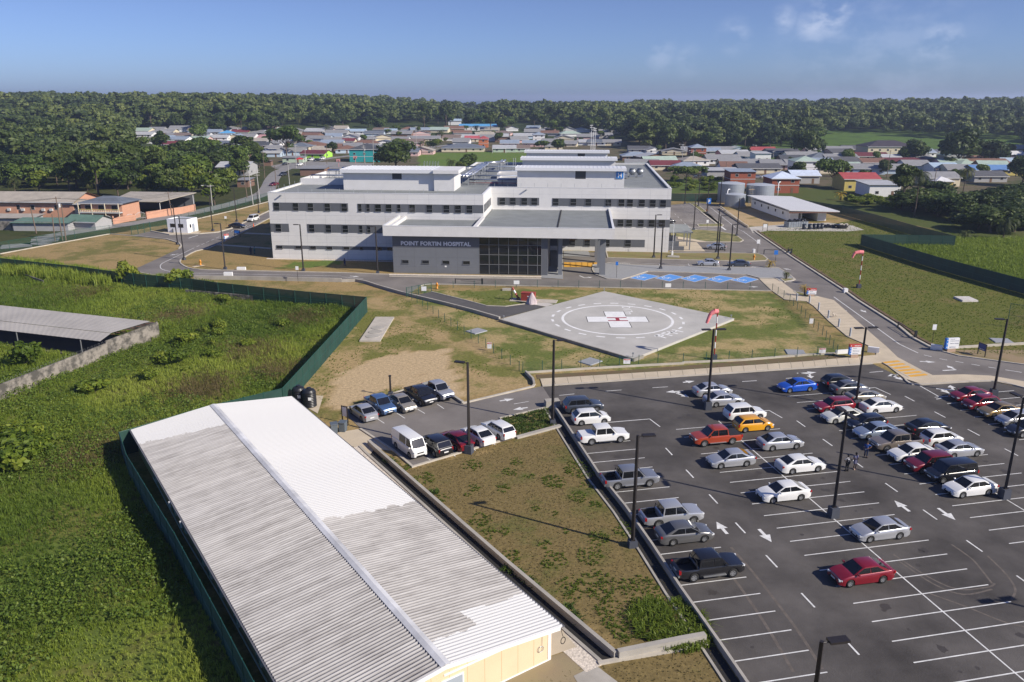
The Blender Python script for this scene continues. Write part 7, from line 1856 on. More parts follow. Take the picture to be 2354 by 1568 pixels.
RHs = [
('orange brick tower house with a pale blue hip roof', 'O', 635, 345, 150, 9, 'brick', 'blue grey', 'hip', dict(hw=6, floors=2)),
('house with a streaked blue grey roof right of the brick tower house', 'O', 785, 318, 165, 9, 'grey', 'blue grey', 'gable', {}),
('grey roofed house at the forest edge behind the right village', 'O', 915, 305, 250, 10, 'grey', 'grey', 'gable', {}),
('cream house with a maroon ribbed roof behind the hospital corner', 'O', 300, 475, 300, 11, 'cream', 'dark red', 'gable', dict(hr=1.8)),
('wide white house with a grey sheet roof in the right village', 'O', 905, 410, 330, 12, 'white', 'grey', 'gable', dict(hr=2)),
('flat roofed white house with a bay window in the right village', 'O', 1310, 390, 150, 10, 'white', 'pale grey', 'shed', dict(hw=4.5, hr=.6)),
('house with a long mid grey roof above the carport', 'O', 1140, 455, 500, 11, 'cream', 'grey', 'gable', {}),
('house with a black and rust patched roof in the right village', 'O', 1280, 510, 410, 11, 'cream', 'dark grey', 'gable', {}),
('open carport with a pale sheet roof beside the white sedan', 'O', 900, 545, 330, 10, 'grey', 'pale grey', 'shed', dict(hw=2.8, hr=.6, detail=False)),
('red brick block house with a low blue grey roof behind the tanks', 'O', 1095, 645, 245, 9, 'brick', 'blue grey', 'shed', dict(hw=5.8, hr=.5, floors=2)),
('red brick two storey house with a white hip roof behind the tanks', 'O', 1540, 715, 265, 10, 'brick', 'white blue', 'hip', dict(hw=5.6, floors=2, hr=2)),
('low block house with a white roof joined to the brick house', 'O', 1760, 615, 260, 10, 'grey', 'white blue', 'gable', dict(hw=3.4)),
('white two storey house with a pale green hip roof', 'O', 1775, 510, 240, 10, 'white', 'pale green', 'hip', dict(hw=5.8, floors=2, hr=1.8)),
('house with a steep charcoal roof at the forest edge', 'O', 1640, 425, 240, 11, 'brown', 'charcoal', 'gable', dict(hr=2.4)),
('house with a charcoal gabled roof left of the tall tree', 'O', 1940, 395, 240, 11, 'grey', 'slate', 'hip', dict(hr=2.4)),
('house with a bright red roof at the forest edge', 'O', 1320, 310, 240, 10, 'cream', 'red', 'gable', {}),
('house with a dark grey roof right of the bright red roof', 'O', 1530, 330, 300, 11, 'grey', 'dark grey', 'gable', {}),
('large house with a pale green sheet roof behind the dark tree', 'O', 2130, 510, 420, 14, 'cream', 'pale green', 'gable', dict(hr=2.2)),
('yellow house with a red sloping roof above the green fence', 'Q', 640, 690, 330, 11, 'yellow', 'red', 'gable', dict(hw=4.6, floors=1, hr=1.8)),
('white block building with a pale flat roof beside the yellow house', 'Q', 880, 752, 290, 11, 'white', 'pale grey', 'shed', dict(hw=4.2, hr=.5)),
('large cream mansion with dark brown hip roofs at the meadow edge', 'Q', 950, 345, 440, 16, 'cream', 'purple brown', 'hip', dict(hw=6.5, floors=2, hr=3)),
('house with a wide maroon roof in front of the mansion', 'Q', 750, 375, 310, 10, 'cream', 'maroon', 'gable', {}),
('house with a rust streaked roof below the maroon one', 'Q', 780, 445, 220, 10, 'white', 'rusty', 'gable', {}),
('house with a pale grey roof below the mansion', 'Q', 965, 398, 170, 9, 'white', 'pale grey', 'gable', {}),
('long house with a dark maroon roof left of the palms', 'Q', 1110, 440, 400, 11, 'cream', 'maroon', 'gable', {}),
('cream house with grey roof between the two coconut palms', 'Q', 1510, 645, 270, 11, 'cream', 'grey', 'gable', dict(hw=3.6, hr=1.8)),
('house with a pale blue roof between the palms', 'Q', 1530, 500, 230, 10, 'white', 'pale blue', 'gable', {}),
('long house with a streaked blue roof at the right edge', 'Q', 2080, 530, 420, 12, 'yellow', 'blue', 'gable', {}),
('house with a dark patched roof under the blue roofed house', 'Q', 1990, 600, 290, 10, 'grey', 'dark grey', 'gable', {}),
('house with a pale blue gable roof at the far right edge', 'Q', 2250, 440, 180, 10, 'grey', 'pale blue', 'gable', {}),
('house with a long rust red roof at the right', 'Q', 1990, 450, 330, 10, 'brown', 'rusty', 'gable', {}),
('house with a small rust roof under the big round tree', 'Q', 1890, 412, 140, 9, 'brown', 'rusty', 'gable', {}),
('long pale roofed house at the right meadow edge', 'Q', 2200, 360, 270, 11, 'white', 'white', 'gable', {}),
('yellow garden pavilion with a white pointed roof beside the palm', 'Q', 1505, 655, 150, 8, 'yellow', 'white', 'hip', dict(hw=2.6, hr=1.4)),
]
OCC = []
for lst, gname in ((LH, gl), (RHs, gr)):
 for lb, t, x, yb, wpx, d, wa_, ro_, kd, ex_ in lst:
  gg = gc_ if t == 'N' else gname
  at_house(lb, t, x, yb, wpx, d, wa_, ro_, kd, group=gg, **ex_)
  OCC.append((*pix(t, x, yb), wpx * TILE[t][2]))
RG = random.Random(21)
fills = [('left village', 310, 970, 303, 362, 84), ('centre village', 960, 1420, 300, 338, 30), ('right village', 1440, 2340, 352, 402, 44)]
cnt = {}
for nm, xa, xb, ya, yb, n in fills:
 k = tries = 0
 while k < n and tries < 3000:
  tries += 1
  u = RG.uniform(xa, xb); v = ya + (yb - ya) * RG.random() ** 1.25
  if nm == 'left village' and v > 335 and u < 560: continue
  if any(abs(u - o[0]) < (o[2] + 26) * .42 and abs(v - o[1]) < 8 for o in OCC): continue
  rc = RG.choice(['grey', 'grey', 'pale grey', 'grey', 'blue grey', 'brown', 'dark grey', 'beige', 'grey', 'rusty', 'slate', 'pale green'])
  g = G('P', u, v); w = RG.uniform(11, 18); OCC.append((u, v, w * 1830 / g[1]))
  house('small house with a %s roof packed among the roofs of the %s' % (rc, nm), g, w, RG.uniform(10, 14), RG.choice(['white', 'cream', 'grey', 'white', 'pale blue', 'pink', 'brown']), rc, RG.choice(['gable', 'gable', 'gable', 'hip', 'gable_y']), hw=RG.uniform(2.3, 2.9), hr=RG.uniform(1.5, 2.2), rz=RG.uniform(-.2, .2), group='%s roofed small houses of the %s' % (rc, nm), detail=v > 335)
  k += 1
for u, v, rc, lb in ((290, 243, 'rusty', 'lone house with rusty roof among the hill trees'), (362, 237, 'bright blue', 'blue roof showing through the hill trees'), (945, 240, 'white', 'white house far off on the wooded ridge'), (595, 240, 'pale grey', 'pale roof on the wooded hill'), (1045, 288, 'pale blue', 'small pale blue roof at the clearing'), (15, 335, 'rusty', 'house with a rust orange roof at the left edge of the woods'), (60, 332, 'beige', 'cream house at the left edge of the woods')):
 g = G('P', u, v); house(lb, g, 13, 9, 'white', rc, 'gable', hw=4.5 if v < 300 else 3.2, group='houses in the woods', detail=False)
pg = G('L', 330, 612, 0)
ph = house('long two storey peach house with a pale grey roof on the old road', pg, 26.5, 13, 'peach', 'beige', 'gable', hw=5.2, hr=1.9, rz=-.06, floors=1, detail=False, oh=.9, name='house')
for x in (-11, -3.5, .9, 8.2):
 f = MB().bx(x - .65, x + .65, -.08, .02, 2.6, 4.0).build('window', M_wf, ph); MB().bx(x - .55, x + .55, -.10, 0, 2.7, 3.9).build('pane', M_wp, f)
for x in (-6.2, -2.0, 4.2, 6.6): MB().bx(x - .45, x + .45, -.5, 0, 2.3, 3.0).build('air_conditioner', M_trim, ph)
wing = house('peach balcony wing with yellow balustrades beside the long peach house', G('L', 1080, 640, 0), 12.5, 9, 'peach', 'slate', 'hip', hw=5.4, hr=1.3, rz=-.1, floors=1, detail=False, oh=.8)
MB().bx(-6.2, 6.3, -1.6, -.02, 2.5, 2.75).build('balcony_slab', M_trim, wing)
for k in range(24): MB().lathe([(.06, 0), (.12, .25), (.06, .6), (.09, .7)], 6, (-6.0 + k * .53, -1.5, 2.75)).build('baluster', wallmat('cream'), wing)
MB().bx(-6.2, 6.3, -1.6, -1.4, 3.45, 3.6).build('handrail', wallmat('yellow'), wing)
for x in (-6.0, -2, 2, 6.1): MB().tube((x, -1.5, 0), (x, -1.5, 5.3), .13, n=8).build('column', wallmat('cream'), wing)
for x in (-4, 0, 4): win_part(wing, x, 3.1, 0, 1.8, 1.5)
bay = house('cream bay with a band of white windows joined to the peach house', G('L', 790, 615, 0), 7.5, 5, 'cream', 'beige', 'hip', hw=4.6, hr=.9, rz=-.06, detail=False)
for k in range(6): win_part(bay, -3 + k * 1.2, 2.9, 0, 1.0, 1.3)
grn = house('green roofed end block of the peach house at the left edge', G('L', 40, 610, 0), 9, 12, 'peach', 'green', 'gable', hw=5.0, hr=1.6, rz=-.06, detail=False)
cs_ = thing('open_carport', 'large open carport with a pale low roof beside the peach house', 'carport', (*G('L', 1560, 560, 0), 0), -.03)
q = MB(); q.add([(-10.5, -2.5, 4.1), (5, -2.5, 3.9), (11.5, 9, 5.4), (-10.5, 11, 5.4), (-10.5, -2.5, 3.9), (5, -2.5, 3.7), (11.5, 9, 5.2), (-10.5, 11, 5.2)], [(0, 1, 2, 3), (7, 6, 5, 4), (0, 4, 5, 1), (1, 5, 6, 2)]); q.build('roof', roofmat('beige'), cs_)
for x, y in ((-10, -2), (-3, -2), (4.6, -2), (10.5, 8.5), (-10, 10)): MB().tube((x, y, 0), (x, y, 3.8 + .1 * max(0, y)), .12, n=6).build('post', M_trim, cs_)
MB().bx(-10, 10, 10.4, 10.6, 0, 4.8).build('back_wall', M_gpan, cs_)
def wall_thing(label, t, pts, h, mat, w=.2, name='garden_wall', z=0):
 P = [G(t, x, y, z) for x, y in pts]
 return tag(MB().ribbon([(p[0] - P[0][0], p[1] - P[0][1]) for p in P], w, 0, h).build(name, mat, loc=(P[0][0], P[0][1], 0)), label, 'wall')
wall_thing('peach garden wall right of the carport gate', 'L', [(1535, 620), (1760, 585), (1910, 565), (2045, 535)], 2.1, wallmat('peach'))
wall_thing('peach garden wall between the two white gates', 'L', [(1195, 675), (1310, 650), (1415, 632)], 1.7, wallmat('peach'))
wall_thing('stained grey yard wall along the old road', 'L', [(-200, 735), (0, 735), (240, 740), (560, 745)], 2.4, M_block)
def arch_gate(label, t, a, b_, h):
 p = np.array(G(t, *a, 0)); q = np.array(G(t, *b_, 0)); d = q - p; L = np.linalg.norm(d)
 r = thing('arched_gate', label, 'gate', (p[0], p[1], 0), math.atan2(d[1], d[0]), 'white arched gates of the peach house')
 b = MB()
 for k in range(9):
  x = L * k / 8; z = h * .6 + h * .4 * math.sin(math.pi * k / 8); b.tube((x, 0, 0), (x, 0, z), .03, n=4)
 b.path([(L * k / 8, 0, h * .6 + h * .4 * math.sin(math.pi * k / 8)) for k in range(9)], .05, 5); b.tube((0, 0, .5), (L, 0, .5), .04, n=4); b.build('bars', M_trim, r)
 for x in (0, L): MB().box((x, 0, h * .45), (.3, .3, h * .9)).build('pillar', wallmat('peach'), r)
arch_gate('wide white arched gate below the peach balcony', 'L', (1060, 690), (1190, 675), 2.6); arch_gate('white arched gate beside the wide gate', 'L', (1310, 650), (1410, 632), 2.0); arch_gate('grey arched gate at the carport', 'L', (1415, 632), (1535, 618), 2.2)
house('long shed with a dull green roof along the old road', G('L', 430, 745, 0), 15, 5, 'grey', 'green', 'shed', hw=2.2, hr=.7, detail=False, rz=-.04, cat='shed', name='yard_shed')
house('grey block shed with a green gable roof by the telephone poles', G('L', 850, 730, 0), 9, 6.5, 'grey', 'green', 'gable', hw=2.4, hr=1.2, detail=False, rz=-.2, cat='shed', name='yard_shed')
house('long low shed with a pale roof at the left edge', G('L', 110, 690, 0), 13, 5, 'grey', 'beige', 'shed', hw=2.2, hr=.5, detail=False, rz=-.02, cat='shed', name='yard_shed')
tn = thing('red_tent', 'small red canopy tent at the roadside', 'tent', (*G('M', 1828, 560), float(land(*G('M', 1828, 560)))))
MB().add([(-2, -2, 2.2), (2, -2, 2.2), (2, 2, 2.2), (-2, 2, 2.2), (0, 0, 3.2)], [(0, 1, 4), (1, 2, 4), (2, 3, 4), (3, 0, 4), (3, 2, 1, 0)]).build('canopy', pm('tent_red', (.5, .03, .03), .7), tn)
for x in (-1.9, 1.9):
 for y in (-1.9, 1.9): MB().tube((x, y, 0), (x, y, 2.2), .05, n=4).build('leg', M_steel, tn)
structure(MB().flat([G('N', x, y, .03) for x, y in ((-700, 690), (-420, 640), (-150, 640), (380, 665), (300, 720), (-650, 720))], .03).build('ball_court', M_asph3))
def hoop(label, t, x, y):
 g = G(t, x, y, 0); r = thing('basketball_hoop', label, 'basketball hoop', g, 0, 'faded pink basketball hoops'); mp_ = pm('hoop_pink', (.55, .26, .25), .7)
 MB().tube((0, 0, 0), (0, 0, 3.4), .14, n=6).build('post', mp_, r); MB().bx(-1.0, 1.0, -.6, -.5, 2.7, 4.0).build('backboard', mp_, r); MB().bx(-.3, .3, -.62, -.6, 2.85, 3.3).build('target_square', M_dark, r)
hoop('faded pink basketball hoop on the far side of the court', 'N', 190, 665); hoop('pale pink basketball hoop on the near side of the court', 'J', 772, 205)
g = G('N', 1690, 565, 0)
gp_ = thing('goal_posts', 'white football goal at the far side of the playing field', 'goal', g); MB().path([(-4.2, 0, 0), (-4.2, 0, 3.2), (4.2, 0, 3.2), (4.2, 0, 0)], .1, 6).build('goal_frame', M_shw, gp_)
fence('grey picket fence along the far side of the playing field', [G('N', 850, 545, 0), G('N', 1100, 542, 0), G('N', 1560, 548, 0)], 2.0, 3.0, seethrough('picket_grey', (.25, .25, .24), .5), M_steel, pr=.08, rail=False)
M_pole = pm('pole_timber', (.16, .12, .09), .9); M_pole2 = pm('pole_concrete', (.40, .39, .37), .8)
def pole(label, t, base, top, arm=1, mat=M_pole, grp='utility poles', z=None, lamp_=False, trafo=False, lean=True):
 g = G(t, *base); z0 = float(land(*g)); d = ray(*pix(t, *top)); k = math.hypot(*g) / math.hypot(d[0], d[1]); p = d * k
 h = max(5.0, min(16.0, p[2] + CAM_H - z0)); dx = (p[0] - g[0]) if lean else 0
 if abs(dx) > 2.5: dx = 0
 r = thing('utility_pole', label, 'utility pole', (g[0], g[1], z0), 0, grp)
 MB().tube((0, 0, 0), (dx, 0, h), .17, .11, 8).build('pole', mat, r)
 for k_ in range(arm): MB().box((dx * (1 - .08 * k_), 0, h - .4 - .8 * k_), (2.0, .12, .12), .5).build('crossarm', mat, r)
 if lamp_: a = MB().path([(dx, 0, h - .8), (dx - 1.2, -.6, h - .1), (dx - 1.9, -.9, h - .1)], .05, 5).build('lamp_arm', M_steel, r); MB().box((dx - 2.1, -1.0, h - .12), (.7, .25, .14), .4).build('lamp_head', M_trim, a)
 if trafo: MB().tube((dx + .5, 0, h - 2.6), (dx + .5, 0, h - 1.7), .3, n=10).build('transformer', M_trim, r)
 return (g[0] + dx, g[1], z0 + h - .4)
PT = []
for lb, t, b0, t0, kw in (
('dark red striped pole with crossarm by the left lawn corner', 'A', (432, 1142), (385, 840), dict(trafo=True)), ('leaning timber pole with a white box left of the striped pole', 'A', (380, 1145), (362, 960), dict(arm=0)), ('thin grey pole right of the striped pole', 'A', (455, 1142), (425, 890), dict(arm=0)), ('leaning timber pole in front of the stained yard wall', 'A', (252, 1095), (205, 910), dict(arm=0)),
('grey street pole with lamp arm behind the guard booth', 'A', (1468, 952), (1450, 757), dict(mat=M_pole2, lamp_=True)), ('pale pole standing at the peach wall behind the booth', 'A', (1187, 975), (1155, 805), dict(arm=1)), ('left of two pale concrete poles at the road bend', 'A', (1745, 895), (1712, 668), dict(mat=M_pole2, arm=2)), ('right of two pale concrete poles at the road bend', 'A', (1792, 882), (1766, 650), dict(mat=M_pole2, arm=3)), ('rusty timber pole left of the pale concrete poles', 'A', (1704, 850), (1676, 655), dict(arm=1)),
('pale concrete pole close to the hospital roof edge', 'A', (1996, 755), (1982, 600), dict(mat=M_pole2, arm=1)), ('pole beside the driving dark pickup on the old road', 'A', (1905, 780), (1893, 630), dict(arm=1)), ('timber pole on the verge before the road bend', 'A', (1825, 715), (1813, 530), dict(arm=1)), ('street pole by the red tent', 'M', (1790, 610), (1782, 365), dict(mat=M_pole2, arm=1, lamp_=True)), ('street pole right of the red tent', 'M', (1885, 600), (1883, 410), dict(mat=M_pole2, arm=1)), ('thin pole beside the lime green house', 'M', (2112, 565), (2105, 350), dict(arm=0)),
('tall floodlight mast left of the big tree', 'N', (290, 705), (270, 475), dict(mat=M_pole2, arm=2, trafo=True)), ('tall pale mast between teal building and big tree', 'N', (378, 700), (368, 335), dict(mat=M_pole2, arm=1)), ('tall pale mast right of the big tree', 'N', (822, 545), (820, 250), dict(mat=M_pole2, arm=1)),
('pole with transformer on the right village road', 'O', (465, 410), (477, 200), dict(mat=M_pole2, trafo=True, lamp_=True)), ('street pole beside the brick tower house', 'O', (580, 480), (585, 265), dict(mat=M_pole2, lamp_=True)), ('street pole behind the white flat roofed house', 'O', (1412, 410), (1425, 270), dict(mat=M_pole2)), ('leaning pole in front of the white two storey house', 'O', (1700, 490), (1715, 335), dict(mat=M_pole2)), ('thin brown pole at the carport', 'O', (925, 500), (928, 405), dict(arm=0)), ('pole at the forest edge above the bright red roof', 'O', (1232, 300), (1240, 208), dict(mat=M_pole2, lamp_=True)),
('tall pole in front of the mansion', 'Q', (705, 340), (715, 210), dict(mat=M_pole2)), ('leaning dark pole left of the coconut palm', 'Q', (905, 560), (948, 265), dict()), ('dark pole between the two coconut palms', 'Q', (1395, 655), (1430, 455), dict()), ('pale pole at the meadow edge', 'Q', (1310, 345), (1313, 235), dict(mat=M_pole2, lamp_=True)), ('pale pole by the big round tree', 'Q', (2030, 410), (2038, 300), dict(mat=M_pole2)), ('pole at the forest edge left of the meadow', 'O', (1975, 320), (1985, 225), dict(mat=M_pole2, lamp_=True))):
 PT.append(pole(lb, t, b0, t0, **kw))
M_wire = pm('wire_black', (.03, .03, .032), .6)
def wire(label, a, b_, sag, off=0.0):
 a = Vector(a); b_ = Vector(b_); pts = []
 for k in range(13):
  t = k / 12; p = a.lerp(b_, t); pts.append((p.x + off, p.y, p.z - sag * 4 * t * (1 - t)))
 tag(MB().path(pts, .028, 3).build('overhead_wire', M_wire), label, 'wire', 'overhead wires along the old road')
for k in range(3):
 wire('thin overhead wire strung from the striped pole to the booth street pole', PT[0], PT[4], 1.4 + .3 * k, (k - 1) * .7)
 wire('thin overhead wire strung from the booth street pole to the concrete poles', PT[4], PT[6], 1.0 + .2 * k, (k - 1) * .7)
 wire('thin overhead wire strung from the striped pole out past the left edge', PT[0], (-190, 190, 9), 1.2 + .3 * k, (k - 1) * .7)
 wire('thin overhead wire strung from the concrete poles up the old road', PT[7], PT[9], .8, (k - 1) * .7)
sl_ = None
for x, yt, lb in ((1718, 345, 'left of the tall white floodlight masts behind the hospital'), (1732, 362, 'middle of the tall white floodlight masts behind the hospital'), (1745, 368, 'right of the tall white floodlight masts behind the hospital')):
 g = G('B', x, 545, 0); d = ray(*pix('B', x, yt)); k = math.hypot(*g) / math.hypot(d[0], d[1]); h = d[2] * k + CAM_H
 r = thing('floodlight_mast', lb, 'mast', g, 0, 'floodlight masts'); MB().tube((0, 0, 0), (0, 0, h), .22, .12, 8).build('mast', M_shw, r)
 for q in range(2): MB().box((0, -.2, h - .3 - q * 1.3), (1.8, .4, .5)).build('lamp_cluster', M_trim, r)
# trees and plants
def leaf_mat(name, dark, mid, light, trans=.25, orand=.5):
 m = D.materials.new(name); m.use_nodes = True; nt = m.node_tree; N = nt.nodes.new; Lk = nt.links.new
 at = N('ShaderNodeAttribute'); at.attribute_name = 'tint'; oi = N('ShaderNodeObjectInfo')
 a = N('ShaderNodeMath'); a.operation = 'MULTIPLY_ADD'; a.inputs[1].default_value = orand; Lk(oi.outputs['Random'], a.inputs[0]); Lk(at.outputs['Fac'], a.inputs[2])
 s = N('ShaderNodeMath'); s.operation = 'SUBTRACT'; s.inputs[1].default_value = orand / 2; Lk(a.outputs[0], s.inputs[0])
 r = N('ShaderNodeValToRGB'); e = r.color_ramp.elements
 e[0].position = 0.0; e[0].color = (*dark, 1); e[1].position = 1.0; e[1].color = (*light, 1); q = e.new(.5); q.color = (*mid, 1)
 Lk(s.outputs[0], r.inputs[0])
 b = nt.nodes['Principled BSDF']; b.inputs['Roughness'].default_value = .55; b.inputs['Specular IOR Level'].default_value = .3; Lk(r.outputs[0], b.inputs['Base Color'])
 t = N('ShaderNodeBsdfTranslucent'); Lk(r.outputs[0], t.inputs[0]); x = N('ShaderNodeMixShader'); x.inputs[0].default_value = trans
 Lk(b.outputs[0], x.inputs[1]); Lk(t.outputs[0], x.inputs[2]); Lk(x.outputs[0], nt.nodes['Material Output'].inputs[0])
 return m
M_leaf = leaf_mat('foliage_mid', (.040, .068, .012), (.088, .138, .022), (.16, .21, .032))
M_leafd = leaf_mat('foliage_dark', (.026, .045, .010), (.054, .084, .016), (.098, .128, .024))
M_leafy = leaf_mat('foliage_bright', (.045, .075, .010), (.095, .135, .015), (.18, .21, .025))
M_bush = leaf_mat('bush_leaf', (.075, .125, .014), (.16, .22, .025), (.30, .33, .045), .4)
M_palm = leaf_mat('palm_frond', (.030, .045, .010), (.065, .085, .018), (.12, .125, .03))
M_yel2 = leaf_mat('palm_yellow', (.28, .19, .015), (.42, .28, .02), (.5, .36, .03))
M_grass = leaf_mat('tall_grass_blade', (.09, .155, .020), (.225, .30, .036), (.36, .41, .07), .42, 0)
M_dry = leaf_mat('dry_grass_blade', (.075, .078, .022), (.165, .132, .052), (.28, .21, .095), .3, 0)
M_bark = pm('bark', (.10, .075, .055), .95, var=.3, vscale=3)
CUBE = None
def sphere_quads():
 v = []; f = []
 for ax_ in range(3):
  for sg in (-1, 1):
   o = len(v)
   for i in range(3):
    for j in range(3):
     p = [0, 0, 0]; p[ax_] = sg; p[(ax_ + 1) % 3] = (i - 1); p[(ax_ + 2) % 3] = (j - 1) * sg
     p = np.array(p, float); v.append(p / np.linalg.norm(p))
   for i in range(2):
    for j in range(2):
     a = o + i * 3 + j; f.append((a, a + 3, a + 4, a + 1))
 return np.array(v), np.array(f)
SQV, SQF = sphere_quads()
def leaf_quads(c, n, size, rng):
 """quads of given centres and normals"""
 k = len(c)
 r = rng.normal(size=(k, 3)); t = np.cross(n, r); t /= np.linalg.norm(t, axis=1, keepdims=True) + 1e-9; b = np.cross(n, t)
 s = size[:, None]; w = s * rng.uniform(.45, .8, (k, 1))
 v = np.stack([c - t * s, c - b * w, c + t * s, c + b * w], 1).reshape(-1, 3)
 return v, np.arange(4 * k)
def crown(seed, R, H, z0, nb, nl, ls, flat=1.0, core=.74, spread=.62):
 rng = np.random.default_rng(seed)
 B = []
 for i in range(nb):
  a = rng.uniform(0, 2 * np.pi); q = R * spread * np.sqrt(rng.uniform(.02, 1)); zz = z0 + (H - z0) * (.30 + .5 * rng.uniform() * (1 - .55 * (q / R) ** 2))
  B.append((q * np.cos(a), q * np.sin(a), zz, R * rng.uniform(.26, .46)))
 B.append((0, 0, z0 + (H - z0) * .62, R * .45))
 B = np.array(B)
 p = B[:, 3] ** 2; bi = rng.choice(len(B), nl, p=p / p.sum())
 d = rng.normal(size=(nl, 3)); d[:, 2] = np.abs(d[:, 2]) * np.where(rng.uniform(size=nl) < .3, -.7, 1); d /= np.linalg.norm(d, axis=1, keepdims=True)
 rr = B[bi, 3] * rng.uniform(.80, 1.10, nl)
 c = B[bi, :3] + d * rr[:, None] * np.array([1, 1, .80 * flat])
 nn = d + rng.normal(scale=.55, size=(nl, 3)); nn /= np.linalg.norm(nn, axis=1, keepdims=True)
 v, f = leaf_quads(c, nn, ls * rng.uniform(.6, 1.35, nl), rng)
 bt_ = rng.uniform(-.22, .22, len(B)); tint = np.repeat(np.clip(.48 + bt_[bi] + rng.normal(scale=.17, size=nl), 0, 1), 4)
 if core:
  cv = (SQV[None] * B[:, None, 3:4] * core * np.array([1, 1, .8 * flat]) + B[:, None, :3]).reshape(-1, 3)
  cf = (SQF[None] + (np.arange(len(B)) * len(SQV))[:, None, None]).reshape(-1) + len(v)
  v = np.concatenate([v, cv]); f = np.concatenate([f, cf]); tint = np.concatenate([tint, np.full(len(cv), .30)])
 return v, f, tint
def trunk_mesh(seed, h, r, R, nlimb=4):
 rg = random.Random(seed); b = MB(); pts = [Vector((0, 0, -.3))]; n = 4
 for k in range(1, n + 1): pts.append(Vector((rg.uniform(-.15, .15) * k * .4, rg.uniform(-.15, .15) * k * .4, h * k / n)))
 for k in range(n): b.tube(pts[k], pts[k + 1], r * (1 - .15 * k), r * (1 - .15 * (k + 1)), 7)
 for k in range(nlimb):
  a = k * 2 * math.pi / nlimb + rg.uniform(-.4, .4); s = pts[2 + k % 2]; e = s + Vector((math.cos(a) * R * .5, math.sin(a) * R * .5, h * rg.uniform(.45, .75))); b.tube(s, e, r * .5, r * .2, 5)
 return b.mesh('trunk', M_bark)
PR = {}
def proto(key):
 if key in PR: return PR[key]
 kind, i = key; seed = sum(map(ord, kind)) * 7 + i
 if kind == 'broad': c = crown(seed, 5.2, 10.0, 1.6, 13, 1500, .55); t = trunk_mesh(seed, 4.2, .28, 5.2); m = M_leaf
 elif kind == 'dense': c = crown(seed, 6.0, 11.5, 1.2, 18, 2000, .58); t = trunk_mesh(seed, 4.5, .35, 6); m = M_leafd
 elif kind == 'tall': c = crown(seed, 4.6, 15.0, 5.0, 13, 1500, .58); t = trunk_mesh(seed, 8.5, .30, 4.6); m = M_leafd
 elif kind == 'spread': c = crown(seed, 6.5, 8.5, 3.6, 14, 1400, .50, .55, .6, .75); t = trunk_mesh(seed, 4.6, .25, 6.5, 6); m = M_leaf
 elif kind == 'bright': c = crown(seed, 4.6, 8.5, .8, 12, 1500, .50); t = trunk_mesh(seed, 3.5, .22, 4.6); m = M_leafy
 elif kind == 'shrub': c = crown(seed, 1.6, 2.4, .1, 8, 700, .20, core=.6); t = trunk_mesh(seed, .9, .06, 1.6); m = M_bush
 v, f, ti = c
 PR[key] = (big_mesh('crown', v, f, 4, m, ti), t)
 return PR[key]
def tree(label, pos, kind, i=0, s=1.0, sz=None, group=None, name='broadleaf_tree', cat='tree', rz=None):
 cm_, tm = proto((kind, i))
 r = thing(name, label, cat, (pos[0], pos[1], float(land(*pos))), RT.uniform(0, 6.28) if rz is None else rz, group)
 r.scale = (s, s, sz or s)
 inst('trunk', tm, r); inst('crown', cm_, r)
 return r
RT = random.Random(5)
def frond_mesh(seed, L, n, droop, mat, lw=.5, up=.9):
 rng = np.random.default_rng(seed); V = []; T = []
 for k in range(n):
  a = 2 * np.pi * k / n * 2.4 + rng.uniform(-.2, .2); el = up - 1.35 * (k / n) + rng.uniform(-.15, .15); l = L * rng.uniform(.85, 1.1)
  pts = []; p = np.zeros(3); e = el
  for j in range(9):
   pts.append(p.copy()); p = p + l / 8 * np.array([np.cos(a) * np.cos(e), np.sin(a) * np.cos(e), np.sin(e)]); e -= droop / 8 * (1 + j * .18)
  side = np.array([-np.sin(a), np.cos(a), 0]); tn_ = rng.uniform(.3, .8)
  for j in range(8):
   for h_ in (0, .5):
    q0 = pts[j] + (pts[j + 1] - pts[j]) * h_; q1 = pts[j] + (pts[j + 1] - pts[j]) * (h_ + .34); ll = lw * l / 4 * (np.sin(np.pi * (j + h_ + .6) / 9.4) ** .7)
    for sg in (-1, 1):
     tip = q1 + side * sg * ll + np.array([0, 0, -ll * .55]) + (pts[j + 1] - pts[j]) * .3
     V += [q0, q1, tip, tip + (q0 - q1) * .35]; T += [np.clip(tn_ + rng.normal() * .12, 0, 1)] * 4
 V = np.array(V); return big_mesh('fronds', V, np.arange(len(V)), 4, mat, T)
PALMS = [frond_mesh(i, 4.4, 22, 1.7, M_palm) for i in range(3)]; PYEL = frond_mesh(9, 2.6, 16, 1.2, M_yel2)
def palm(label, t, base, top, i=0, crown_m=None, s=1.0, group='coconut palms'):
 g = G(t, *base); z0 = float(land(*g)); d = ray(*pix(t, *top)); k = math.hypot(*g) / math.hypot(d[0], d[1]); h = max(1.2, min(17, d[2] * k + CAM_H - z0))
 r = thing('palm_tree', label, 'palm', (g[0], g[1], z0), RT.uniform(0, 6), group)
 b = MB(); lean = RT.uniform(-.6, .6)
 for q in range(6): b.tube((lean * (q / 6) ** 2, 0, h * q / 6 - .1), (lean * ((q + 1) / 6) ** 2, 0, h * (q + 1) / 6), .2 - .015 * q, .2 - .015 * (q + 1), 8)
 b.build('trunk', M_bark, r); inst('fronds', crown_m or PALMS[i % 3], r, (lean, 0, h), 0, s)
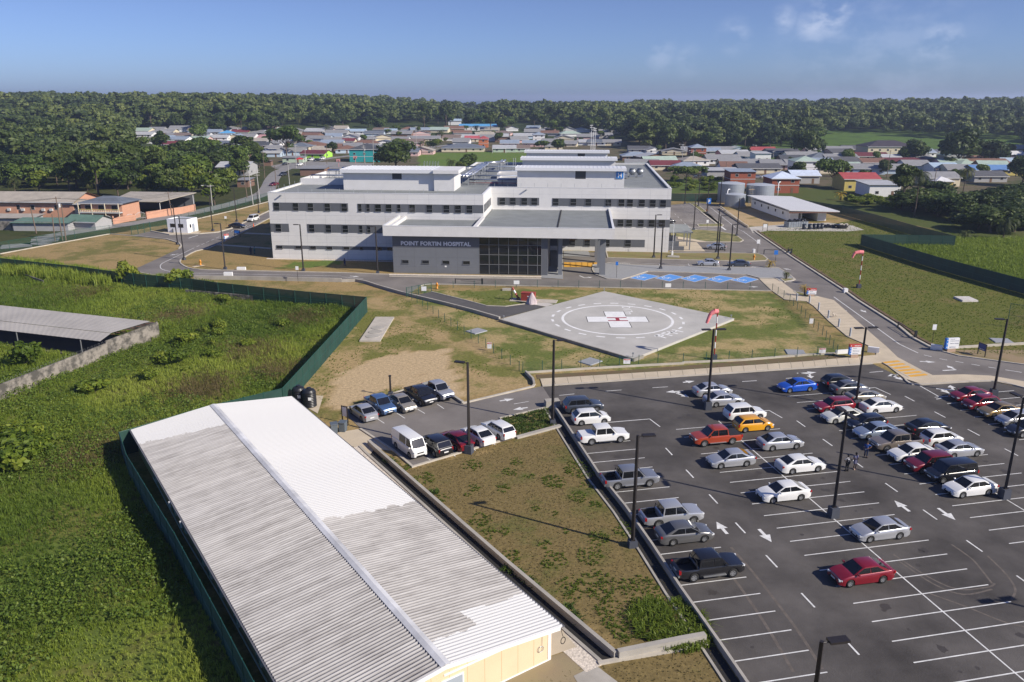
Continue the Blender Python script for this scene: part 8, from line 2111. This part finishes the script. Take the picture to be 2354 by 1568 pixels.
for a in (('coconut palm with a full crown in front of the palm grove at right', 'Q', (1195, 960), (1225, 520), 0), ('tall coconut palm whose crown covers the grey roof at the right', 'Q', (1690, 780), (1715, 470), 1), ('low coconut palm under the dark trees at the far right', 'Q', (2120, 1190), (2140, 1010), 2), ('coconut palm standing over the village behind the playing field', 'N', (1085, 460), (1085, 330), 0), ('yellowish coconut palm left of the playing field', 'N', (890, 545), (890, 440), 1), ('palm in front of the blue school roof', 'N', (1450, 350), (1455, 280), 2),
  ('low palm behind the hospital roof edge', 'N', (1190, 745), (1190, 640), 1), ('bright green palm before the green roofed halls', 'M', (1150, 590), (1145, 440), 0), ('palm at the left edge of the village', 'M', (20, 500), (18, 380), 2), ('palm rising behind the left village roofs', 'M', (2120, 260), (2120, 165), 0), ('palm by the back road of the left village', 'M', (1820, 215), (1820, 100), 1), ('palm in front of the far dark trees of the left village', 'M', (1650, 220), (1655, 105), 2), ('tall palm against the forest behind the hospital', 'B', (1832, 410), (1830, 290), 1), ('thin palm at the forest edge right of the masts', 'B', (2052, 470), (2057, 375), 0),
  ('palm between the grove trees behind the peach house', 'A', (430, 730), (435, 640), 2), ('palm low in the left grove with hanging fronds', 'A', (605, 800), (610, 730), 0), ('palm at the top of the left grove by the village', 'A', (880, 560), (880, 480), 1), ('palm at the left of the grove', 'A', (660, 560), (640, 480), 2), ('drooping palm at the left end of the grove', 'A', (105, 810), (100, 730), 0), ('coconut palm in the right village by the pavilion', 'Q', (860, 330), (845, 275), 1)): palm(*a)
palm('bright yellow young palm on the slope above the green fence', 'C', (1085, 865), (1088, 822), 0, PYEL, 1.0, 'young palms'); palm('small yellow palm at the tip of the grey paving', 'R', (1765, 745), (1770, 660), 0, PYEL, .55, 'young palms'); palm('small yellow leaved sapling beside the two row direction sign', 'F', (838, 318), (830, 252), 0, PYEL, .5, 'young palms'); palm('thin sapling on the rounded corner verge', 'R', (1998, 900), (2000, 815), 0, PALMS[1], .28, 'young palms'); palm('banana plant at the bottom right of the dark grove', 'Q', (1720, 1190), (1720, 1130), 1, PALMS[2], .6, 'young palms')
for lb, t, x, y, kd, i, s, sz in (
 ('big round dark tree beside the teal building', 'B', 375, 655, 'dense', 1, 1.75, 1.35), ('dark spreading tree beside the old road in the left village', 'M', 1690, 490, 'spread', 0, 1.7, 2.1), ('large dome shaped tree behind the left village', 'M', 1480, 235, 'dense', 2, 2.0, 1.5), ('broad flat topped tree in front of the red roof', 'M', 830, 560, 'spread', 1, 1.75, 1.6), ('bushy tree among the roofs right of the white barn', 'M', 770, 320, 'broad', 2, 1.6, 1.3),
 ('dark leaning tree above the yellow palm', 'C', 1035, 775, 'spread', 1, 1.15, 1.3), ('vine covered tree left of the right coconut palm', 'Q', 1060, 890, 'tall', 1, 1.15, 1.0), ('big round tree behind the right village roofs', 'Q', 1640, 435, 'dense', 3, 2.2, 1.75), ('round tree in front of the mansion', 'Q', 1215, 390, 'dense', 0, 1.35, 1.15), ('tree left of the round tree by the mansion', 'Q', 1080, 390, 'broad', 1, 1.05, .8), ('dark tree at the right edge by the meadow', 'Q', 1980, 420, 'dense', 1, 1.5, 1.3), ('tall dark tree at the forest edge above the charcoal roof', 'O', 1760, 345, 'dense', 2, 1.7, 1.6),
 ('flat topped bright tree left of a row of three before the maroon roof', 'O', 400, 592, 'spread', 0, .75, .78), ('middle flat topped tree before the maroon roof', 'O', 515, 596, 'spread', 1, .75, .78), ('right flat topped tree before the maroon roof', 'O', 635, 585, 'spread', 0, .7, .74), ('dark tree at the right edge beside the blue roof', 'Q', 2320, 640, 'dense', 0, 1.4, 1.2), ('bushy tree before the playing field right end', 'N', 2130, 530, 'broad', 0, 1.0, .7), ('tree between goal posts and mast', 'N', 2300, 545, 'broad', 3, 1.1, .9), ('rounded tree in the middle village', 'N', 440, 335, 'broad', 1, 1.5, 1.2), ('tree below the coconut palm of the middle village', 'N', 1030, 520, 'bright', 0, 1.2, .9), ('dark tree behind the hospital beside the low palm', 'N', 1365, 740, 'broad', 2, .95, .9), ('second tree behind the hospital roof edge', 'N', 1300, 745, 'bright', 1, .7, .6),
 ('tree on the street side of the lime green house', 'M', 1400, 505, 'bright', 0, .8, .9), ('round tree in front of the left green hall', 'M', 1045, 590, 'broad', 0, 1.0, .75), ('bright round tree beside the old road bend', 'M', 1200, 690, 'bright', 1, 1.1, 1.0), ('bright green tree at the corner of the grove by the road', 'M', 940, 1000, 'bright', 0, 1.5, 1.35), ('second bright tree at the grove corner', 'M', 700, 900, 'bright', 1, 1.5, 1.4), ('large leafy tree hiding the two grove houses', 'M', 830, 850, 'broad', 0, 1.7, 1.45), ('tree at the grove edge beside the carport', 'M', 1030, 870, 'bright', 2, 1.3, 1.2),
 ('dark tree at the back of the right grove beside the vine tree', 'Q', 1420, 800, 'dense', 1, 1.0, .7)):
 tree(lb, G(t, x, y), kd, i, s, sz)
for lb, x, y, i, s, sz in (('dark leafy shrub tree poking over the green fence at left', 885, 245, 0, 1.5, 1.9), ('spreading shrub tree over the green fence by the road bend', 1235, 270, 3, 1.9, 1.75), ('bright yellow green shrub in the warehouse yard', 190, 815, 1, 1.4, 1.6), ('low bush on the weed field right of the block wall', 1290, 660, 0, 1.3, .8), ('bright leafed bush in the middle of the weed field', 1200, 790, 1, 1.2, .9), ('low yellow flowered bush in the weed field', 660, 985, 3, 1.5, .8)):
 tree(lb, G('D', x, y, 0), 'shrub', i, s, sz, name='leafy_shrub', cat='shrub')
for k, (x, y, s) in enumerate(((110, 1330, 1.9), (230, 1300, 1.7), (60, 1420, 2.0), (200, 1420, 1.8), (320, 1390, 1.5), (90, 1520, 1.9), (20, 1500, 1.6))):
 tree('yellow green broadleaf bush in the patch at the lower left edge', G('D', x, y, 0), 'shrub', 1 if k % 2 else 3, s * .8, s * .55, group='bushes at the lower left edge', name='leafy_shrub', cat='shrub')
for k in range(15):
 u, v = RT.uniform(20, 2250), RT.uniform(330, 900)
 if u < 1150 and v < 1030 - u * .36: u += 1150
 if v > 1000 - (u - 1900) * 1.1: v = 480
 tree('bush standing up out of the rough green weed field', G('D', u, v, 0), 'shrub', k % 4, RT.uniform(.45, .95), RT.uniform(.3, .7), group='bushes in the weed field', name='leafy_shrub', cat='shrub')
def in_poly_pts(t, poly, n, rng, mind, seed_pts=None):
 P = [pix(t, *p) for p in poly]; xs = [p[0] for p in P]; ys = [p[1] for p in P]; out = []; tries = 0
 while len(out) < n and tries < 12000:
  tries += 1
  u = rng.uniform(min(xs), max(xs)); v = rng.uniform(min(ys), max(ys))
  if not pip(np.array([u]), np.array([v]), P)[0]: continue
  g = G('P', u, v)
  if all((g[0] - o[0]) ** 2 + (g[1] - o[1]) ** 2 > mind ** 2 for o in out): out.append(g)
 return out
def hitpx(g, z=0.0):
 p = np.array([g[0], g[1], float(land(*g)) + z - CAM_H]); c, s = math.cos(PITCH), math.sin(PITCH)
 f = p[1] * c - p[2] * s; return PCX + FPX * p[0] / f, PCY - FPX * (p[1] * s + p[2] * c) / f
grove = in_poly_pts('P', [(300, 352), (420, 374), (560, 374), (640, 384), (600, 402), (420, 402), (300, 388)], 24, RT, 7) + in_poly_pts('A', [(-120, 590), (300, 560), (560, 590), (860, 640), (1080, 690), (1180, 760), (1240, 830), (1250, 880), (800, 835), (0, 815), (-120, 815)], 88, RT, 7.2)
for k, g in enumerate(grove):
 kd = RT.choice(['broad', 'broad', 'dense', 'broad', 'bright', 'spread', 'tall']); s = RT.uniform(.85, 1.25)
 tree('leafy tree standing in the dense grove behind the peach house', g, kd, k % (4 if kd in ('broad', 'dense') else 2), s * 1.2, s * RT.uniform(.85, 1.15), 'trees of the grove behind the peach house')
rgrove = in_poly_pts('Q', [(1080, 930), (1200, 920), (1500, 1010), (1850, 1120), (2340, 1160), (2480, 1100), (2480, 760), (2100, 790), (1700, 880), (1350, 850), (1120, 850)], 40, RT, 5.6)
for k, g in enumerate(rgrove):
 s = RT.uniform(.95, 1.25); tree('dark dense tree of the shady grove beyond the right green fence', g, RT.choice(['dense', 'dense', 'broad']), k % 2, s, RT.uniform(.45, .66), 'trees of the shady right grove')
slope_ = in_poly_pts('O', [(330, 700), (330, 600), (880, 600), (900, 640), (880, 700)], 16, RT, 3.0) + in_poly_pts('Q', [(480, 820), (700, 760), (1020, 780), (1150, 900), (900, 900)], 14, RT, 3.0)
for k, g in enumerate(slope_): tree('low green bush on the overgrown bank behind the green fence', g, 'shrub', k % 4, RT.uniform(1.2, 2.0), RT.uniform(.8, 1.3), 'bushes on the bank behind the fence', 'leafy_shrub', 'shrub')
vil = in_poly_pts('P', [(320, 350), (560, 318), (960, 300), (1400, 300), (1420, 330), (960, 345), (620, 362), (420, 372)], 34, RT, 16) + in_poly_pts('P', [(1440, 352), (2000, 345), (2340, 350), (2340, 425), (1900, 430), (1600, 385)], 30, RT, 9)
for k, g in enumerate(vil): s = RT.uniform(.45, .8); tree('small garden tree growing between the village roofs', g, RT.choice(['broad', 'bright', 'dense', 'spread']), k % 2, s, s * RT.uniform(.8, 1.1), 'garden trees between the roofs')
back = []
for (xa, xb, ya, yb, n) in ((-20, 300, 330, 372, 26), (300, 640, 296, 312, 12), (640, 1100, 284, 296, 16), (1100, 1420, 288, 312, 16), (1430, 1880, 322, 345, 26)):
 back += in_poly_pts('P', [(xa, ya), (xb, ya), (xb, yb), (xa, yb)], n, RT, 10)
for k, g in enumerate(back): s = RT.uniform(1.0, 1.5); kd = RT.choice(['dense', 'tall', 'broad', 'dense']); tree('forest edge tree standing behind the last village houses', g, kd, k % 2, s, s * RT.uniform(.85, 1.15), 'trees of the near forest edge')
KO = [[(300, 300), (560, 291), (800, 286), (1000, 282), (1262, 286), (1430, 318), (1480, 345), (1890, 330), (1890, 318), (2360, 322), (2360, 500), (1400, 500), (300, 420)], [(0, 322), (70, 322), (70, 345), (0, 345)], [(1055, 262), (1100, 262), (1100, 282), (1055, 282)], [(1880, 312), (1990, 305), (2140, 318), (2360, 330), (2360, 370), (1880, 350)], [(1500, 300), (1560, 300), (1560, 312), (1500, 312)]]
def far_woods():
 rng = np.random.default_rng(3); V = []; F = []; T = []; o = 0; nc = 0
 protos = {}
 for lod, (nb, nl, ls) in enumerate(((11, 330, .14), (9, 150, .19), (7, 70, .26))):
  protos[lod] = [crown(100 * lod + i, 1.0, 1.75, .2, nb, nl, ls, core=.80, spread=.7) for i in range(6)]
 y = 395.0
 while y < 1500:
  step = 6.6 + (y - 400) * .0052; half = y * .68 + 30; nx = int(2 * half / step)
  for i in range(nx):
   x = -half + i * step + rng.normal(0, step * .3); yy = y + rng.normal(0, step * .3); g = (x, yy)
   u, v = hitpx(g)
   if v > 420: continue
   if any(pip(np.array([u]), np.array([v]), k)[0] for k in KO): continue
   if y < 430 and u > 250: continue
   R = 3.4 + 6.2 * rng.uniform() ** 1.5; R *= (1.35 if rng.uniform() < .1 else 1) * (1 + (y - 400) * .00022); Hs = min(R, 7) * rng.uniform(.72, 1.12)
   if 1880 < u and v < 335 and v > 300 and rng.uniform() < .35: continue
   v_, f_, t_ = protos[0 if y < 620 else 1 if y < 900 else 2][rng.integers(6)]
   a = rng.uniform(0, 6.28); c, s = math.cos(a), math.sin(a)
   z = float(land(x, yy)) + (1.0, 1.0, 2.0, 4.0, 4.0, 8.5)[rng.integers(6) if rng.uniform() < .8 else 0]; fx = .16 * math.sin(x * .021 + 2 * math.sin(y * .011)) + .12 * math.sin(y * .03 - x * .013)
   V.append(np.stack([(v_[:, 0] * c - v_[:, 1] * s) * R + x, (v_[:, 0] * s + v_[:, 1] * c) * R + yy, v_[:, 2] * Hs + z], 1)); F.append(f_ + o); o += len(v_)
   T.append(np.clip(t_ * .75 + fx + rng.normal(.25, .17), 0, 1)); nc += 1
  y += step
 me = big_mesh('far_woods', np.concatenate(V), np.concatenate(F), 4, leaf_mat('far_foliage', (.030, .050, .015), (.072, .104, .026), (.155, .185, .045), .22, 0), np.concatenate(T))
 ob = D.objects.new('far_woods', me); COL.objects.link(ob); tag(ob, 'dark green tropical woods covering the land to the coast', 'woods', kind='stuff')
far_woods()
# grass and weeds
def tufts(name, label, pts, hgt, nb, wid, mat, seed, lean=.45, tint0=None):
 """pts (n,2); every tuft a few bent blades; hgt per tuft"""
 rng = np.random.default_rng(seed); n = len(pts); k = n * nb
 bx0 = np.repeat(pts, nb, 0) + rng.normal(0, 1, (k, 2)) * np.repeat(hgt, nb)[:, None] * .22
 h = np.repeat(hgt, nb) * rng.uniform(.6, 1.15, k); a = rng.uniform(0, 2 * np.pi, k); le = h * np.abs(rng.normal(0, lean, k)); w = wid * rng.uniform(.7, 1.3, k) * (h / h.mean()) ** .3
 dx, dy = np.cos(a), np.sin(a); z0 = zfield(bx0[:, 0], bx0[:, 1])
 p0 = np.stack([bx0[:, 0], bx0[:, 1], z0], 1); p1 = p0 + np.stack([dx * le * .35, dy * le * .35, h * .62], 1); p2 = p0 + np.stack([dx * le, dy * le, h * (1 - .25 * le / h)], 1)
 sd = np.stack([-dy, dx, np.zeros(k)], 1) * w[:, None]
 V = np.stack([p0 - sd, p0 + sd, p1 + sd * .8, p1 - sd * .8, p2 + sd * .15, p2 - sd * .15], 1).reshape(-1, 3)
 o = np.arange(k)[:, None] * 6
 F = np.concatenate([o + np.array([0, 1, 2, 3]), o + np.array([3, 2, 4, 5])], 1).ravel()
 T = np.repeat(np.repeat(tint0 if tint0 is not None else np.full(n, .5), nb) + rng.normal(0, .12, k), 6)
 me = big_mesh(name, V, F, 4, mat, np.clip(T, 0, 1)); ob = D.objects.new(name, me); COL.objects.link(ob); tag(ob, label, 'grass', kind='stuff'); return ob
def bumps(x, y): return .5 * np.sin(x * .21 + 1.7 * np.sin(y * .13)) * np.sin(y * .17 + .8) + .35 * np.sin(x * .47 - y * .31) + .25 * np.sin(x * .93 + y * .71)
def zfield(x, y): return np.maximum(0, .62 * (bumps(x, y) + .35)) * pip(x, y, Z_weed) * .7
def scatter(poly, dens, seed, fall=0.0):
 """random points, thinning with distance"""
 rng = np.random.default_rng(seed); xs = [p[0] for p in poly]; ys = [p[1] for p in poly]; A = (max(xs) - min(xs)) * (max(ys) - min(ys)); n = int(A * dens)
 p = np.stack([rng.uniform(min(xs), max(xs), n), rng.uniform(min(ys), max(ys), n)], 1); k = pip(p[:, 0], p[:, 1], poly)
 if fall: k &= rng.uniform(size=n) < np.clip((fall / p[:, 1]) ** 1.3, .12, 1)
 return p[k]
Zw = [p for p in Z_weed]
p = scatter(Zw, 15.0, 1, 60); nz_ = bumps(p[:, 0] * .6, p[:, 1] * .6); patch = .5 + .30 * np.sin(p[:, 0] * .16 + 2 * np.sin(p[:, 1] * .09)) + .30 * bumps(p[:, 1] * .35, p[:, 0] * .3)
wy = [rel2(g0) for _ in (0,)]
YARD = [tuple(wa), tuple(wb), tuple(e1), tuple(e0)]; YARD2 = [tuple(g0), tuple(g9), tuple(g10), tuple(e0), tuple(wa)]
keep = ~pip(p[:, 0], p[:, 1], YARD); p, nz_, patch = p[keep], nz_[keep], patch[keep]
tufts('tall_grass', 'tall rough green grass and weeds filling the left field', p, (.30 + .26 * nz_ + .003 * (p[:, 1] - 40)).clip(.12, 1.0), 8, .020, M_grass, 2, .7, patch.clip(.05, .95))
dz_ = np.concatenate([np.array([(c_[0] + RT.gauss(0, 2.2), c_[1] + RT.gauss(0, 2.6)) for _ in range(800)]) for c_ in (G('D', x, y, 0) for x, y in ((1220, 470), (1950, 830), (1400, 960), (1750, 700), (560, 300), (2080, 480), (700, 1400)))]); dz_ = dz_[pip(dz_[:, 0], dz_[:, 1], Zw)]
tufts('dry_weeds', 'brownish dead weeds in patches of the left field', dz_, np.full(len(dz_), .62), 6, .018, M_dry, 14, .6, np.random.default_rng(9).uniform(.2, .8, len(dz_)))
rng = np.random.default_rng(8); q = scatter(Zw, 2.2, 5, 75); vm = (bumps(q[:, 0] * .5 + 9, q[:, 1] * .5) > .12) & ~pip(q[:, 0], q[:, 1], YARD); q = q[vm]; nq = len(q) * 14
c = np.repeat(q, 14, 0) + rng.normal(0, .38, (nq, 2)); zc = zfield(c[:, 0], c[:, 1]) + .28 + .32 * rng.uniform(size=nq); nn = rng.normal(size=(nq, 3)) * .6 + np.array([.1, -.1, .9]); nn /= np.linalg.norm(nn, axis=1, keepdims=True)
v, f = leaf_quads(np.stack([c[:, 0], c[:, 1], zc], 1), nn, rng.uniform(.07, .15, nq), rng)
ob = D.objects.new('leafy_weeds', big_mesh('leafy_weeds', v, f, 4, leaf_mat('weed_leaf', (.055, .10, .014), (.11, .17, .022), (.21, .26, .035), .35, 0), np.repeat(np.clip(rng.normal(.5, .2, nq), 0, 1), 4))); COL.objects.link(ob); tag(ob, 'low leafy weeds and vines spread through the left field', 'weeds', kind='stuff')
fl = np.array([G('D', x, y, .6) for x, y in [(RT.uniform(0, 760), RT.uniform(85, 260)) for _ in range(900)] if y < 160 + x * .12 and y > 70 + x * .14])
tufts('reed_grass', 'high reedy grass standing along the back green fence', fl, np.full(len(fl), 2.0), 16, .05, M_grass, 12, .4, np.full(len(fl), .62))
p = np.concatenate([scatter(Z_rfield, 3.5, 21), scatter(Z_rweed, 2.2, 22)]); hr_ = np.where(pip(p[:, 0], p[:, 1], Z_rweed), .75, .12)
tufts('rough_grass', 'short rough grass of the right side field', p, hr_ * np.random.default_rng(1).uniform(.7, 1.3, len(p)), 7, .045, M_grass, 23, .6, (.2 + .16 * bumps(p[:, 0] * .3, p[:, 1] * .25) + .25 * (hr_ > .5)).clip(.05, .9))
p = scatter(Z_front, 16, 31); b_ = bumps(p[:, 0] * 1.1, p[:, 1] * .9); gk = np.random.default_rng(2).uniform(size=len(p))
CL = [(*G('H', x, y, 0), r) for x, y, r in ((580, 165, .9), (920, 75, 1.2), (1150, 125, 1.1), (1200, 50, .9), (910, 230, .8), (1120, 230, .8), (1470, 185, 1.1), (1640, 110, 1.5), (1640, 290, 1.0), (1750, 345, .7), (960, 450, 1.0), (1030, 540, .7), (1125, 530, .6), (1340, 375, .5), (1400, 625, .6), (1560, 530, .5), (1480, 415, .6), (1940, 505, .8), (1760, 580, .9), (1460, 720, 1.0), (1430, 760, .8), (1720, 690, .9), (1580, 920, 1.1), (1760, 900, 1.1), (1830, 1060, .9), (1960, 1210, 1.3), (1880, 1150, .9), (2080, 930, 1.3), (2050, 1060, .8), (700, 300, .7), (870, 280, .5), (1290, 150, .5), (330, 40, .9), (420, 90, .6), (1690, 220, .8), (1180, 700, .8))]
lush = np.zeros(len(p), bool)
for cx_, cy_, r_ in CL: lush |= np.hypot(p[:, 0] - cx_, (p[:, 1] - cy_) * .8) < r_ * (1 + .5 * b_)
bushy = np.hypot(p[:, 0] - G('H', 2250, 1170, 0)[0], p[:, 1] - G('H', 2250, 1170, 0)[1]) < 2.7 + .6 * b_; lush |= bushy
p1_ = p[~lush & (gk < .75)]; tufts('dry_lawn_grass', 'patchy dry brown lawn beside the car park wall', p1_, np.full(len(p1_), .055), 5, .02, M_dry, 32, .9, np.random.default_rng(4).uniform(.15, .7, len(p1_)))
p2_ = p[lush]; tufts('green_lawn_clumps', 'darker green clumps in the dry lawn beside the car park wall', p2_, np.where(bushy[lush], .42, .13) * np.random.default_rng(5).uniform(.7, 1.3, len(p2_)), 10, .026, M_bush, 33, .9, np.where(bushy[lush], .25, .12))
LAWN = [Z_padlawn, Z_left]
p = np.concatenate([scatter(z, 2.4, 41 + i) for i, z in enumerate(LAWN)]); ok = ~pip(p[:, 0], p[:, 1], Z_sand) & (bumps(p[:, 0] * .8, p[:, 1] * .7) > .12) & ~pip(p[:, 0], p[:, 1], [(16.7 - 19.5, 121.9), (16.7, 141.5), (36, 122.4), (16.4, 101)])
dr = pip(p[:, 0], p[:, 1], GP('E', [(480, 322), (620, 285), (1000, 380), (1300, 365), (1420, 395), (1100, 484)])); p = p[ok & ~dr]
tufts('lawn_tufts', 'green tufts in the dry lawns round the helipad', p, np.random.default_rng(6).uniform(.06, .14, len(p)), 7, .035, M_grass, 43, .9, np.full(len(p), .3))
WEDGE = GP('E', [(1095, 1170), (1415, 1095), (1450, 1200), (1500, 1212), (1205, 1292), (1195, 1225)])
p = scatter(WEDGE, 22, 51); tufts('wedge_weeds', 'green weeds on the wedge between the small and big car parks', p, np.random.default_rng(7).uniform(.12, .34, len(p)), 8, .03, M_leaf, 52, .8, np.full(len(p), .6))
p = np.concatenate([np.array([G('H', x + RT.uniform(-25, 25), y + RT.uniform(-14, 14), .3) for _ in range(9)]) for x, y in ((1150, 760), (1190, 790), (1230, 810), (1290, 850), (1340, 890), (1560, 1040), (1600, 1080), (1640, 1130), (330, 30), (640, 240))])
tufts('drain_vines', 'green vines creeping over the drain wall beside the shed', p, np.full(len(p), .35), 10, .05, M_leaf, 62, 1.0, np.full(len(p), .55))
# air
hm = D.materials.new('haze_air'); hm.use_nodes = True
nt = hm.node_tree; nt.nodes.remove(nt.nodes['Principled BSDF'])
pv = nt.nodes.new('ShaderNodeVolumePrincipled'); pv.inputs['Color'].default_value = (.63, .75, .98, 1); pv.inputs['Density'].default_value = .00017; pv.inputs['Anisotropy'].default_value = .2
nt.links.new(pv.outputs[0], nt.nodes['Material Output'].inputs['Volume'])
try: hm.cycles.homogeneous_volume = True
except Exception: pass
hz = MB().bx(-27000, 27000, -3200, 22000, -70, 62).build('haze', hm)
tag(hz, 'faint blue haze of humid air over the whole land', 'haze', kind='stuff')
